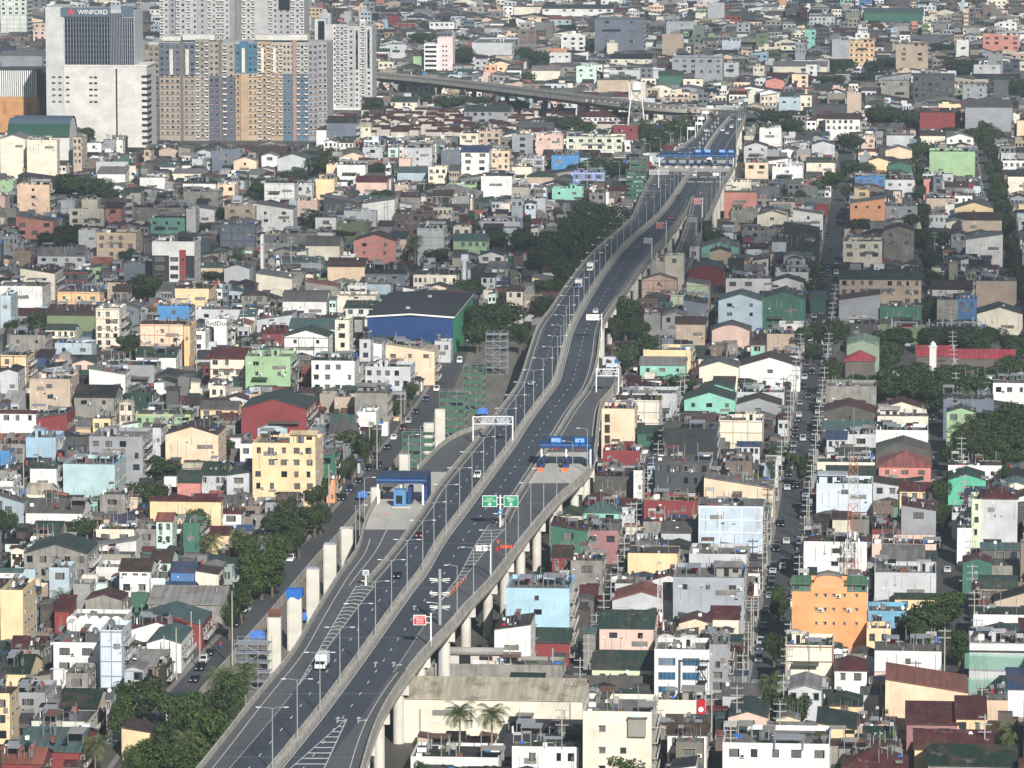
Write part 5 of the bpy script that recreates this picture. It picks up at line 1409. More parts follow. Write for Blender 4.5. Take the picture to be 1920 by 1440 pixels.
def crown(seed, n=5200, squash=.75):
    rnd = random.Random(seed); lobes = []
    for i in range(13):
        a = rnd.uniform(0, 6.28); rr = rnd.uniform(.1, .62); z = rnd.uniform(-.35, .55)
        lobes.append((rr*math.cos(a), rr*math.sin(a), z*squash, rnd.uniform(.26, .44)))
    lobes.append((0, 0, 0, .5)); b = MB()
    for k in range(n):
        x, y, z, rr = rnd.choice(lobes); d = Vector((rnd.gauss(0,1), rnd.gauss(0,1), rnd.gauss(0,1))).normalized()*rr*rnd.uniform(.72, 1.06)
        c = Vector((x, y, z))+d*Vector((1,1,.85)).length/1.65; c = Vector((x+d.x, y+d.y, z+d.z*.85))
        nrm = (d.normalized()+Vector((rnd.uniform(-.8,.8), rnd.uniform(-.8,.8), rnd.uniform(-.4,.9)))).normalized(); p = nrm.orthogonal().normalized(); q = nrm.cross(p)
        s = rnd.uniform(.03, .062); t = rnd.uniform(0, 3.1); p, q = p*math.cos(t)+q*math.sin(t), q*math.cos(t)-p*math.sin(t)
        b.poly([c-p*s, c-q*s*.8, c+p*s, c+q*s*.8])
    return b
CR = [crown(i).mesh('crown', M['leaf']) for i in range(6)]+[crown(20+i, 4600, .85).mesh('crown', M['leaf2']) for i in range(3)]
b = MB(); b.cyl(0,0,0,.55,.05,.028,7)
for i in range(5): a = i*1.26; b.bar((0,0,.42),(.28*math.cos(a),.28*math.sin(a),.85),.016,5)
TRK = b.mesh('trunk', M['trunk'])
def palmcrown(seed):
    rnd = random.Random(seed); b = MB()
    for i in range(28):
        a = i*2.4+rnd.uniform(-.15,.15); el = -.5+1.75*i/27+rnd.uniform(-.1,.1); L = rnd.uniform(.85, 1.1); pts = []
        for k in range(8):
            t = k/7; e = el-t*t*1.5; 
            if k == 0: P0 = Vector((0,0,0))
            else: P0 = P0+Vector((math.cos(a)*math.cos(e), math.sin(a)*math.cos(e), math.sin(e)))*(L/7)
            pts.append(P0.copy())
        sd = Vector((-math.sin(a), math.cos(a), 0))
        for k in range(7):
            c0, c1 = pts[k], pts[k+1]; wd = .27*math.sin(math.pi*(k+.9)/8.4)+.05
            for sg in (1, -1):
                for m in range(2):
                    f0 = c0.lerp(c1, m/2); f1 = c0.lerp(c1, m/2+.32); tip = f1+sd*sg*wd+(c1-c0)*.8-Vector((0,0,wd*.55)); b.poly([f0, f1, tip])
            b.poly([c0-sd*.008, c0+sd*.008, c1+sd*.008, c1-sd*.008])
    return b
PC = [palmcrown(i).mesh('crown', M['frond']) for i in range(3)]
b = MB(); b.cyl(0,0,0,.35,.028,.022,7); b.cyl(.0,0,.35,1,.022,.016,7); PT = b.mesh('trunk', M['ptrunk'])
TLIST = []
for ln in TREES.strip().replace('\n', '|').split('|'):
    t = ln.split()
    if len(t) < 5 or float(t[3]) == 0: continue
    cx, yt, yb, hw = map(float, t[:4]); s = (yb+450)*.00496; hgt = min(16, max(6, (yb-yt)/s+2.5)); p = at(cx, yt, hgt); s = scl(p.y); rad = hw/s
    TLIST.append((p, hgt, rad, t[4], cx, yt, yb, hw))
TL2 = []
for p, hgt, rad, k, cx, yt, yb, hw in TLIST:
    r = bpy.data.objects.new('tree', None); col.objects.link(r); r.location = (p.x, p.y, 0); r['category'] = 'tree'
    ch = min(hgt*.46, rad*1.15+1.5)
    i = random.randrange(6) if k == 'd' else 6+random.randrange(3)
    c = link('crown', CR[i], r, (0,0,hgt-ch*.95), random.uniform(0, 6.28), (rad*1.36, rad*1.36, ch*1.3)); link('trunk', TRK, r, (0,0,0), 0, (hgt*.9,hgt*.9,hgt))
    q = reserve(cx-hw*.8, cx+hw*.8, yt+4, yb, p, rad*1.1, rad*1.1); q.v0 -= rad*.5
    LABELQ.append((r, cx, (yt+yb)/2, ('small ' if rad < 4 else 'large ' if rad > 7 else '')+('dark green' if k == 'd' else 'fresh green')+' round-crowned tree'))
for ln in PALMS.strip().replace('\n', '|').split('|'):
    cx, yt, yb, hw = map(float, ln.split())
    if hw == 0: continue
    s = (yb+450)*.00496; hgt = max(7, (yb-yt)/s+1.5); p = at(cx, yt, hgt); s = scl(p.y); L = hw/s*1.3
    r = bpy.data.objects.new('palm_tree', None); col.objects.link(r); r.location = (p.x, p.y, 0); r['category'] = 'palm tree'
    link('crown', random.choice(PC), r, (0,0,hgt-L*.55), random.uniform(0,6.28), (L,L,L)); link('trunk', PT, r, (0,0,0), 0, (hgt*.8,hgt*.8,hgt-L*.5))
    reserve(cx-hw*.7, cx+hw*.7, yt+5, yb, p, 3, 3)
    LABELQ.append((r, cx, (yt+yb)/2, 'tall coconut palm with drooping fronds'))
# ---------------------------------------------------------------- construction columns, scaffolds (also reserved before the filler)
for x0, x1, yt, yb, top, hh, lab in ((637,661,990,1062,None,12.5,'broad freshly cast concrete column closest to the left toll plaza'),(606,630,1022,1100,'tarp',12.5,'cast concrete column left of the slip road with rough blue-capped top'),
    (574,598,1068,1145,'tarp',13,'cast concrete column just behind the blue-tarped column'),(538,565,1114,1187,'tarp2',13,'cast concrete column capped with a wrapped blue tarpaulin'),(501,526,1158,1232,'rust',12.5,'front cast concrete column with rusty rebar cage on top'),
    (748,768,853,885,None,12.5,'cast concrete column rising behind the left toll canopy'),(695,707,915,946,None,11,'cast concrete column immediately left of the left toll canopy'),(815,834,768,812,None,13,'tall cast concrete column beside the green scaffolds and left street'),(794,813,794,822,None,11,'short cast concrete column beside the tall one by the left street')):
    loc, W = frame_of(x0, x1, yt, hh); r = empty('concrete_column', loc, -GA, lab, 'column', 'expressway columns under construction'); reserve(x0, x1, yt, yb, loc, W, 2.5)
    b = MB(); c = .25; b.poly([(-W/2,0,0),(W/2,0,0),(W/2,0,hh),(-W/2,0,hh)]); b.v.clear(); b.f.clear(); b.m.clear(); b.box(-W/2+c,W/2-c,0,2.4,0,hh); b.box(-W/2,-W/2+c,c,2.4-c,0,hh-.01); b.box(W/2-c,W/2,c,2.4-c,0,hh-.01); b.build('shaft', M['newconc'], r)
    if top == 'rust':
        b = MB()
        for i in range(9):
            for j in range(4): b.box(-W/2+.15+i*(W-.36)/8, -W/2+.21+i*(W-.36)/8, .2+j*.66, .26+j*.66, hh, hh+1.7)
        for k in range(5): b.box(-W/2+.1, W/2-.1, .15, .2, hh+.2+k*.33, hh+.26+k*.33)
        b.build('rebar_cage', M['rust'], r)
    elif top == 'tarp2':
        b = MB(); b.box(-W/2-.2, W/2+.2, -.2, 2.6, hh-.6, hh+1.1); b.poly([(-W/2-.2,-.25,hh-.6),(-W/2+.8,-.25,hh-.6),(-W/2+.3,-.25,hh-1.3)]); b.poly([(0,-.25,hh-.6),(W/2,-.25,hh-.6),(W/2-.5,-.25,hh-1.2)]); b.build('tarpaulin', M['tarp'], r)
    elif top: b = MB(); b.box(-W/2+.2, W/2-.2, .2, 2.2, hh, hh+.45); b.build('formwork', M['greyb'], r)
def scaffold(x0, x1, yt, yb, kind, lab):
    s = (yb+450)*.00496; hh = (yb-yt)/s+(4 if kind == 'g' else 2.5); loc, W = frame_of(x0, x1, yt, hh); r = empty('scaffold_tower', loc, -GA, lab, 'scaffold', 'scaffold towers along the construction strip'); reserve(x0, x1, yt, yb, loc, W, 5)
    D = 4.5; n = max(2, int(hh/2.0)); b = MB(); nx = 3
    for i in range(nx+1):
        for y in (0, D): x = -W/2+W*i/nx; b.bar((x,y,0),(x,y,hh+1),.07)
    for k in range(n+1):
        z = hh*k/n
        for y in (0, D): b.bar((-W/2,y,z),(W/2,y,z),.06); b.bar((-W/2,y,z+.9),(W/2,y,z+.9),.04)
        if k < n: i = k % 2; b.bar((-W/4*(1 if i else -1),0,z),(W/4*(1 if i else -1),0,z+hh/n),.07); b.bar((-W/2,0,z),(-W/2,D,z+hh/n),.05)
    b.build('frame', M['steel'], r)
    b = MB()
    for k in range(1, n+1): b.box(-W/2,W/2,.2,D-.2,hh*k/n-.08,hh*k/n)
    b.build('platform', M['greyb'], r)
    if kind == 'g':
        b = MB()
        for k in range(n): z = hh*k/n; b.box(-W/2-.1,W/2+.1,-.12,-.05,z+.05,z+1.35); b.box(W/2+.05,W/2+.12,0,D,z+.05,z+1.35)
        b.box(-W/2-.3,W/2+.3,-.3,D+.3,hh,hh+.12); b.build('debris_net', M['gscaf'], r)
scaffold(440,505,1208,1275,'s','grey steel scaffold tower at the lower left edge of the expressway'); scaffold(911,951,628,688,'s','grey steel scaffold tower beneath the big dark tree')
scaffold(755,811,815,878,'g','green-netted scaffold tower behind the left toll canopy'); scaffold(868,906,692,750,'g','green-netted scaffold tower nearest the gantry bend'); scaffold(824,872,740,800,'g','green-netted scaffold tower left of the tall cast column')
scaffold(1174,1212,322,372,'g','green-netted scaffold tower with orange hoist below the far toll plaza'); scaffold(1182,1214,300,324,'g','upper green-netted scaffold tower beside the far toll plaza')
# ---------------------------------------------------------------- filler houses on the street grid
NU, NV = 1500, 2700; US, VS = -900, 700; CS = 1.5
occ = np.zeros((NU, NV), bool)
def mark_occ(u0, u1, v0, v1, val=True):
    a, b_, c, d = [int((q)/CS) for q in (u0-US, u1-US, v0-VS, v1-VS)]
    occ[max(0,a):max(0,b_)+1, max(0,c):max(0,d)+1] = True
for o in BS+SPEC: mark_occ(o.u0, o.u1, o.v0-.5, o.v0+o.D)
gu = US+(np.arange(NU)+.5)*CS; gv = VS+(np.arange(NV)+.5)*CS
GU, GV = np.meshgrid(gu, gv, indexing='ij'); GX = GU*U.x+GV*V.x; GY = GU*U.y+GV*V.y
yy = np.arange(860, int(YE)+2, 2.0); le = np.array([lef(y) for y in yy]); ri = np.array([rig(y) for y in yy])
ri = np.where((yy > Y475) & (yy < Y372), np.array([fRR(y) for y in yy]), ri)
occ |= (GX > np.interp(GY, yy, le)-2.5) & (GX < np.interp(GY, yy, ri)+2.5) & (GY > 860) & (GY < YE)
ya = np.arange(Yof(1540,0), Yof(610,0), 2.0); sl_ = np.array([fSL(y) for y in ya])
occ |= (GX > np.interp(GY, ya, sl_)-4.0) & (GX < np.interp(GY, yy, le)+1) & (GY > ya[0]) & (GY < ya[-1])
for (a, na, wa) in sp:
    occ |= (GX-a.x)**2+(GY-a.y)**2 < 13**2
for x0_, x1_, y0_, y1_ in ((1560,1980,668,778),(1770,1980,850,890),(870,1000,640,730),(1020,1110,480,560)):       # wooded ground
    q = [uv(at(x, y)) for x in (x0_, x1_) for y in (y0_, y1_)]; mark_occ(min(z[0] for z in q), max(z[0] for z in q), min(z[1] for z in q), max(z[1] for z in q))
PW, PH = 240, 184; prot = np.full((PW, PH), 1e9)
def protect(x0, x1, y0, y1, Y):
    a, b_, c, d = int(max(0, x0)/8), int(min(1919, x1)/8), int(max(0, y0)/8), int(min(1470, y1)/8)
    if b_ >= a and d >= c and x1 > 0: prot[a:b_+1, c:d+1] = np.minimum(prot[a:b_+1, c:d+1], Y)
for o in BS: protect(o.x0+3, o.x1-3, o.yt-(6 if o.rt == 'f' else 10), o.yb-4, o.Y)
for o in SPEC: protect(o.x0+3, o.x1-3, o.yt, o.yb-4, o.Y)
for y in range(225, 1470, 8):
    Y = Yof(y); L_, R_ = lef(Y), rig(Y); x0 = proj((L_, Y, DZ))[0]; x1 = proj((R_ if not (Y475 < Y < Y372) else fRR(Y), Y, DZ))[0]; protect(x0-4, x1+4, y, y+8, Y)
    if y > 800: protect(x1, x1+14, y+8, y+70, Y)
for (a, na, wa) in sp: p = proj((a.x, a.y, DZ+1)); protect(p[0]-12, p[0]+12, p[1]-8, p[1]+14, a.y)
for i in range(140):                                     # the left street stays in view
    Y = Yof(1440,0)+i*(Yof(640,0)-Yof(1440,0))/139; p = proj((fSL(Y), Y, 0)); protect(p[0]-7, p[0]+22, p[1]-8, p[1]+8, Y)
for u in SU[1:4]:
    for i in range(330 if u != SU[2] else 330):
        g_ = xy(u, 900+i*5.5); p = proj(g_); s = scl(g_.y); protect(p[0]-3.4*s, p[0]+3.4*s, p[1]-5, p[1]+6, g_.y)
FILL = []
wkeys_ = ['W','C','A','K','G','E','V','Y','L','P','N','D','T','R','S','F','M','J2','Lb','B2','Lw','Gb','O','Q','K2','B']; wwt = [22,18,14,14,10,8,7,5,5,4,3,3,2,2,3,2,2,2,2,2,4,4,1,1,3,1]
rkeys = ['k','g','r','w','n','t','b','o','d','k2','e']; rwt = [26,13,9,8,12,4,2,4,9,12,4]
wkeys = ['W','C','A','K','G','E','V','Y','L','P','N','D','T','R','S','F','M','J2','Lb','B2','Lw','Gb','O','Q','K2','B']
wwt = [26,20,18,22,14,9,6,3,4,4,1.5,4,1,1.2,3,1.2,1.2,1.5,1,2,4,4,.6,1,6,.5]
random.seed(21)
def free(u0, u1, v0, v1, th=.06):
    a, b_, c, d = [int(q/CS) for q in (u0-US, u1-US, v0-VS, v1-VS)]
    if a < 0 or c < 0 or b_ >= NU or d >= NV: return False
    return occ[a:b_+1, c:d+1].mean() <= th
nb = int(900/PITCH)
for kb in range(-22, 24):
    ua, ub = SU[0]+kb*PITCH+5.0, SU[0]+(kb+1)*PITCH-5.0
    v = 780+random.uniform(0, 10); cross = random.uniform(40, 110)
    while v < 4550:
        big = v > 1900 and random.random() < .05
        dv = random.uniform(14, 24) if big else random.uniform(5.5, 11.5)
        fx = 5.4 if v > 2650 else 0
        cross -= dv
        if cross < 0: v += 7; cross = random.uniform(70, 130)
        m = (ua+ub)/2+random.uniform(-2, 2)
        A_, B_ = ua-fx, ub+fx; k_ = random.choice((2, 3, 4, 4, 5)); cut = [A_]+[A_+(B_-A_)*(i+random.uniform(-.2,.2))/k_ for i in range(1, k_)]+[B_]
        segs = [(A_, B_)] if big else list(zip(cut, cut[1:]))
        for a, c in segs:
            a += random.uniform(0, .5); c -= random.uniform(0, .5)
            p = xy((a+c)/2, v); px, py = proj(p)
            if px < -90 or px > 2010 or p.y < 850 or py > 1560: continue
            ok = free(a, c, v, v+dv-.4)
            D = dv-.4
            if not ok and free(a+1.5, c-1.5, v+1, v+dv*.6): ok = True; a += 1.5; c -= 1.5; D = dv*.55
            if not ok: continue
            if random.random() < .05: continue
            h = random.choices((3.6, 6.4, 9.5, 12.5, 15.5, 20), (14, 38, 30, 12, 4, 1))[0]*random.uniform(.9, 1.12)
            if p.y > 2600: h *= .92
            q0 = xy(a, v); s = scl(p.y); x0 = proj(q0)[0]; x1 = proj(xy(c, v))[0]
            i0, i1 = int(max(0, x0+2)/8), int(min(1919, x1-2)/8)
            if i1 >= i0 and x1 > 0:
                base = py; lim = None; j = int(min(1470, max(0, base))/8)
                while j >= 0:
                    if (prot[i0:i1+1, j] > p.y+1).any() and (prot[i0:i1+1, j][prot[i0:i1+1, j] > p.y+1] < 1e8).any(): lim = (j+1)*8; break
                    if (base-j*8)/s > h+3: break
                    j -= 1
                if lim is not None:
                    hm = (base-lim)/s-1.6
                    if hm < 3.0: continue
                    h = min(h, hm)
            o = Bd(); o.u0, o.u1, o.v0, o.D, o.h, o.W, o.Y = a, c, v, D, h, c-a, p.y; o.x0, o.x1 = x0, x1; o.yb = py; o.yt = py-h*s
            o.wc = random.choices(wkeys, wwt)[0]; o.rc = random.choices(rkeys, rwt)[0]; o.rt = random.choices('fgelrshba', (40,18,14,6,6,5,5,3,2))[0]
            if big and random.random() < .5: o.rt = random.choice('ge'); o.h = min(o.h, 9)
            if h > 13: o.rt = 'f'
            if o.rt == 'f' and o.rc in 'grntbod': o.rc = 'k'
            o.win = random.choice(('-','-','-','-','1x1','2x1','2x2','3x2','2x1','3x3','4x2','1x2')); o.beam = random.choice((None,)*14+('A','K','E')); o.sp = None; o.label = ''; o.traced = False
            FILL.append(o); mark_occ(a+.8, c-.8, v+.8, v+D-.8)
        v += dv
nshack = 0
for i in range(60000):
    Y = 870+(random.random()**1.35)*2300; px = random.uniform(-40, 1960); x = (px-960)/F*Y; u, v = uv((x, Y)); wd, dp = random.uniform(2.2, 6), random.uniform(2.2, 5.5)
    if not free(u-wd/2, u+wd/2, v, v+dp, 0): continue
    if any(abs(u-q) < 5.3 for q in SU[1:]) and Y < 2700: continue
    if abs(u-SU[0]) < 1.8: continue
    if random.random() < .25 and Y < 1700: continue
    p = xy(u, v); pxx, py = proj(p)
    h = random.uniform(2.3, 6.0) if random.random() < .8 else random.uniform(5, 9); s = scl(p.y); i0, i1 = int(max(0, px-wd*s/2)/8), int(min(1919, px+wd*s/2)/8); base = py; j = int(min(1470, max(0, base))/8); lim = None
    while j >= 0 and i1 >= i0:
        blk = prot[i0:i1+1, j]
        if ((blk > p.y+1) & (blk < 1e8)).any(): lim = (j+1)*8; break
        if (base-j*8)/s > h+2: break
        j -= 1
    if lim is not None: h = min(h, (base-lim)/s-1)
    if h < 2: continue
    o = Bd(); o.u0, o.u1, o.v0, o.D, o.h, o.W, o.Y = u-wd/2, u+wd/2, v, dp, h, wd, p.y; o.x0, o.x1 = px-wd*s/2, px+wd*s/2; o.yb = py; o.yt = py-h*s
    o.wc = random.choice(('K','K2','G','W','C','A','B2','E','L','J2','D','R','M')); o.rc = random.choice(('k','r','g','n','d','o','k2','t','b','k','n')); o.rt = random.choice('sslrgef'); o.win = random.choice(('-','1x1')); o.beam = None; o.sp = None; o.label = ''; o.traced = False; o.shack = True
    FILL.append(o); mark_occ(u-wd/2, u+wd/2, v, v+dp); nshack += 1
print('shacks', nshack)
# how much of each filler house shows (coarse painter, near to far)
cov = np.zeros((480, 366), bool)
for o in sorted(BS+SPEC+FILL, key=lambda q: q.Y):
    a, b_ = int(max(0, o.x0)/4), int(min(1919, o.x1)/4); c, d = int(max(0, o.yt)/4), int(min(1463, max(o.yb, o.yt+4))/4)
    if b_ < a or o.x1 < 0: o.vis = 0; continue
    blk = cov[a:b_+1, c:d+1]; o.vis = int((~blk).sum()); cov[a:b_+1, c:d+1] = True
for y in range(225, 1440, 4): pass
random.seed(5)
for o in BS: mkbuilding(o)
top = sorted([q for q in FILL if not hasattr(q, 'shack')], key=lambda q: -q.vis)[:250]
tset = set(id(q) for q in top)
for o in top: mkbuilding(o)
# the rest of the city: one mesh
V_, F_, C_, MI = [], [], [], []
def addpoly(pts, org, c, mi):
    n = len(V_)
    for p in pts: V_.append((org[0]+p[0]*U.x+p[1]*V.x, org[1]+p[0]*U.y+p[1]*V.y, p[2]))
    F_.append(tuple(range(n, n+len(pts)))); C_.append(c); MI.append(mi)
dk_ = (.012, .014, .017); rnd0 = random.Random(8)
for o in FILL:
    if id(o) in tset: continue
    if o.vis == 0 and o.Y > 1500 and random.random() < .3: continue
    org = xy((o.u0+o.u1)/2, o.v0); wl, rf = shell(o.W, o.D, o.h, 'p' if (o.rt == 'f' and rnd0.random() < .55) else o.rt); dk = (rnd0.uniform(.15, .45) if rnd0.random() < (.6 if hasattr(o, 'shack') else .42) else rnd0.uniform(.8, 1.08)); wc = tuple(v*dk for v in alb(COL[o.wc][0], .7)); rk = rnd0.choice((.45, .7, 1.0, 1.5)); rc = tuple(min(.7, v*rk) for v in albr(ROOF[o.rc][0]))  # dk: dirty tone and the dark shade of gaps put into wall colour
    for p in wl: addpoly(p, org, wc, 0)
    for p in rf: addpoly(p, org, rc, 1)
    if (o.win != '-' or random.random() < .3) and o.vis > 0:
        nx, ny = map(int, (o.win if o.win != '-' else '1x1').split('x')); nx = min(4, nx+1); 
        for j in range(ny+1):
            z = o.h-2.6-j*3.1
            if z < .5: break
            for i in range(nx):
                x = -o.W/2+o.W*(i+.5)/nx; w2 = min(.75, o.W/nx*.28); addpoly([(x-w2,-.04,z),(x+w2,-.04,z),(x+w2,-.04,z+1.3),(x-w2,-.04,z+1.3)], org, dk_, 2)
                addpoly([(x-w2-.2,-.5,z+1.4),(x+w2+.2,-.5,z+1.4),(x+w2+.2,0,z+1.4),(x-w2-.2,0,z+1.4)], org, wc, 0)
    if o.vis > 0 and not hasattr(o, 'shack'):
        for q_ in range(3 if o.Y < 2600 else 1):
            x, y, e_, hh_ = rnd0.uniform(-.45, .45)*o.W, rnd0.uniform(.1, .9)*o.D, rnd0.uniform(.2, .7), rnd0.uniform(.5, 1.8); z = o.h-.5; cc_ = rnd0.choice(((.6,.6,.58),(.7,.68,.62),(.03,.03,.03),(.12,.11,.1),(.02,.05,.02),(.03,.12,.35),(.3,.05,.04)))
            for pl in ([(x-e_,y,z),(x+e_,y,z),(x+e_,y,z+hh_),(x-e_,y,z+hh_)], [(x+e_,y,z),(x+e_,y+e_,z),(x+e_,y+e_,z+hh_),(x+e_,y,z+hh_)], [(x-e_,y,z+hh_),(x+e_,y,z+hh_),(x+e_,y+e_,z+hh_),(x-e_,y+e_,z+hh_)]): addpoly(pl, org, cc_, 0)
    if o.vis > 0 and o.rt == 'f' and random.random() < .5:
        x = random.uniform(-.3, .3)*o.W; z = o.h-.9; e = random.uniform(1.2, 2.2)
        for q in ([(x-e,2,z),(x+e,2,z),(x+e,2,z+2.6),(x-e,2,z+2.6)], [(x+e,2,z),(x+e,4,z),(x+e,4,z+2.6),(x+e,2,z+2.6)], [(x-e,2,z+2.6),(x+e,2,z+2.6),(x+e,4,z+2.6),(x-e,4,z+2.6)]): addpoly(q, org, wc, 0)
me = bpy.data.meshes.new('far_houses'); me.from_pydata(V_, [], F_); [me.materials.append(m) for m in (M['wallA'], M['roofA'], M['glass'])]
me.polygons.foreach_set('material_index', MI)
ca = me.color_attributes.new('Col', 'FLOAT_COLOR', 'CORNER'); n = np.array([len(f) for f in F_]); cc = np.repeat(np.c_[np.array(C_), np.ones(len(C_))], n, axis=0).astype(np.float32); ca.data.foreach_set('color', cc.ravel())
me.update(); fo = bpy.data.objects.new('distant_city', me); col.objects.link(fo); tag(fo, 'dense spread of small low houses filling the city between and beyond the larger buildings', 'houses', None, 'stuff')
# scattered far trees: one object
rnd = random.Random(4); b = MB(); made = 0
for i in range(2600):
    Y = rnd.uniform(1250, 4400); px = rnd.uniform(-20, 1940); x = (px-960)/F*Y; u, v = uv((x, Y)); a, c = int((u-US)/CS), int((v-VS)/CS)
    if not (0 < a < NU-3 and 0 < c < NV-3) or occ[a-1:a+3, c-1:c+3].any(): continue
    py = proj((x, Y, 6))[1]; pj = min(PH-1, max(0, int(py/8)))
    if prot[min(PW-1, max(0, int(px/8))), pj] < 1e8 and prot[min(PW-1, max(0, int(px/8))), pj] > Y: continue
    rad = rnd.uniform(2.5, 5.5); hh = rnd.uniform(7, 12); made += 1
    for k in range(190):
        d = Vector((rnd.gauss(0,1), rnd.gauss(0,1), rnd.gauss(0,1))).normalized()*rad*rnd.uniform(.5, 1); cpt = Vector((x, Y, hh-rad*.7))+Vector((d.x*1.2, d.y, d.z*.75))
        nr = (d+Vector((rnd.uniform(-1,1), rnd.uniform(-1,1), rnd.uniform(0,1)))).normalized(); p = nr.orthogonal().normalized()*rad*.16; q = nr.cross(p).normalized()*rad*.14
        b.poly([cpt-p, cpt-q, cpt+p, cpt+q])
    b.cyl(x, Y, 0, hh-rad, .25, .2, 5)
print('far trees', made, 'fill', len(FILL), 'traced', len(BS))
tag(b.build('distant_trees', M['leaf']), 'small dark green trees scattered among the far houses', 'trees', None, 'stuff')
# ---------------------------------------------------------------- toll plazas
def toll(x0, x1, yb, clear, fas, D, lab, legs, signs, booths):
    p = at(x0, yb, DZ); s = scl(p.y); W = (x1-x0)/s; loc = p+U*(W/2); loc.z = DZ+.03
    r = empty('toll_canopy', loc, -GA, lab, 'toll canopy'); X = lambda px: (px-x0)/s-W/2; b = MB(); n = 6; t = clear+fas
    f = lambda a: (D*.45*(1-math.cos(a)), t-.9+.9*math.sin(a))
    pts = [(0, clear), (0, t-.9)]+[f(math.pi/2*i/n) for i in range(1, n+1)]+[(D*.9, t), (D, t-.6), (D, clear)]
    for (a0, z0), (a1, z1) in zip(pts, pts[1:]): b.poly([(-W/2,a0,z0),(W/2,a0,z0),(W/2,a1,z1),(-W/2,a1,z1)], M['bluetop'] if z0 > clear+fas-.55 and a1 > a0 else M['blue'])
    b.poly([(W/2,a,z) for a, z in pts], M['blue']); b.poly([(-W/2,a,z) for a, z in pts][::-1], M['blue']); b.poly([(-W/2,0,clear),(-W/2,D,clear),(W/2,D,clear),(W/2,0,clear)], M['blue'])
    b.build('roof', None, r); b = MB(); b.box(-W/2, W/2-.1, -.06, 0, clear+.75, clear+.9); b.build('fascia_stripe', M['lblue'], r)
    b = MB(); b.box(W/2-.9, W/2, 1, D, 0, clear); b.build('side_panel', M['blue'], r)
    for px in legs:
        for y in (.6, D*.35): b = MB(); b.box(X(px)-.22, X(px)+.22, y, y+.44, 0, clear); b.build('leg', M['white'], r)
    for px in booths:
        b = MB(); x = X(px); b.box(x-.9, x+.9, -5, 6, 0, .3, M['slab']); b.box(x-.9, x+.9, -5.6, -4.8, 0, .95, M['orange'] if yb > 500 else M['slab']); b.build('kerb_island', None, r)
        b = MB(); b.box(x-.75, x+.75, -1.2, 2.2, .3, 3.0, M['blue']); b.box(x-.5, x+.4, -1.24, -1.2, 1.3, 2.4, M['glass']); b.build('booth', None, r)
    for px, w_, z in signs:
        x = X(px); b = MB(); b.box(x-w_/2, x+w_/2, -.3, -.12, t+z, t+z+1.5*w_/2.7); b.box(x-w_*.3, x-w_*.25, -.12, 0, clear+.5, t+z+.3); b.box(x+w_*.25, x+w_*.3, -.12, 0, clear+.5, t+z+.3); g = b.build('sign_board', M['sblue'], r)
        text('RFID', w_*.42, 'lettering', M['white'], g, (x, -.34, t+z+.75*w_/2.7), .02)
        b = MB(); b.cyl(x, -.1, clear-.35, clear+.25, .3, .3, 8); b.build('lane_light', M['red'] if yb > 500 else M['gscaf'], r)
    return r, X, W, s
r, X, W, s = toll(706, 802, 946, 5.4, 1.9, 10.5, 'blue barrel-edged toll canopy over the left slip road', (708, 753, 794), (), ())
b = MB(); b.box(-1.6, 1.4, -4.2, -1.2, 0, 4.4); b.build('booth', M['lblue'], r); b = MB(); b.box(-1.0, .6, -4.26, -4.2, .9, 3.0); b.build('booth_door', M['glass'], r); b = MB(); b.box(1.6, 2.6, -1, 4, 0, 4.6); b.build('booth_column', M['blue'], r)
b = MB(); b.box(-1.9,2.8,-5.2,7,0,.25); b.build('kerb_island', M['slab'], r)
toll(1012, 1110, 878, 5.4, 1.9, 10.5, 'blue toll canopy with two RFID boards over the right slip road', (1015, 1062, 1108), ((1043, 2.7, -.5), (1088, 2.7, -.5)), (1016, 1062))
toll(1236, 1376, 313, 4.6, 2.0, 12, 'long blue toll canopy spanning the whole expressway in the distance', (1236, 1375), ((1309, 2.6, .1), (1327, 2.8, .1), (1354, 2.8, .1), (1371, 2.4, .1)), (1251, 1270, 1289, 1304, 1317, 1341, 1364))
# ---------------------------------------------------------------- lamps
def lampmesh(double=True, hh=11.5, arm=2.6):
    r = bpy.data.objects.new('street_lamp', None); col.objects.link(r); r['category'] = 'street lamp'
    b = MB(); b.cyl(0,0,0,hh,.13,.08,8); b.cyl(0,0,0,.5,.22,.22,8); b.build('pole', M['steel'], r)
    b = MB(); sides = (-1, 1) if double else (-1,)
    for sg in sides: b.bar((0,0,hh-.1),(sg*arm*.5,0,hh+.15),.06); b.bar((sg*arm*.5,0,hh+.15),(sg*arm,0,hh+.2),.05)
    b.build('arm', M['steel'], r)
    for sg in sides: b = MB(); b.box(sg*arm-.45, sg*arm+.45, -.14, .14, hh+.12, hh+.24); b.build('lamp_head', M['white'], r)
    return r
L2 = lampmesh(); first = True; Y = at(602, 1332, DZ).y-58
while Y < Yof(325):
    o = L2 if first else copy_tree(L2); first = False; o.location = (fMM(Y), Y, DZ+.55); px = proj((fMM(Y), Y, DZ+6)); Y += 27.5
    o['group'] = 'double-armed lamps along the expressway median'; o['label'] = 'grey double-armed street lamp standing on the expressway median barrier'
L1 = lampmesh(False, 10.5, 2.4); first = True
for f, a, c, st, dz in ((lambda Y: fOR(Y)-.2, Yof(1160), Yof(885), 24, 0), (lambda Y: fRR(Y)-.2, Y475+10, Yof(330), 36, 0), (lambda Y: fRR(Y)-.2, Yof(280), YE, 34, 0)):
    Y = a
    while Y < c:
        o = L1 if first else copy_tree(L1); first = False; o.location = (f(Y), Y, (zr(Y) if (Y475 < Y < Y372 and f(Y) > fMM(Y)+14) else DZ)+1.2); o['group'] = 'single-armed lamps along the right parapet'; o['label'] = 'slim single-armed street lamp standing on the right expressway parapet'; Y += st
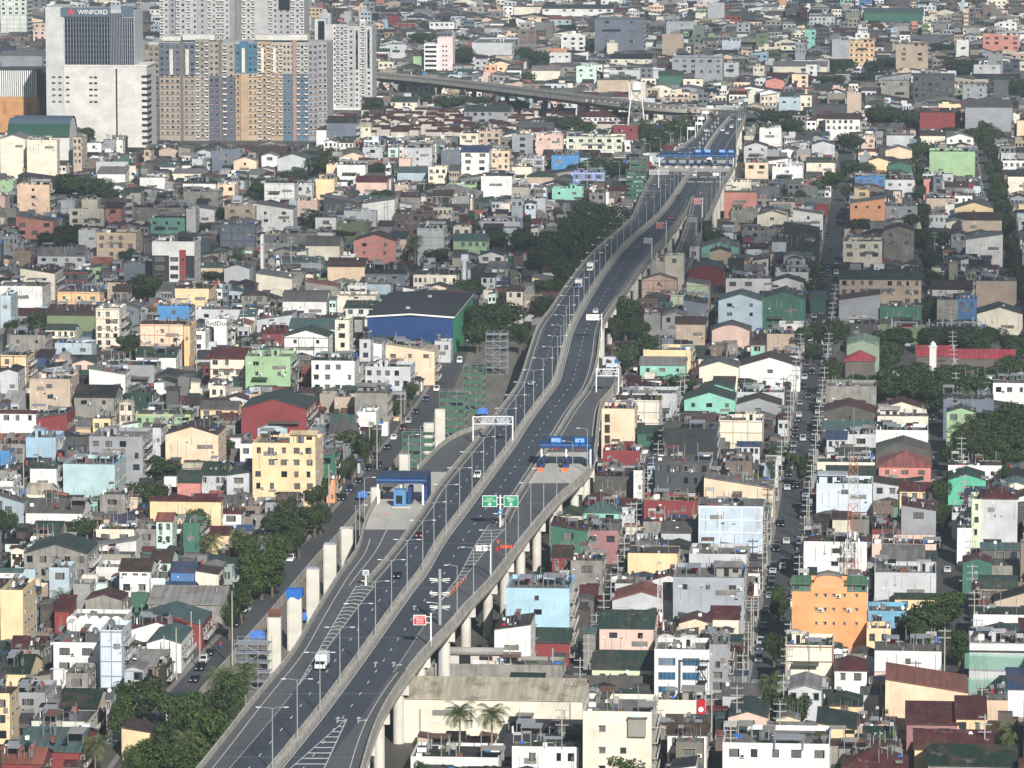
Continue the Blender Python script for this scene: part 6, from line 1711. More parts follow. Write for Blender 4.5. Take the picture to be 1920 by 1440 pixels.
for i, (px, py) in enumerate(((731,1030),(737,1005),(748,975),(792,872),(770,890))):
    o = copy_tree(L1); p = at(px, py, DZ); o.location = (fOL(p.y)-.4, p.y, DZ); o.rotation_euler[2] = math.pi; o['group'] = 'single-armed lamps by the left toll ramp'; o['label'] = 'slim single-armed street lamp beside the left toll slip road'
for i in range(9):
    t = i/8; px, py = 1186+t*150, 305-t*88; o = copy_tree(L1); p = at(px, py, DZ); o.location = (p.x-6, p.y, 4); o['group'] = 'lamp poles left of the far toll plaza'; o['label'] = 'slim lamp pole standing among trees left of the far toll plaza'
# beacon row beyond the far plaza
for i in range(7):
    t = i/6; px, py = 1318+t*34, 282-t*46; p = at(px, py, DZ); o = empty('median_beacon', (p.x-1.5, p.y, DZ+1), 0, 'white rectangular delineator board in the row on the far median', 'delineator', 'white boards on the far median')
    b = MB(); b.box(-.45,.45,0,.15,2.2,3.2); b.build('board', M['wframe'], o); b = MB(); b.box(-.08,.08,0,.15,0,2.2); b.box(-.3,.3,-.05,.2,0,.8); b.build('post', M['steel'], o)
# ---------------------------------------------------------------- road signs
def signpost(px, py, hh, boards, lab, z=DZ, pr=.2):
    """boards: (x0,x1,z0,z1,material,lines,size)"""
    p = at(px, py, z); r = empty('road_sign', p, 0, lab, 'road sign'); b = MB(); b.cyl(0,0,0,hh,pr,pr*.8,10)
    for x0, x1, z0, z1, m, ln, sz in boards:
        for zz in (z0+(z1-z0)*.2, z0+(z1-z0)*.8): b.bar((0,0,zz),(x0 if abs(x0) > abs(x1) else x1,0,zz),.09)
    b.build('post', M['white'], r)
    for x0, x1, z0, z1, m, ln, sz in boards:
        b = MB(); e = .14; b.box(x0, x1, -.2, -.1, z0, z1, M['white']); 
        if m is not M['white']: b.box(x0+e, x1-e, -.24, -.2, z0+e, z1-e, m)
        g = b.build('sign_board', None, r); xm = (x0+x1)/2
        if ln:
            tx = text('\n'.join(ln), sz, 'lettering', M['dark'] if m is M['white'] else M['white'], g, (xm, -.27, (z0+z1)/2+(.35 if m is M['sgreen'] else 0)), .015)
        if m is M['sgreen']:
            b = MB(); z = z0+.62; b.poly([(xm-.5,-.26,z+.1),(xm,-.26,z-.4),(xm+.5,-.26,z+.1)]); b.box(xm-.17, xm+.17, -.27, -.25, z+.1, z+.4); b.build('arrow', M['white'], g)
    return r
r = signpost(938, 988, 7.9, ((-4.4,-.75,5.0,7.8,M['sgreen'],('NLEX','Harbor Link'),.6),(.85,4.4,5.0,7.8,M['sgreen'],('España','EXIT'),.66)), 'two green direction boards reading NLEX Harbor Link and España EXIT on one post', DZ, .26)
b = MB(); b.cyl(0,0,0,.08,.55,.55,14); q = b.build('keep_side_disc', M['sblue'], r); q.rotation_euler = (R(90),0,0); q.location = (0,-.3,3.7); b = MB(); b.poly([(-.35,-.42,3.5),(0,-.42,3.95),(.35,-.42,3.5),(.22,-.42,3.42),(0,-.42,3.7),(-.22,-.42,3.42)]); b.build('arrow', M['white'], r)
signpost(808, 1212, 7.2, ((-3.7,-1.0,4.6,6.8,M['red'],('REDUCE','SPEED','NOW'),.62),), 'red REDUCE SPEED NOW board on a grey post at the near right parapet')
signpost(1249, 455, 8.6, ((-3.9,-1.2,5.6,8.0,M['red'],('REDUCE','SPEED','NOW'),.62),), 'red REDUCE SPEED NOW board where the far right slip road splits off')
signpost(1317, 407, 8.2, ((-3.4,-.8,5.4,7.8,M['red'],('REDUCE','SPEED','NOW'),.62),), 'red REDUCE SPEED NOW board over the far right slip road')
signpost(1128, 637, 8.6, ((-5.0,-.8,6.4,8.3,M['white'],('TOLL PLAZA','1 KM'),.68),), 'white TOLL PLAZA 1 KM board on an arm beyond the bend')
signpost(920, 1078, 7.2, ((-3.4,-.8,5.6,7.0,M['white'],('TOLL RATE','CLASS 1'),.5),), 'small white board on an arm below the green direction boards')
signpost(1305, 443, 7.6, ((-2.9,-.5,5.6,7.4,M['greyb'],(),0),), 'grey backed board on an arm over the far right slip road')
signpost(1222, 487, 8.4, ((-3.0,-.5,6.2,8.2,M['greyb'],(),0),), 'grey backed board on an arm left of the cream blank block')
signpost(1235, 352, 8, ((-4.2,-.3,5.8,7.8,M['greyb'],(),0),(.3,4.2,5.8,7.8,M['greyb'],(),0)), 'T-shaped sign pair seen from behind below the far toll plaza')
signpost(1350, 350, 7, ((-3.2,-.5,4.8,6.2,M['white'],(),0),), 'small white board on an arm below the far toll canopy')
for i, (px, py) in enumerate(((1289,268),(1304,258),(1308,248),(1316,237),(1325,226))):
    signpost(px, py, 8, ((.4,3.4,6.4,7.8,M['white'],(),0),), ('nearest','second','third','fourth','farthest')[i]+' small white board in the sign row leading to the far bend')
signpost(686, 1098, 3.6, ((-.7,.7,2.4,3.6,M['greyb'],(),0),), 'small grey backed board at the tip of the left median gore')
# gantries
def gantry(x0, x1, yb0, hh, lab, boards):
    p = at(x0, yb0, DZ); s = scl(p.y); W = (x1-x0)/s; r = empty('sign_gantry', p, 0, lab, 'gantry'); b = MB()
    for x in (0, W): b.bar((x,0,0),(x,0,hh),.22,6)
    b.build('post', M['white'], r); b = MB()
    for z in (hh-.2, hh-2.2): b.bar((0,0,z),(W,0,z),.15,4)
    for i in range(9): b.bar((W*i/9,0,hh-.2 if i % 2 else hh-2.2),(W*(i+1)/9,0,hh-2.2 if i % 2 else hh-.2),.06)
    b.build('truss', M['white'], r); b = MB()
    for a, c in boards: b.box(W*a, W*c, .25, .4, hh-2.6, hh+.1)
    b.build('board_back', M['greyb'], r)
gantry(887, 962, 829, 7.2, 'white sign gantry spanning the left carriageway, boards seen from behind', ((.2,.55),(.6,.92)))
gantry(1118, 1160, 735, 7.0, 'thin white gantry over the right slip road', ((.3,.7),))
# ---------------------------------------------------------------- masts and poles
def lattice(px, yt, yb, w0, lab, spike, name='lattice_mast', z0=0):
    p = at(px, yb, z0); s = scl(p.y); hh = (yb-yt)/s; r = empty(name, p, -GA, lab, 'telecom mast'); n = int(hh/2.2)
    mred = bpy.data.materials.get('mast red') or flat('mast red', (176,110,84))
    for sec in range((n+2)//3):
        b = MB(); sel = sec % 2; part = 'section'
        for k in range(sec*3, min(n, sec*3+3)):
            z, z2 = hh*k/n, hh*(k+1)/n; w = w0*(1-.35*k/n)
            for i, (sx_, sy_) in enumerate(L4):
                b.bar((sx_*w,sy_*w,z),(sx_*w,sy_*w,z2),.09); c = L4[(i+1) % 4]; b.bar((sx_*w,sy_*w,z),(c[0]*w,c[1]*w,z2),.05); b.bar((c[0]*w,c[1]*w,z),(sx_*w,sy_*w,z2),.05); b.bar((sx_*w,sy_*w,z2),(c[0]*w,c[1]*w,z2),.05)
        b.build(part, mred if sel == 0 else M['frame'], r)
    b = MB(); b.bar((0,0,hh),(0,0,hh+spike),.07); b.build('spike', M['steel'], r)
    for i in range(4): a = i*1.57+.4; b = MB(); b.box(-.25,.25,-.15,.15,-1,1); q = b.build('antenna_panel', M['white'], r); q.location = (w0*1.1*math.cos(a), w0*1.1*math.sin(a), hh*.35+(i % 2)*2)
lattice(1598, 850, 1105, 1.45, 'tall red and white lattice mast with a long spike beside the dark street', 12)
lattice(1237, 1090, 1215, .7, 'grey lattice telecom mast standing on the white office roof', 1, 'roof_mast', 0)
p = at(825, 1290); s = scl(p.y); hh = 230/s; r = empty('power_pole', p, 0, 'tall thick steel power pole carrying six paired insulator arms before the expressway', 'power pole')
b = MB(); b.cyl(0,0,0,hh,.42,.34,14); b.build('pole', M['steel'], r)
for k in range(3):
    for sg in (-1, 1):
        b = MB(); z = hh-2.2-k*3.0; 
        for dz in (0, .35): b.bar((sg*.5,-.2,z-dz),(sg*2.2,-.6,z+.2-dz),.11,6)
        b.bar((sg*.3,0,z-.4),(sg*1.9,-.4,z-.8),.06); b.build('insulator_arm', M['white'], r)
b = MB(); b.bar((0,0,hh-7.6),(-2.4,0,hh-7.3),.05); b.box(-2.9,-2.1,-.1,.1,hh-7.4,hh-7.25); b.build('lamp_arm', M['white'], r)
def upole(loc, hh, lab, grp=None, arms=3, tr=False):
    r = empty('utility_pole', loc, -GA, lab, 'utility pole', grp); b = MB(); b.cyl(0,0,0,hh,.18,.11,7); b.build('pole', M['concrete'], r)
    if arms:
        for k in range(arms): b = MB(); z = hh-.6-k*1.5; b.box(-1.3,1.3,-.07,.07,z-.08,z+.08); [b.cyl(x,0,z+.08,z+.35,.06,.04,5) for x in (-1.2,-.6,.6,1.2)]; b.build('crossarm', M['steel'], r)
    if tr: b = MB(); b.cyl(.5,-.1,hh-6.2,hh-5,.35,.35,8); b.build('transformer', M['steel'], r)
    return r
def copy_at(o, loc): c = copy_tree(o); c.location = loc; return c
PR = []
for u, off, a, c, st, nm in ((SU[1], 4.6, 950, 1750, 30, 'first street right'), (SU[1], -4.6, 930, 1650, 36, 'first street left'), (SU[2], 4.5, 940, 1700, 36, 'second street right'), (SU[0], 3.2, 940, 1500, 27, 'right toll alley')):
    v = a; o = None
    while v < c:
        loc = xy(u+off, v)
        if o is None: o = upole(loc, 12, nm.capitalize().lower()+' kerb grey concrete utility pole with crossarms', 'utility poles, '+nm+' kerb', 3, True)
        else: copy_at(o, loc)
        v += st
    PR.append((u+off, a, v-st))
for u, a, c in PR:                       # wires
    b = MB()
    for dx in (-1.2, -.6, .6, 1.2):
        v = a
        while v < c-1 and v < 1700:
            p, q = xy(u+dx, v), xy(u+dx, min(c, v+27)); p.z = q.z = 11.7; m = (p+q)/2; m.z -= .7; b.bar(p, m, .025, 3); b.bar(m, q, .025, 3); v += 27
    tag(b.build('power_cable', M['wire']), 'sagging black power cables '+{0:'over the right kerb of the first dark street',1:'over the left kerb of the first dark street',2:'over the right kerb of the second dark street',3:'over the narrow alley behind the right toll canopy'}[PR.index((u,a,c))], 'cable')
FREE = ((45,842,950),(73,826,942),(100,803,935),(436,1080,1250),(375,1160,1255),(407,1100,1170),(359,1145,1230),(331,1175,1275),(308,1190,1268),(342,1158,1210),(464,1036,1095),(452,1040,1095),(617,870,950),(707,790,880),(752,735,800),(693,785,870),(645,835,905),(570,923,980),(1183,940,1030),(325,660,715),(341,640,715),(369,635,715),(408,600,655),(436,590,655),(457,578,640),(552,470,520),(546,440,525),(584,490,540),(600,480,535),(653,380,430),(721,380,440),(727,378,440),(795,335,395),(141,300,345),(141,360,385),(194,300,350),(406,290,330),(1101,285,370),(1560,270,340),(2,0,10),(1752,415,515),(1887,700,760),(1660,190,240),(1610,200,250),(500,1430,1490),(1232,1325,1420),(1334,1290,1415),(1770,1110,1325),(1395,1160,1260),(1408,1120,1230))
for x, yt, yb in FREE:
    if yb < 30: continue
    s = (yb+450)*.00496; hh = min(17, (yb-yt)/s)
    r = upole(at(x, yb), hh, '', None, 0 if x < 700 and yb > 700 else 2);
    LABELQ.append((r, x, (yt+yb)/2, 'slim pale concrete utility pole'))
# ---------------------------------------------------------------- vehicles
def carproto(kind):
    r = bpy.data.objects.new({'truck':'box_truck','jeep':'jeepney','van':'van','moto':'tricycle'}.get(kind, 'car'), None); col.objects.link(r); r['category'] = {'truck':'truck','jeep':'jeepney','van':'van'}.get(kind, 'car')
    L, W, hh = {'suv':(4.6,1.85,1.75),'sedan':(4.4,1.75,1.45),'van':(4.9,1.8,2.0),'truck':(6.5,2.2,3.0),'jeep':(6.2,2.0,2.4)}[kind]
    b = MB(); w = W/2
    def prof(p, m=None, ww=w, tap=.12):
        n = len(p)
        top = max(z for _, z in p)
        X_ = lambda z, sg: sg*(ww-(tap if z > .95 else 0)*min(1, (z-.95)/.5))
        for i in range(n):
            (y0,z0),(y1,z1) = p[i], p[(i+1) % n]; b.poly([(X_(z0,-1),y0,z0),(X_(z0,1),y0,z0),(X_(z1,1),y1,z1),(X_(z1,-1),y1,z1)], m)
        b.poly([(X_(z,1),y,z) for y, z in p], m); b.poly([(X_(z,-1),y,z) for y, z in p][::-1], m)
    if kind in ('suv','sedan'): P_ = [(-L/2,.35),(-L/2,.72),(-L/2+.15,.85),(-L*.22,.98),(-L*.08,hh-.03),(L*.05,hh),(L*.34 if kind == 'suv' else L*.22,hh-.05),(L*.46 if kind == 'suv' else L*.38,1.0),(L/2,.9),(L/2,.35)]
    elif kind == 'van': P_ = [(-L/2,.35),(-L/2,.95),(-L*.36,1.15),(-L*.25,hh-.05),(L*.45,hh),(L/2,hh-.3),(L/2,.35)]
    elif kind == 'jeep': P_ = [(-L/2,.45),(-L/2,1.15),(-L*.3,1.25),(-L*.29,2.0),(-L*.31,hh-.15),(-L*.27,hh),(L*.49,hh),(L/2,.45)]
    else: P_ = [(-L/2,.45),(-L/2,1.2),(-L*.46,2.0),(-L*.25,2.05),(-L*.25,.45)]
    prof(P_); b.build('body', M['car'], r)
    g = MB(); e = .02
    if kind in ('suv','sedan'):
        y0, z0, y1, z1 = -L*.22, .98, -L*.08, hh-.03; g.poly([(-w+.18,y0+.05-e,z0+.06+e),(w-.18,y0+.05-e,z0+.06+e),(w-.26,y1-.03-e,z1-.06+e),(-w+.26,y1-.03-e,z1-.06+e)])
        for sg in (-1, 1): xx = sg*(w-.06); x2 = sg*(w-.12+.02); g.poly([(sg*(w-.0),-L*.17,1.02),(sg*(w-.0),L*.38,1.02),(sg*(w-.07),L*.3 if kind == 'suv' else L*.2,hh-.14),(sg*(w-.07),-L*.07,hh-.14)])
    elif kind == 'van':
        g.poly([(-w+.15,-L*.36-e,1.2),(w-.15,-L*.36-e,1.2),(w-.2,-L*.27-e,hh-.2),(-w+.2,-L*.27-e,hh-.2)])
        for sg in (-1, 1): g.poly([(sg*(w+.01),-L*.3,1.15),(sg*(w+.01),L*.4,1.15),(sg*(w-.08),L*.4,hh-.25),(sg*(w-.08),-L*.24,hh-.25)])
    elif kind == 'jeep':
        g.poly([(-w+.2,-L*.3-.03,1.35),(w-.2,-L*.3-.03,1.35),(w-.2,-L*.3-.03,1.95),(-w+.2,-L*.3-.03,1.95)])
        for sg in (-1, 1): g.poly([(sg*(w+.01),-L*.26,1.35),(sg*(w+.01),L*.46,1.35),(sg*(w-.04),L*.46,hh-.25),(sg*(w-.04),-L*.26,hh-.25)])
    else: g.poly([(-w+.15,-L*.5-.0,1.3),(w-.15,-L*.5-.0,1.3),(w-.15,-L*.465-.03,1.95),(-w+.15,-L*.465-.03,1.95)])
    g.build('window', M['glass'], r)
    if kind == 'truck': c = MB(); c.box(-w-.05, w+.05, -L*.23, L/2, .8, hh); c.build('cargo_box', M['white'], r)
    if kind == 'jeep': c = MB(); c.box(-w-.08, w+.08, -L/2-.1, -L/2, .4, .75, M['white']); c.box(-w+.1, w-.1, -L/2-.06, -L/2, .8, 1.15, M['tank']); c.box(-w+.05,w-.05,-L*.28,L*.45,hh+.01,hh+.1,M['steel']); c.build('grille', None, r)
    wh = MB(); wh.cyl(0,0,-.11,.11,.33,.33,12); wm = wh.mesh('wheel', M['black'])
    for sx_ in (-1, 1):
        for y in (-L*.32, L*.3): o = link('wheel', wm, r, (sx_*(w-.08), y, .33)); o.rotation_euler = (0, R(90), 0)
        hd = MB(); hd.box(sx_*(w-.32)-.17, sx_*(w-.32)+.17, -L/2-.02, -L/2+.02, .6, .8); hd.build('headlight', M['frame'], r)
    return r
PROTO = {}
def vehicle(kind, loc, rz, c, lab=None, grp=None, px=None):
    if kind not in PROTO: PROTO[kind] = o = carproto(kind)
    else: o = copy_tree(PROTO[kind])
    for k in ('label', 'group'):
        if k in o: del o[k]
    o.location = loc; o.rotation_euler[2] = rz
    for ch in o.children:
        if ch.name.startswith('body'): ch.color = (*lin(c), 1)
    if lab: o['label'] = lab
    else: LABELQ.append((o, *proj((loc[0], loc[1], loc[2]+1)), px))
    return o
cw, cb, cg, cr_, cs, cblu = (225,225,222), (22,24,28), (110,114,118), (120,30,34), (170,174,178), (30,50,90)
def head(f, Y): return -math.atan2(f(Y+6)-f(Y-6), 12)
for px, py, k, c, lab in ((896,895,'suv',cw,'white SUV driving toward the camera in the middle of the left carriageway'),(745,1083,'sedan',cb,'black sedan on the left carriageway near the chevron markings'),(787,1007,'sedan',(70,26,30),'dark maroon car on the left carriageway below the left toll plaza'),
    (604,1252,'truck',cw,'white box truck facing the camera beside the chevron tip'),(1107,508,'truck',cw,'white delivery truck on the left carriageway at the far bend'),(1085,540,'truck',(40,80,150),'blue-cabbed truck just ahead of the white delivery truck'),(1117,587,'sedan',cw,'white car partly hidden behind the white toll plaza board'),
    (996,722,'sedan',(90,110,140),'bluish grey car low on the bending left carriageway'),(1214,372,'sedan',(50,60,80),'dark blue car on the left slip road below the far plaza'),(1273,372,'sedan',cb,'black car on the right carriageway just right of the median'),(1260,411,'sedan',(150,36,44),'small red car on the right carriageway'),
    (1303,330,'van',cw,'white van just leaving the far toll plaza'),(1283,328,'sedan',cs,'silver car left of the median below the far toll plaza'),(1330,306,'truck',cw,'white truck inside the far toll plaza lane'),(1355,246,'suv',cw,'white SUV leading the group beyond the far toll plaza'),(1364,252,'sedan',cs,'silver car right of the leading white SUV beyond the plaza'),
    (1372,240,'suv',cw,'white SUV third in the group beyond the plaza'),(1324,247,'sedan',cw,'white car on the far left carriageway beyond the plaza'),(1387,226,'suv',cw,'white vehicle at the far bend of the expressway'),(1380,225,'sedan',cb,'dark car at the far bend of the expressway')):
    p = at(px, py, DZ+.05); f = fMM; vehicle(k, (p.x, p.y, DZ+.05), -math.atan2(fMM(p.y+6)-fMM(p.y-6), 12), c, lab)
random.seed(9)
pal = (((190,190,188),'white',6),((120,124,128),'silver',5),(cb,'black',9),((70,72,76),'grey',6),(cr_,'red',1),(cblu,'blue',2))
def rc(): return random.choices([(a, n) for a, n, _ in pal], [q for _, _, q in pal])[0]
for u, a, c, prob, nm in ((SU[1], 905, 2100, .34, 'in the first dark street'), (SU[2], 930, 1800, .14, 'in the second dark street'), (SU[3], 1500, 2100, .12, 'in the far right street')):
    for off in (-2.8, 2.9, -.5):
        v = a+random.uniform(0, 6)
        while v < c:
            if random.random() < prob*(.28 if off == -.5 else 1)*(1 if v < 1900 else .55):
                (cc, nn) = rc(); k = random.choices(('sedan','suv','van'), (5,4,2))[0]
                vehicle(k, tuple(xy(u+off+random.uniform(-.2,.2), v)+Vector((0,0,.03))), -GA+random.uniform(-.04,.04), cc, None, None, nn+' '+('van' if k == 'van' else 'car')+' '+nm)
            v += random.uniform(5.6, 8)
for px, py, c, k in ((365,1278,cb,'sedan'),(376,1256,cb,'suv'),(382,1243,cw,'suv'),(394,1228,cb,'sedan'),(442,1174,cb,'suv'),(462,1148,cw,'suv'),(545,1052,cw,'suv'),(556,1032,cs,'sedan'),(566,1018,cb,'sedan'),(642,938,cb,'suv'),(656,921,cblu,'suv'),(690,882,cb,'suv'),(710,876,cb,'suv'),(727,842,cb,'sedan'),(739,824,cw,'sedan'),(756,806,(90,40,36),'suv'),(766,793,cs,'suv'),(799,752,cblu,'suv'),(780,775,cb,'sedan'),(819,733,cw,'suv'),(673,905,cb,'sedan'),(704,858,cb,'sedan'),(585,998,cb,'sedan'),(610,975,cw,'sedan'),(880,640,cw,'suv'),(862,680,cw,'van')):
    p = at(px, py); nn = {cw:'white',cb:'black',cs:'silver',cblu:'dark blue'}.get(c, 'maroon'); vehicle(k, (p.x, p.y, .03), head(fSL, p.y), c, None, None, nn+' car in the left street')
p = at(1278, 1388); vehicle('jeep', (p.x, p.y, .03), .06, (150,40,40), 'red and silver jeepney with yellow bumper in the street below the fast food sign')
for px, py, w_ in ((1290,1420,5.5),(1270,1440,5),):
    pass
a = MB(); q0, q1, q2, q3 = at(1222,1352), at(1336,1352), at(1345,1560), at(1235,1560)
for q in (q0,q1,q2,q3): q.z = .03
a.poly([q3,q2,q1,q0]); tag(a.build('road', M['street']), kind='structure')
# market stalls: umbrellas
def umbrella(loc, cols, lab):
    r = empty('market_umbrella', loc, 0, lab, 'umbrella'); b = MB(); b.cyl(0,0,0,2.3,.04,.04,6); b.build('pole', M['steel'], r); b = MB(); n = 8
    for i in range(n): a0, a1 = 2*math.pi*i/n, 2*math.pi*(i+1)/n; b.poly([(0,0,2.6),(1.3*math.cos(a0),1.3*math.sin(a0),2.1),(1.3*math.cos(a1),1.3*math.sin(a1),2.1)], M[cols[i % len(cols)]])
    b.build('canopy', None, r)
for px, py, cs_, lab in ((1846,1372,('red','sgreen','sblue','orange'),'multicoloured market umbrella behind another at the lower right corner'),(1858,1382,('red','frame','sgreen'),'red white and green market umbrella at the lower right corner'),(1872,1398,('gscaf',),'green market umbrella left of the corner palm'),(408,1188,('orange','frame'),'orange and white stall umbrella beside the left street'),(402,1176,('tarp',),'blue stall umbrella beside the left street'),(1321,1358,('sblue','frame'),'blue and white umbrella right of the fast food entrance')):
    umbrella(at(px, py), cs_, lab)
# people
def person(loc, shirt, trousers, lab, rz=0):
    v = [(0,0,.95),(0,0,1.2),(0,0,1.42),(0,0,1.52),(0,0,1.68),(.1,0,.88),(.12,.04,.5),(.13,0,.08),(.13,-.12,.04),(-.1,0,.88),(-.12,-.08,.5),(-.13,.05,.08),(-.13,-.08,.04),(.2,0,1.4),(.27,.03,1.12),(.25,-.1,.88),(-.2,0,1.4),(-.27,.03,1.12),(-.25,-.12,.9)]
    e = [(0,1),(1,2),(2,3),(3,4),(0,5),(5,6),(6,7),(7,8),(0,9),(9,10),(10,11),(11,12),(2,13),(13,14),(14,15),(2,16),(16,17),(17,18)]
    rad = [.15,.15,.15,.06,.11,.1,.07,.05,.05,.1,.07,.05,.05,.07,.05,.04,.07,.05,.04]
    me = bpy.data.meshes.new('person'); me.from_pydata(v, e, []); o = bpy.data.objects.new('person', me); col.objects.link(o)
    m = o.modifiers.new('s', 'SKIN'); sv = me.skin_vertices[0].data
    for i, q in enumerate(rad): sv[i].radius = (q, q*.8)
    sv[0].use_root = True; o.modifiers.new('d', 'SUBSURF').levels = 1; bpy.context.view_layer.update()
    m2 = bpy.data.meshes.new_from_object(o.evaluated_get(bpy.context.evaluated_depsgraph_get())); o.modifiers.clear(); o.data = m2
    skin = bpy.data.materials.get('skin') or flat('skin', (150,105,80)); hair = M['black']; m2.materials.clear()
    for mm in (skin, shirt, trousers, hair): m2.materials.append(mm)
    for p in m2.polygons: z = p.center.z; x = abs(p.center.x); p.material_index = 3 if z > 1.66 else (0 if z > 1.48 else (2 if z < .95 and x < .2 else (0 if z < 1.1 and x > .2 else 1)))
    o.location = loc; o.rotation_euler[2] = rz; tag(o, lab, 'person'); return o
vest = flat('neon vest', (205,240,60), .6)
person(at(1388,1440), vest, M['black'], 'person in a neon yellow vest standing at the bottom street edge')
person(at(471,1139), vest, M['black'], 'person in a neon vest beside the left street near the white SUV', 1)
person(at(414,1216), M['red'], M['tarp'], 'person in a red shirt walking in the left street by the market stalls', .5)
person(at(1250,1420), M['red'], M['black'], 'person in a red shirt on the kerb left of the jeepney', .5)
person(at(1310,1402), M['white'], M['black'], 'person in a white shirt walking right of the jeepney', 2)
# traffic cones and barrier
CN = MB(); CN.cyl(0,0,0,.05,.25,.25,8,M['orange']); CN.cyl(0,0,.05,.9,.17,.04,8,M['orange']); cone_me = CN.mesh('traffic_cone')
for i in range(8):
    t = i/7; px, py = 843+t*30, 1117-t*32; p = at(px, py, DZ+.03); o = link('traffic_cone', cone_me, None, p); tag(o, 'orange traffic cone in the line along the right gore stripes', 'traffic cone', 'cones along the right gore')
for px, py, lab in ((709,968,'orange traffic cone left of the light blue toll booth'),(773,944,'orange traffic cone right of the light blue toll booth'),(724,967,'orange traffic cone at the booth island tip')):
    o = link('traffic_cone', cone_me, None, at(px, py, DZ+.03)); tag(o, lab, 'traffic cone')
for i, (px, py) in enumerate(((935,1018),(932,1032),(945,1028),(956,1028))):
    p = at(px, py, DZ+.03); b = MB(); n = 5
    for k in range(n): b.box(-.8+k*1.6/n, -.8+(k+1)*1.6/n-.03, -.2, .2, 0, .8, M['orange'] if (k+i) % 2 == 0 else M['red'])
    o = b.build('plastic_barrier', None); o.location = p; o.rotation_euler[2] = -.1 if i > 1 else 1.3; tag(o, ('rear','front','left transverse','right transverse')[i]+' orange and red plastic barrier on the gore below the green boards', 'barrier')
# blue tanks / tarps on the strip
for px, py, w_, lab in ((482,1190,3.4,'blue tarpaulin heap on top of the grey scaffold platform'),(680,925,3,'blue tarpaulin shelter beside the left toll ramp'),(572,1155,2.2,'small blue tarpaulin bundle between two cast columns'),(905,768,3.5,'bright blue site container in the construction strip')):
    p = at(px, py+8, 9 if px == 482 else 1); b = MB(); b.poly([(-w_/2,0,0),(w_/2,0,0),(w_/2*.9,.2,1.6),(0,.3,2.0),(-w_/2*.85,.2,1.5)]); b.poly([(-w_/2*.85,.2,1.5),(0,.3,2.0),(w_/2*.9,.2,1.6),(w_/2,2.6,1.1),(-w_/2,2.6,1)]); b.poly([(w_/2,0,0),(w_/2,2.6,0),(w_/2,2.6,1.1),(w_/2*.9,.2,1.6)])
    o = b.build('tarpaulin', M['tarp']); o.location = p; tag(o, lab, 'tarpaulin')
# ---------------------------------------------------------------- labels that single each thing out
LM = (('white lettered hotel',180,150),('green barrel hall',73,250),('brown-grey tower block',355,200),('orange-blue tower block',520,200),('white strip-window tower',655,150),('red-roofed row houses',900,225),('water tower',1193,190),('far toll plaza',1305,295),('wide slate office block',1165,65),
 ('charcoal apartment block',1750,165),('yellow-orange apartment block',1616,98),('brick red block',1758,228),('mottled green wall',1785,305),('blue-roofed white block',890,305),('bright sky-blue wall',1060,305),('salmon blank block',1390,375),('white-black-red block',325,495),('vivid blue house',325,585),
 ('black-roofed blue court',770,600),('pink gabled villa',702,470),('yellow stepped wall',360,565),('slim cream stair block',200,610),('peach beam-grid block',303,635),('mint green block',502,697),('deep red gabled hall',513,790),('big yellow four-storey block',530,880),('big grey four-storey block',217,858),
 ('pale aqua wall',167,900),('long maroon-roofed wall',350,960),('graffiti wall',100,970),('left toll canopy',757,905),('green direction boards',938,945),('right toll canopy',1063,845),('teal gabled wall',1470,580),('dark red arched hall',1325,520),('cream modernist house',1617,470),('long school building',1650,545),('crimson church roofs',1740,665),
 ('turquoise gabled house',1330,765),('windowless black cube',1295,830),('charcoal townhouse',1279,900),('ribbed pale blue block',1370,985),('lattice mast',1598,950),('salmon hip-roofed house',1696,880),('maroon-roofed grey block',1874,975),('bright turquoise gable',1813,912),('tall sky blue block',1008,1150),('big blue-grey wall',1328,1120),
 ('tall orange block',1555,1150),('blue-window white office',1278,1260),('tall cream corner block',1157,1390),('beige-roofed warehouse',920,1330),('twin palms',892,1350),('white villa with wavy parapet',1595,1280),('netted green corner',1870,1250),('sage slot-window building',110,1370),('pale blue stair block',208,1235),('large grey shed',348,1140),('tall plain yellow block',20,1150),('round dark tree',270,1305),('lower left palms',400,1310),('near red speed sign',788,1155),('beige peeled wall',1868,550),('black stepped wall',1502,450),('burnt orange wall',1626,397))
used = {}
items = []
for o, px, py, d in LABELQ:
    nm, lx, ly = min(LM, key=lambda q: (q[1]-px)**2+((q[2]-py)*1.3)**2); dx, dy = px-lx, py-ly
    rel = ('left of' if dx < 0 else 'right of') if abs(dx) > abs(dy)*1.2 else ('behind' if dy < 0 else 'in front of')
    items.append((d, rel+' the '+nm, math.hypot(dx, dy), o))
grp = {}
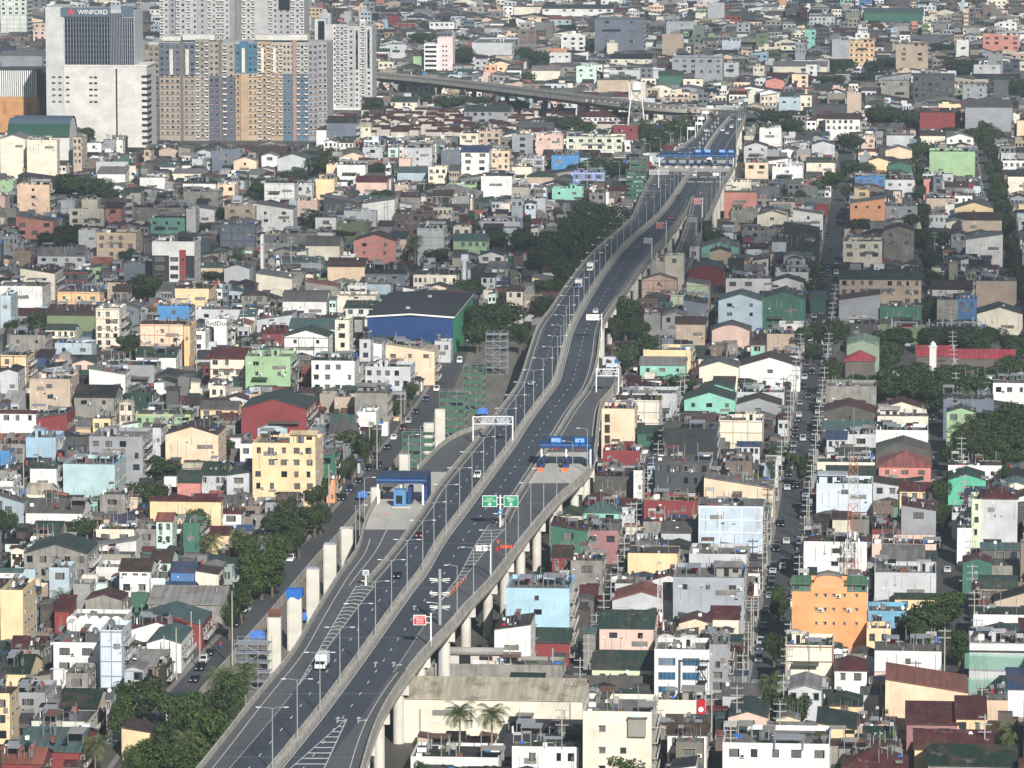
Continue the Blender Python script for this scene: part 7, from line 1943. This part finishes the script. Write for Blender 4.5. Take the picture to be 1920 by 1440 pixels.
for d, rel, dist, o in items: grp.setdefault((d, rel), []).append((dist, o))
def nth(k): return '%d%s' % (k, 'th' if 10 <= k % 100 <= 20 else {1:'st',2:'nd',3:'rd'}.get(k % 10, 'th'))
ORD = ['nearest', 'second nearest', 'third nearest', 'fourth nearest', 'fifth nearest', 'sixth nearest', 'seventh nearest', 'eighth nearest']+[nth(k)+' nearest' for k in range(9, 60)]
for (d, rel), L_ in grp.items():
    L_.sort(key=lambda q: q[0])
    for i, (_, o) in enumerate(L_):
        t = (ORD[i]+' ' if len(L_) > 1 else '')+d+', '+rel
        if len(t.split()) > 16: t = (ORD[i]+' ' if len(L_) > 1 else '')+d.replace(' with', ',').replace('-storey', '-floor')+', '+rel
        while len(t.split()) > 16: t = t.replace(' flat roof', '').replace(' gable roof', '').replace(' roof', '').replace('  ', ' ') if ' roof' in t.split(', '+rel)[0] else ' '.join(t.split()[:16])
        o['label'] = t
NTH = ['first','second','third','fourth','fifth','sixth','seventh','eighth','ninth','tenth','eleventh','twelfth']+[nth(k) for k in range(13, 130)]
for gname in set(o.get('group') for o in col.objects if o.get('group')):
    L_ = [o for o in col.objects if o.get('group') == gname and o.parent is None]; same = {}
    for o in L_: same.setdefault(o.get('label'), []).append(o)
    for lab, q in same.items():
        if len(q) < 2 or not lab: continue
        q.sort(key=lambda o: o.location.y if o.type else 0)
        for i, o in enumerate(q): o['label'] = ' '.join((NTH[i]+' '+lab).split()[:11])+', counted from the near end'
# ---------------------------------------------------------------- air
b = MB(); b.box(-1500, 1500, -30, 5200, -1, H+15); hz = b.build('haze'); tag(hz, kind='stuff')
m = bpy.data.materials.new('haze'); m.use_nodes = True; t = m.node_tree; t.nodes.clear(); out = t.nodes.new('ShaderNodeOutputMaterial'); vo = t.nodes.new('ShaderNodeVolumePrincipled')
vo.inputs['Color'].default_value = (.72, .87, 1, 1); vo.inputs['Density'].default_value = .00009; vo.inputs['Anisotropy'].default_value = .2; t.links.new(vo.outputs[0], out.inputs['Volume']); hz.data.materials.clear(); hz.data.materials.append(m)
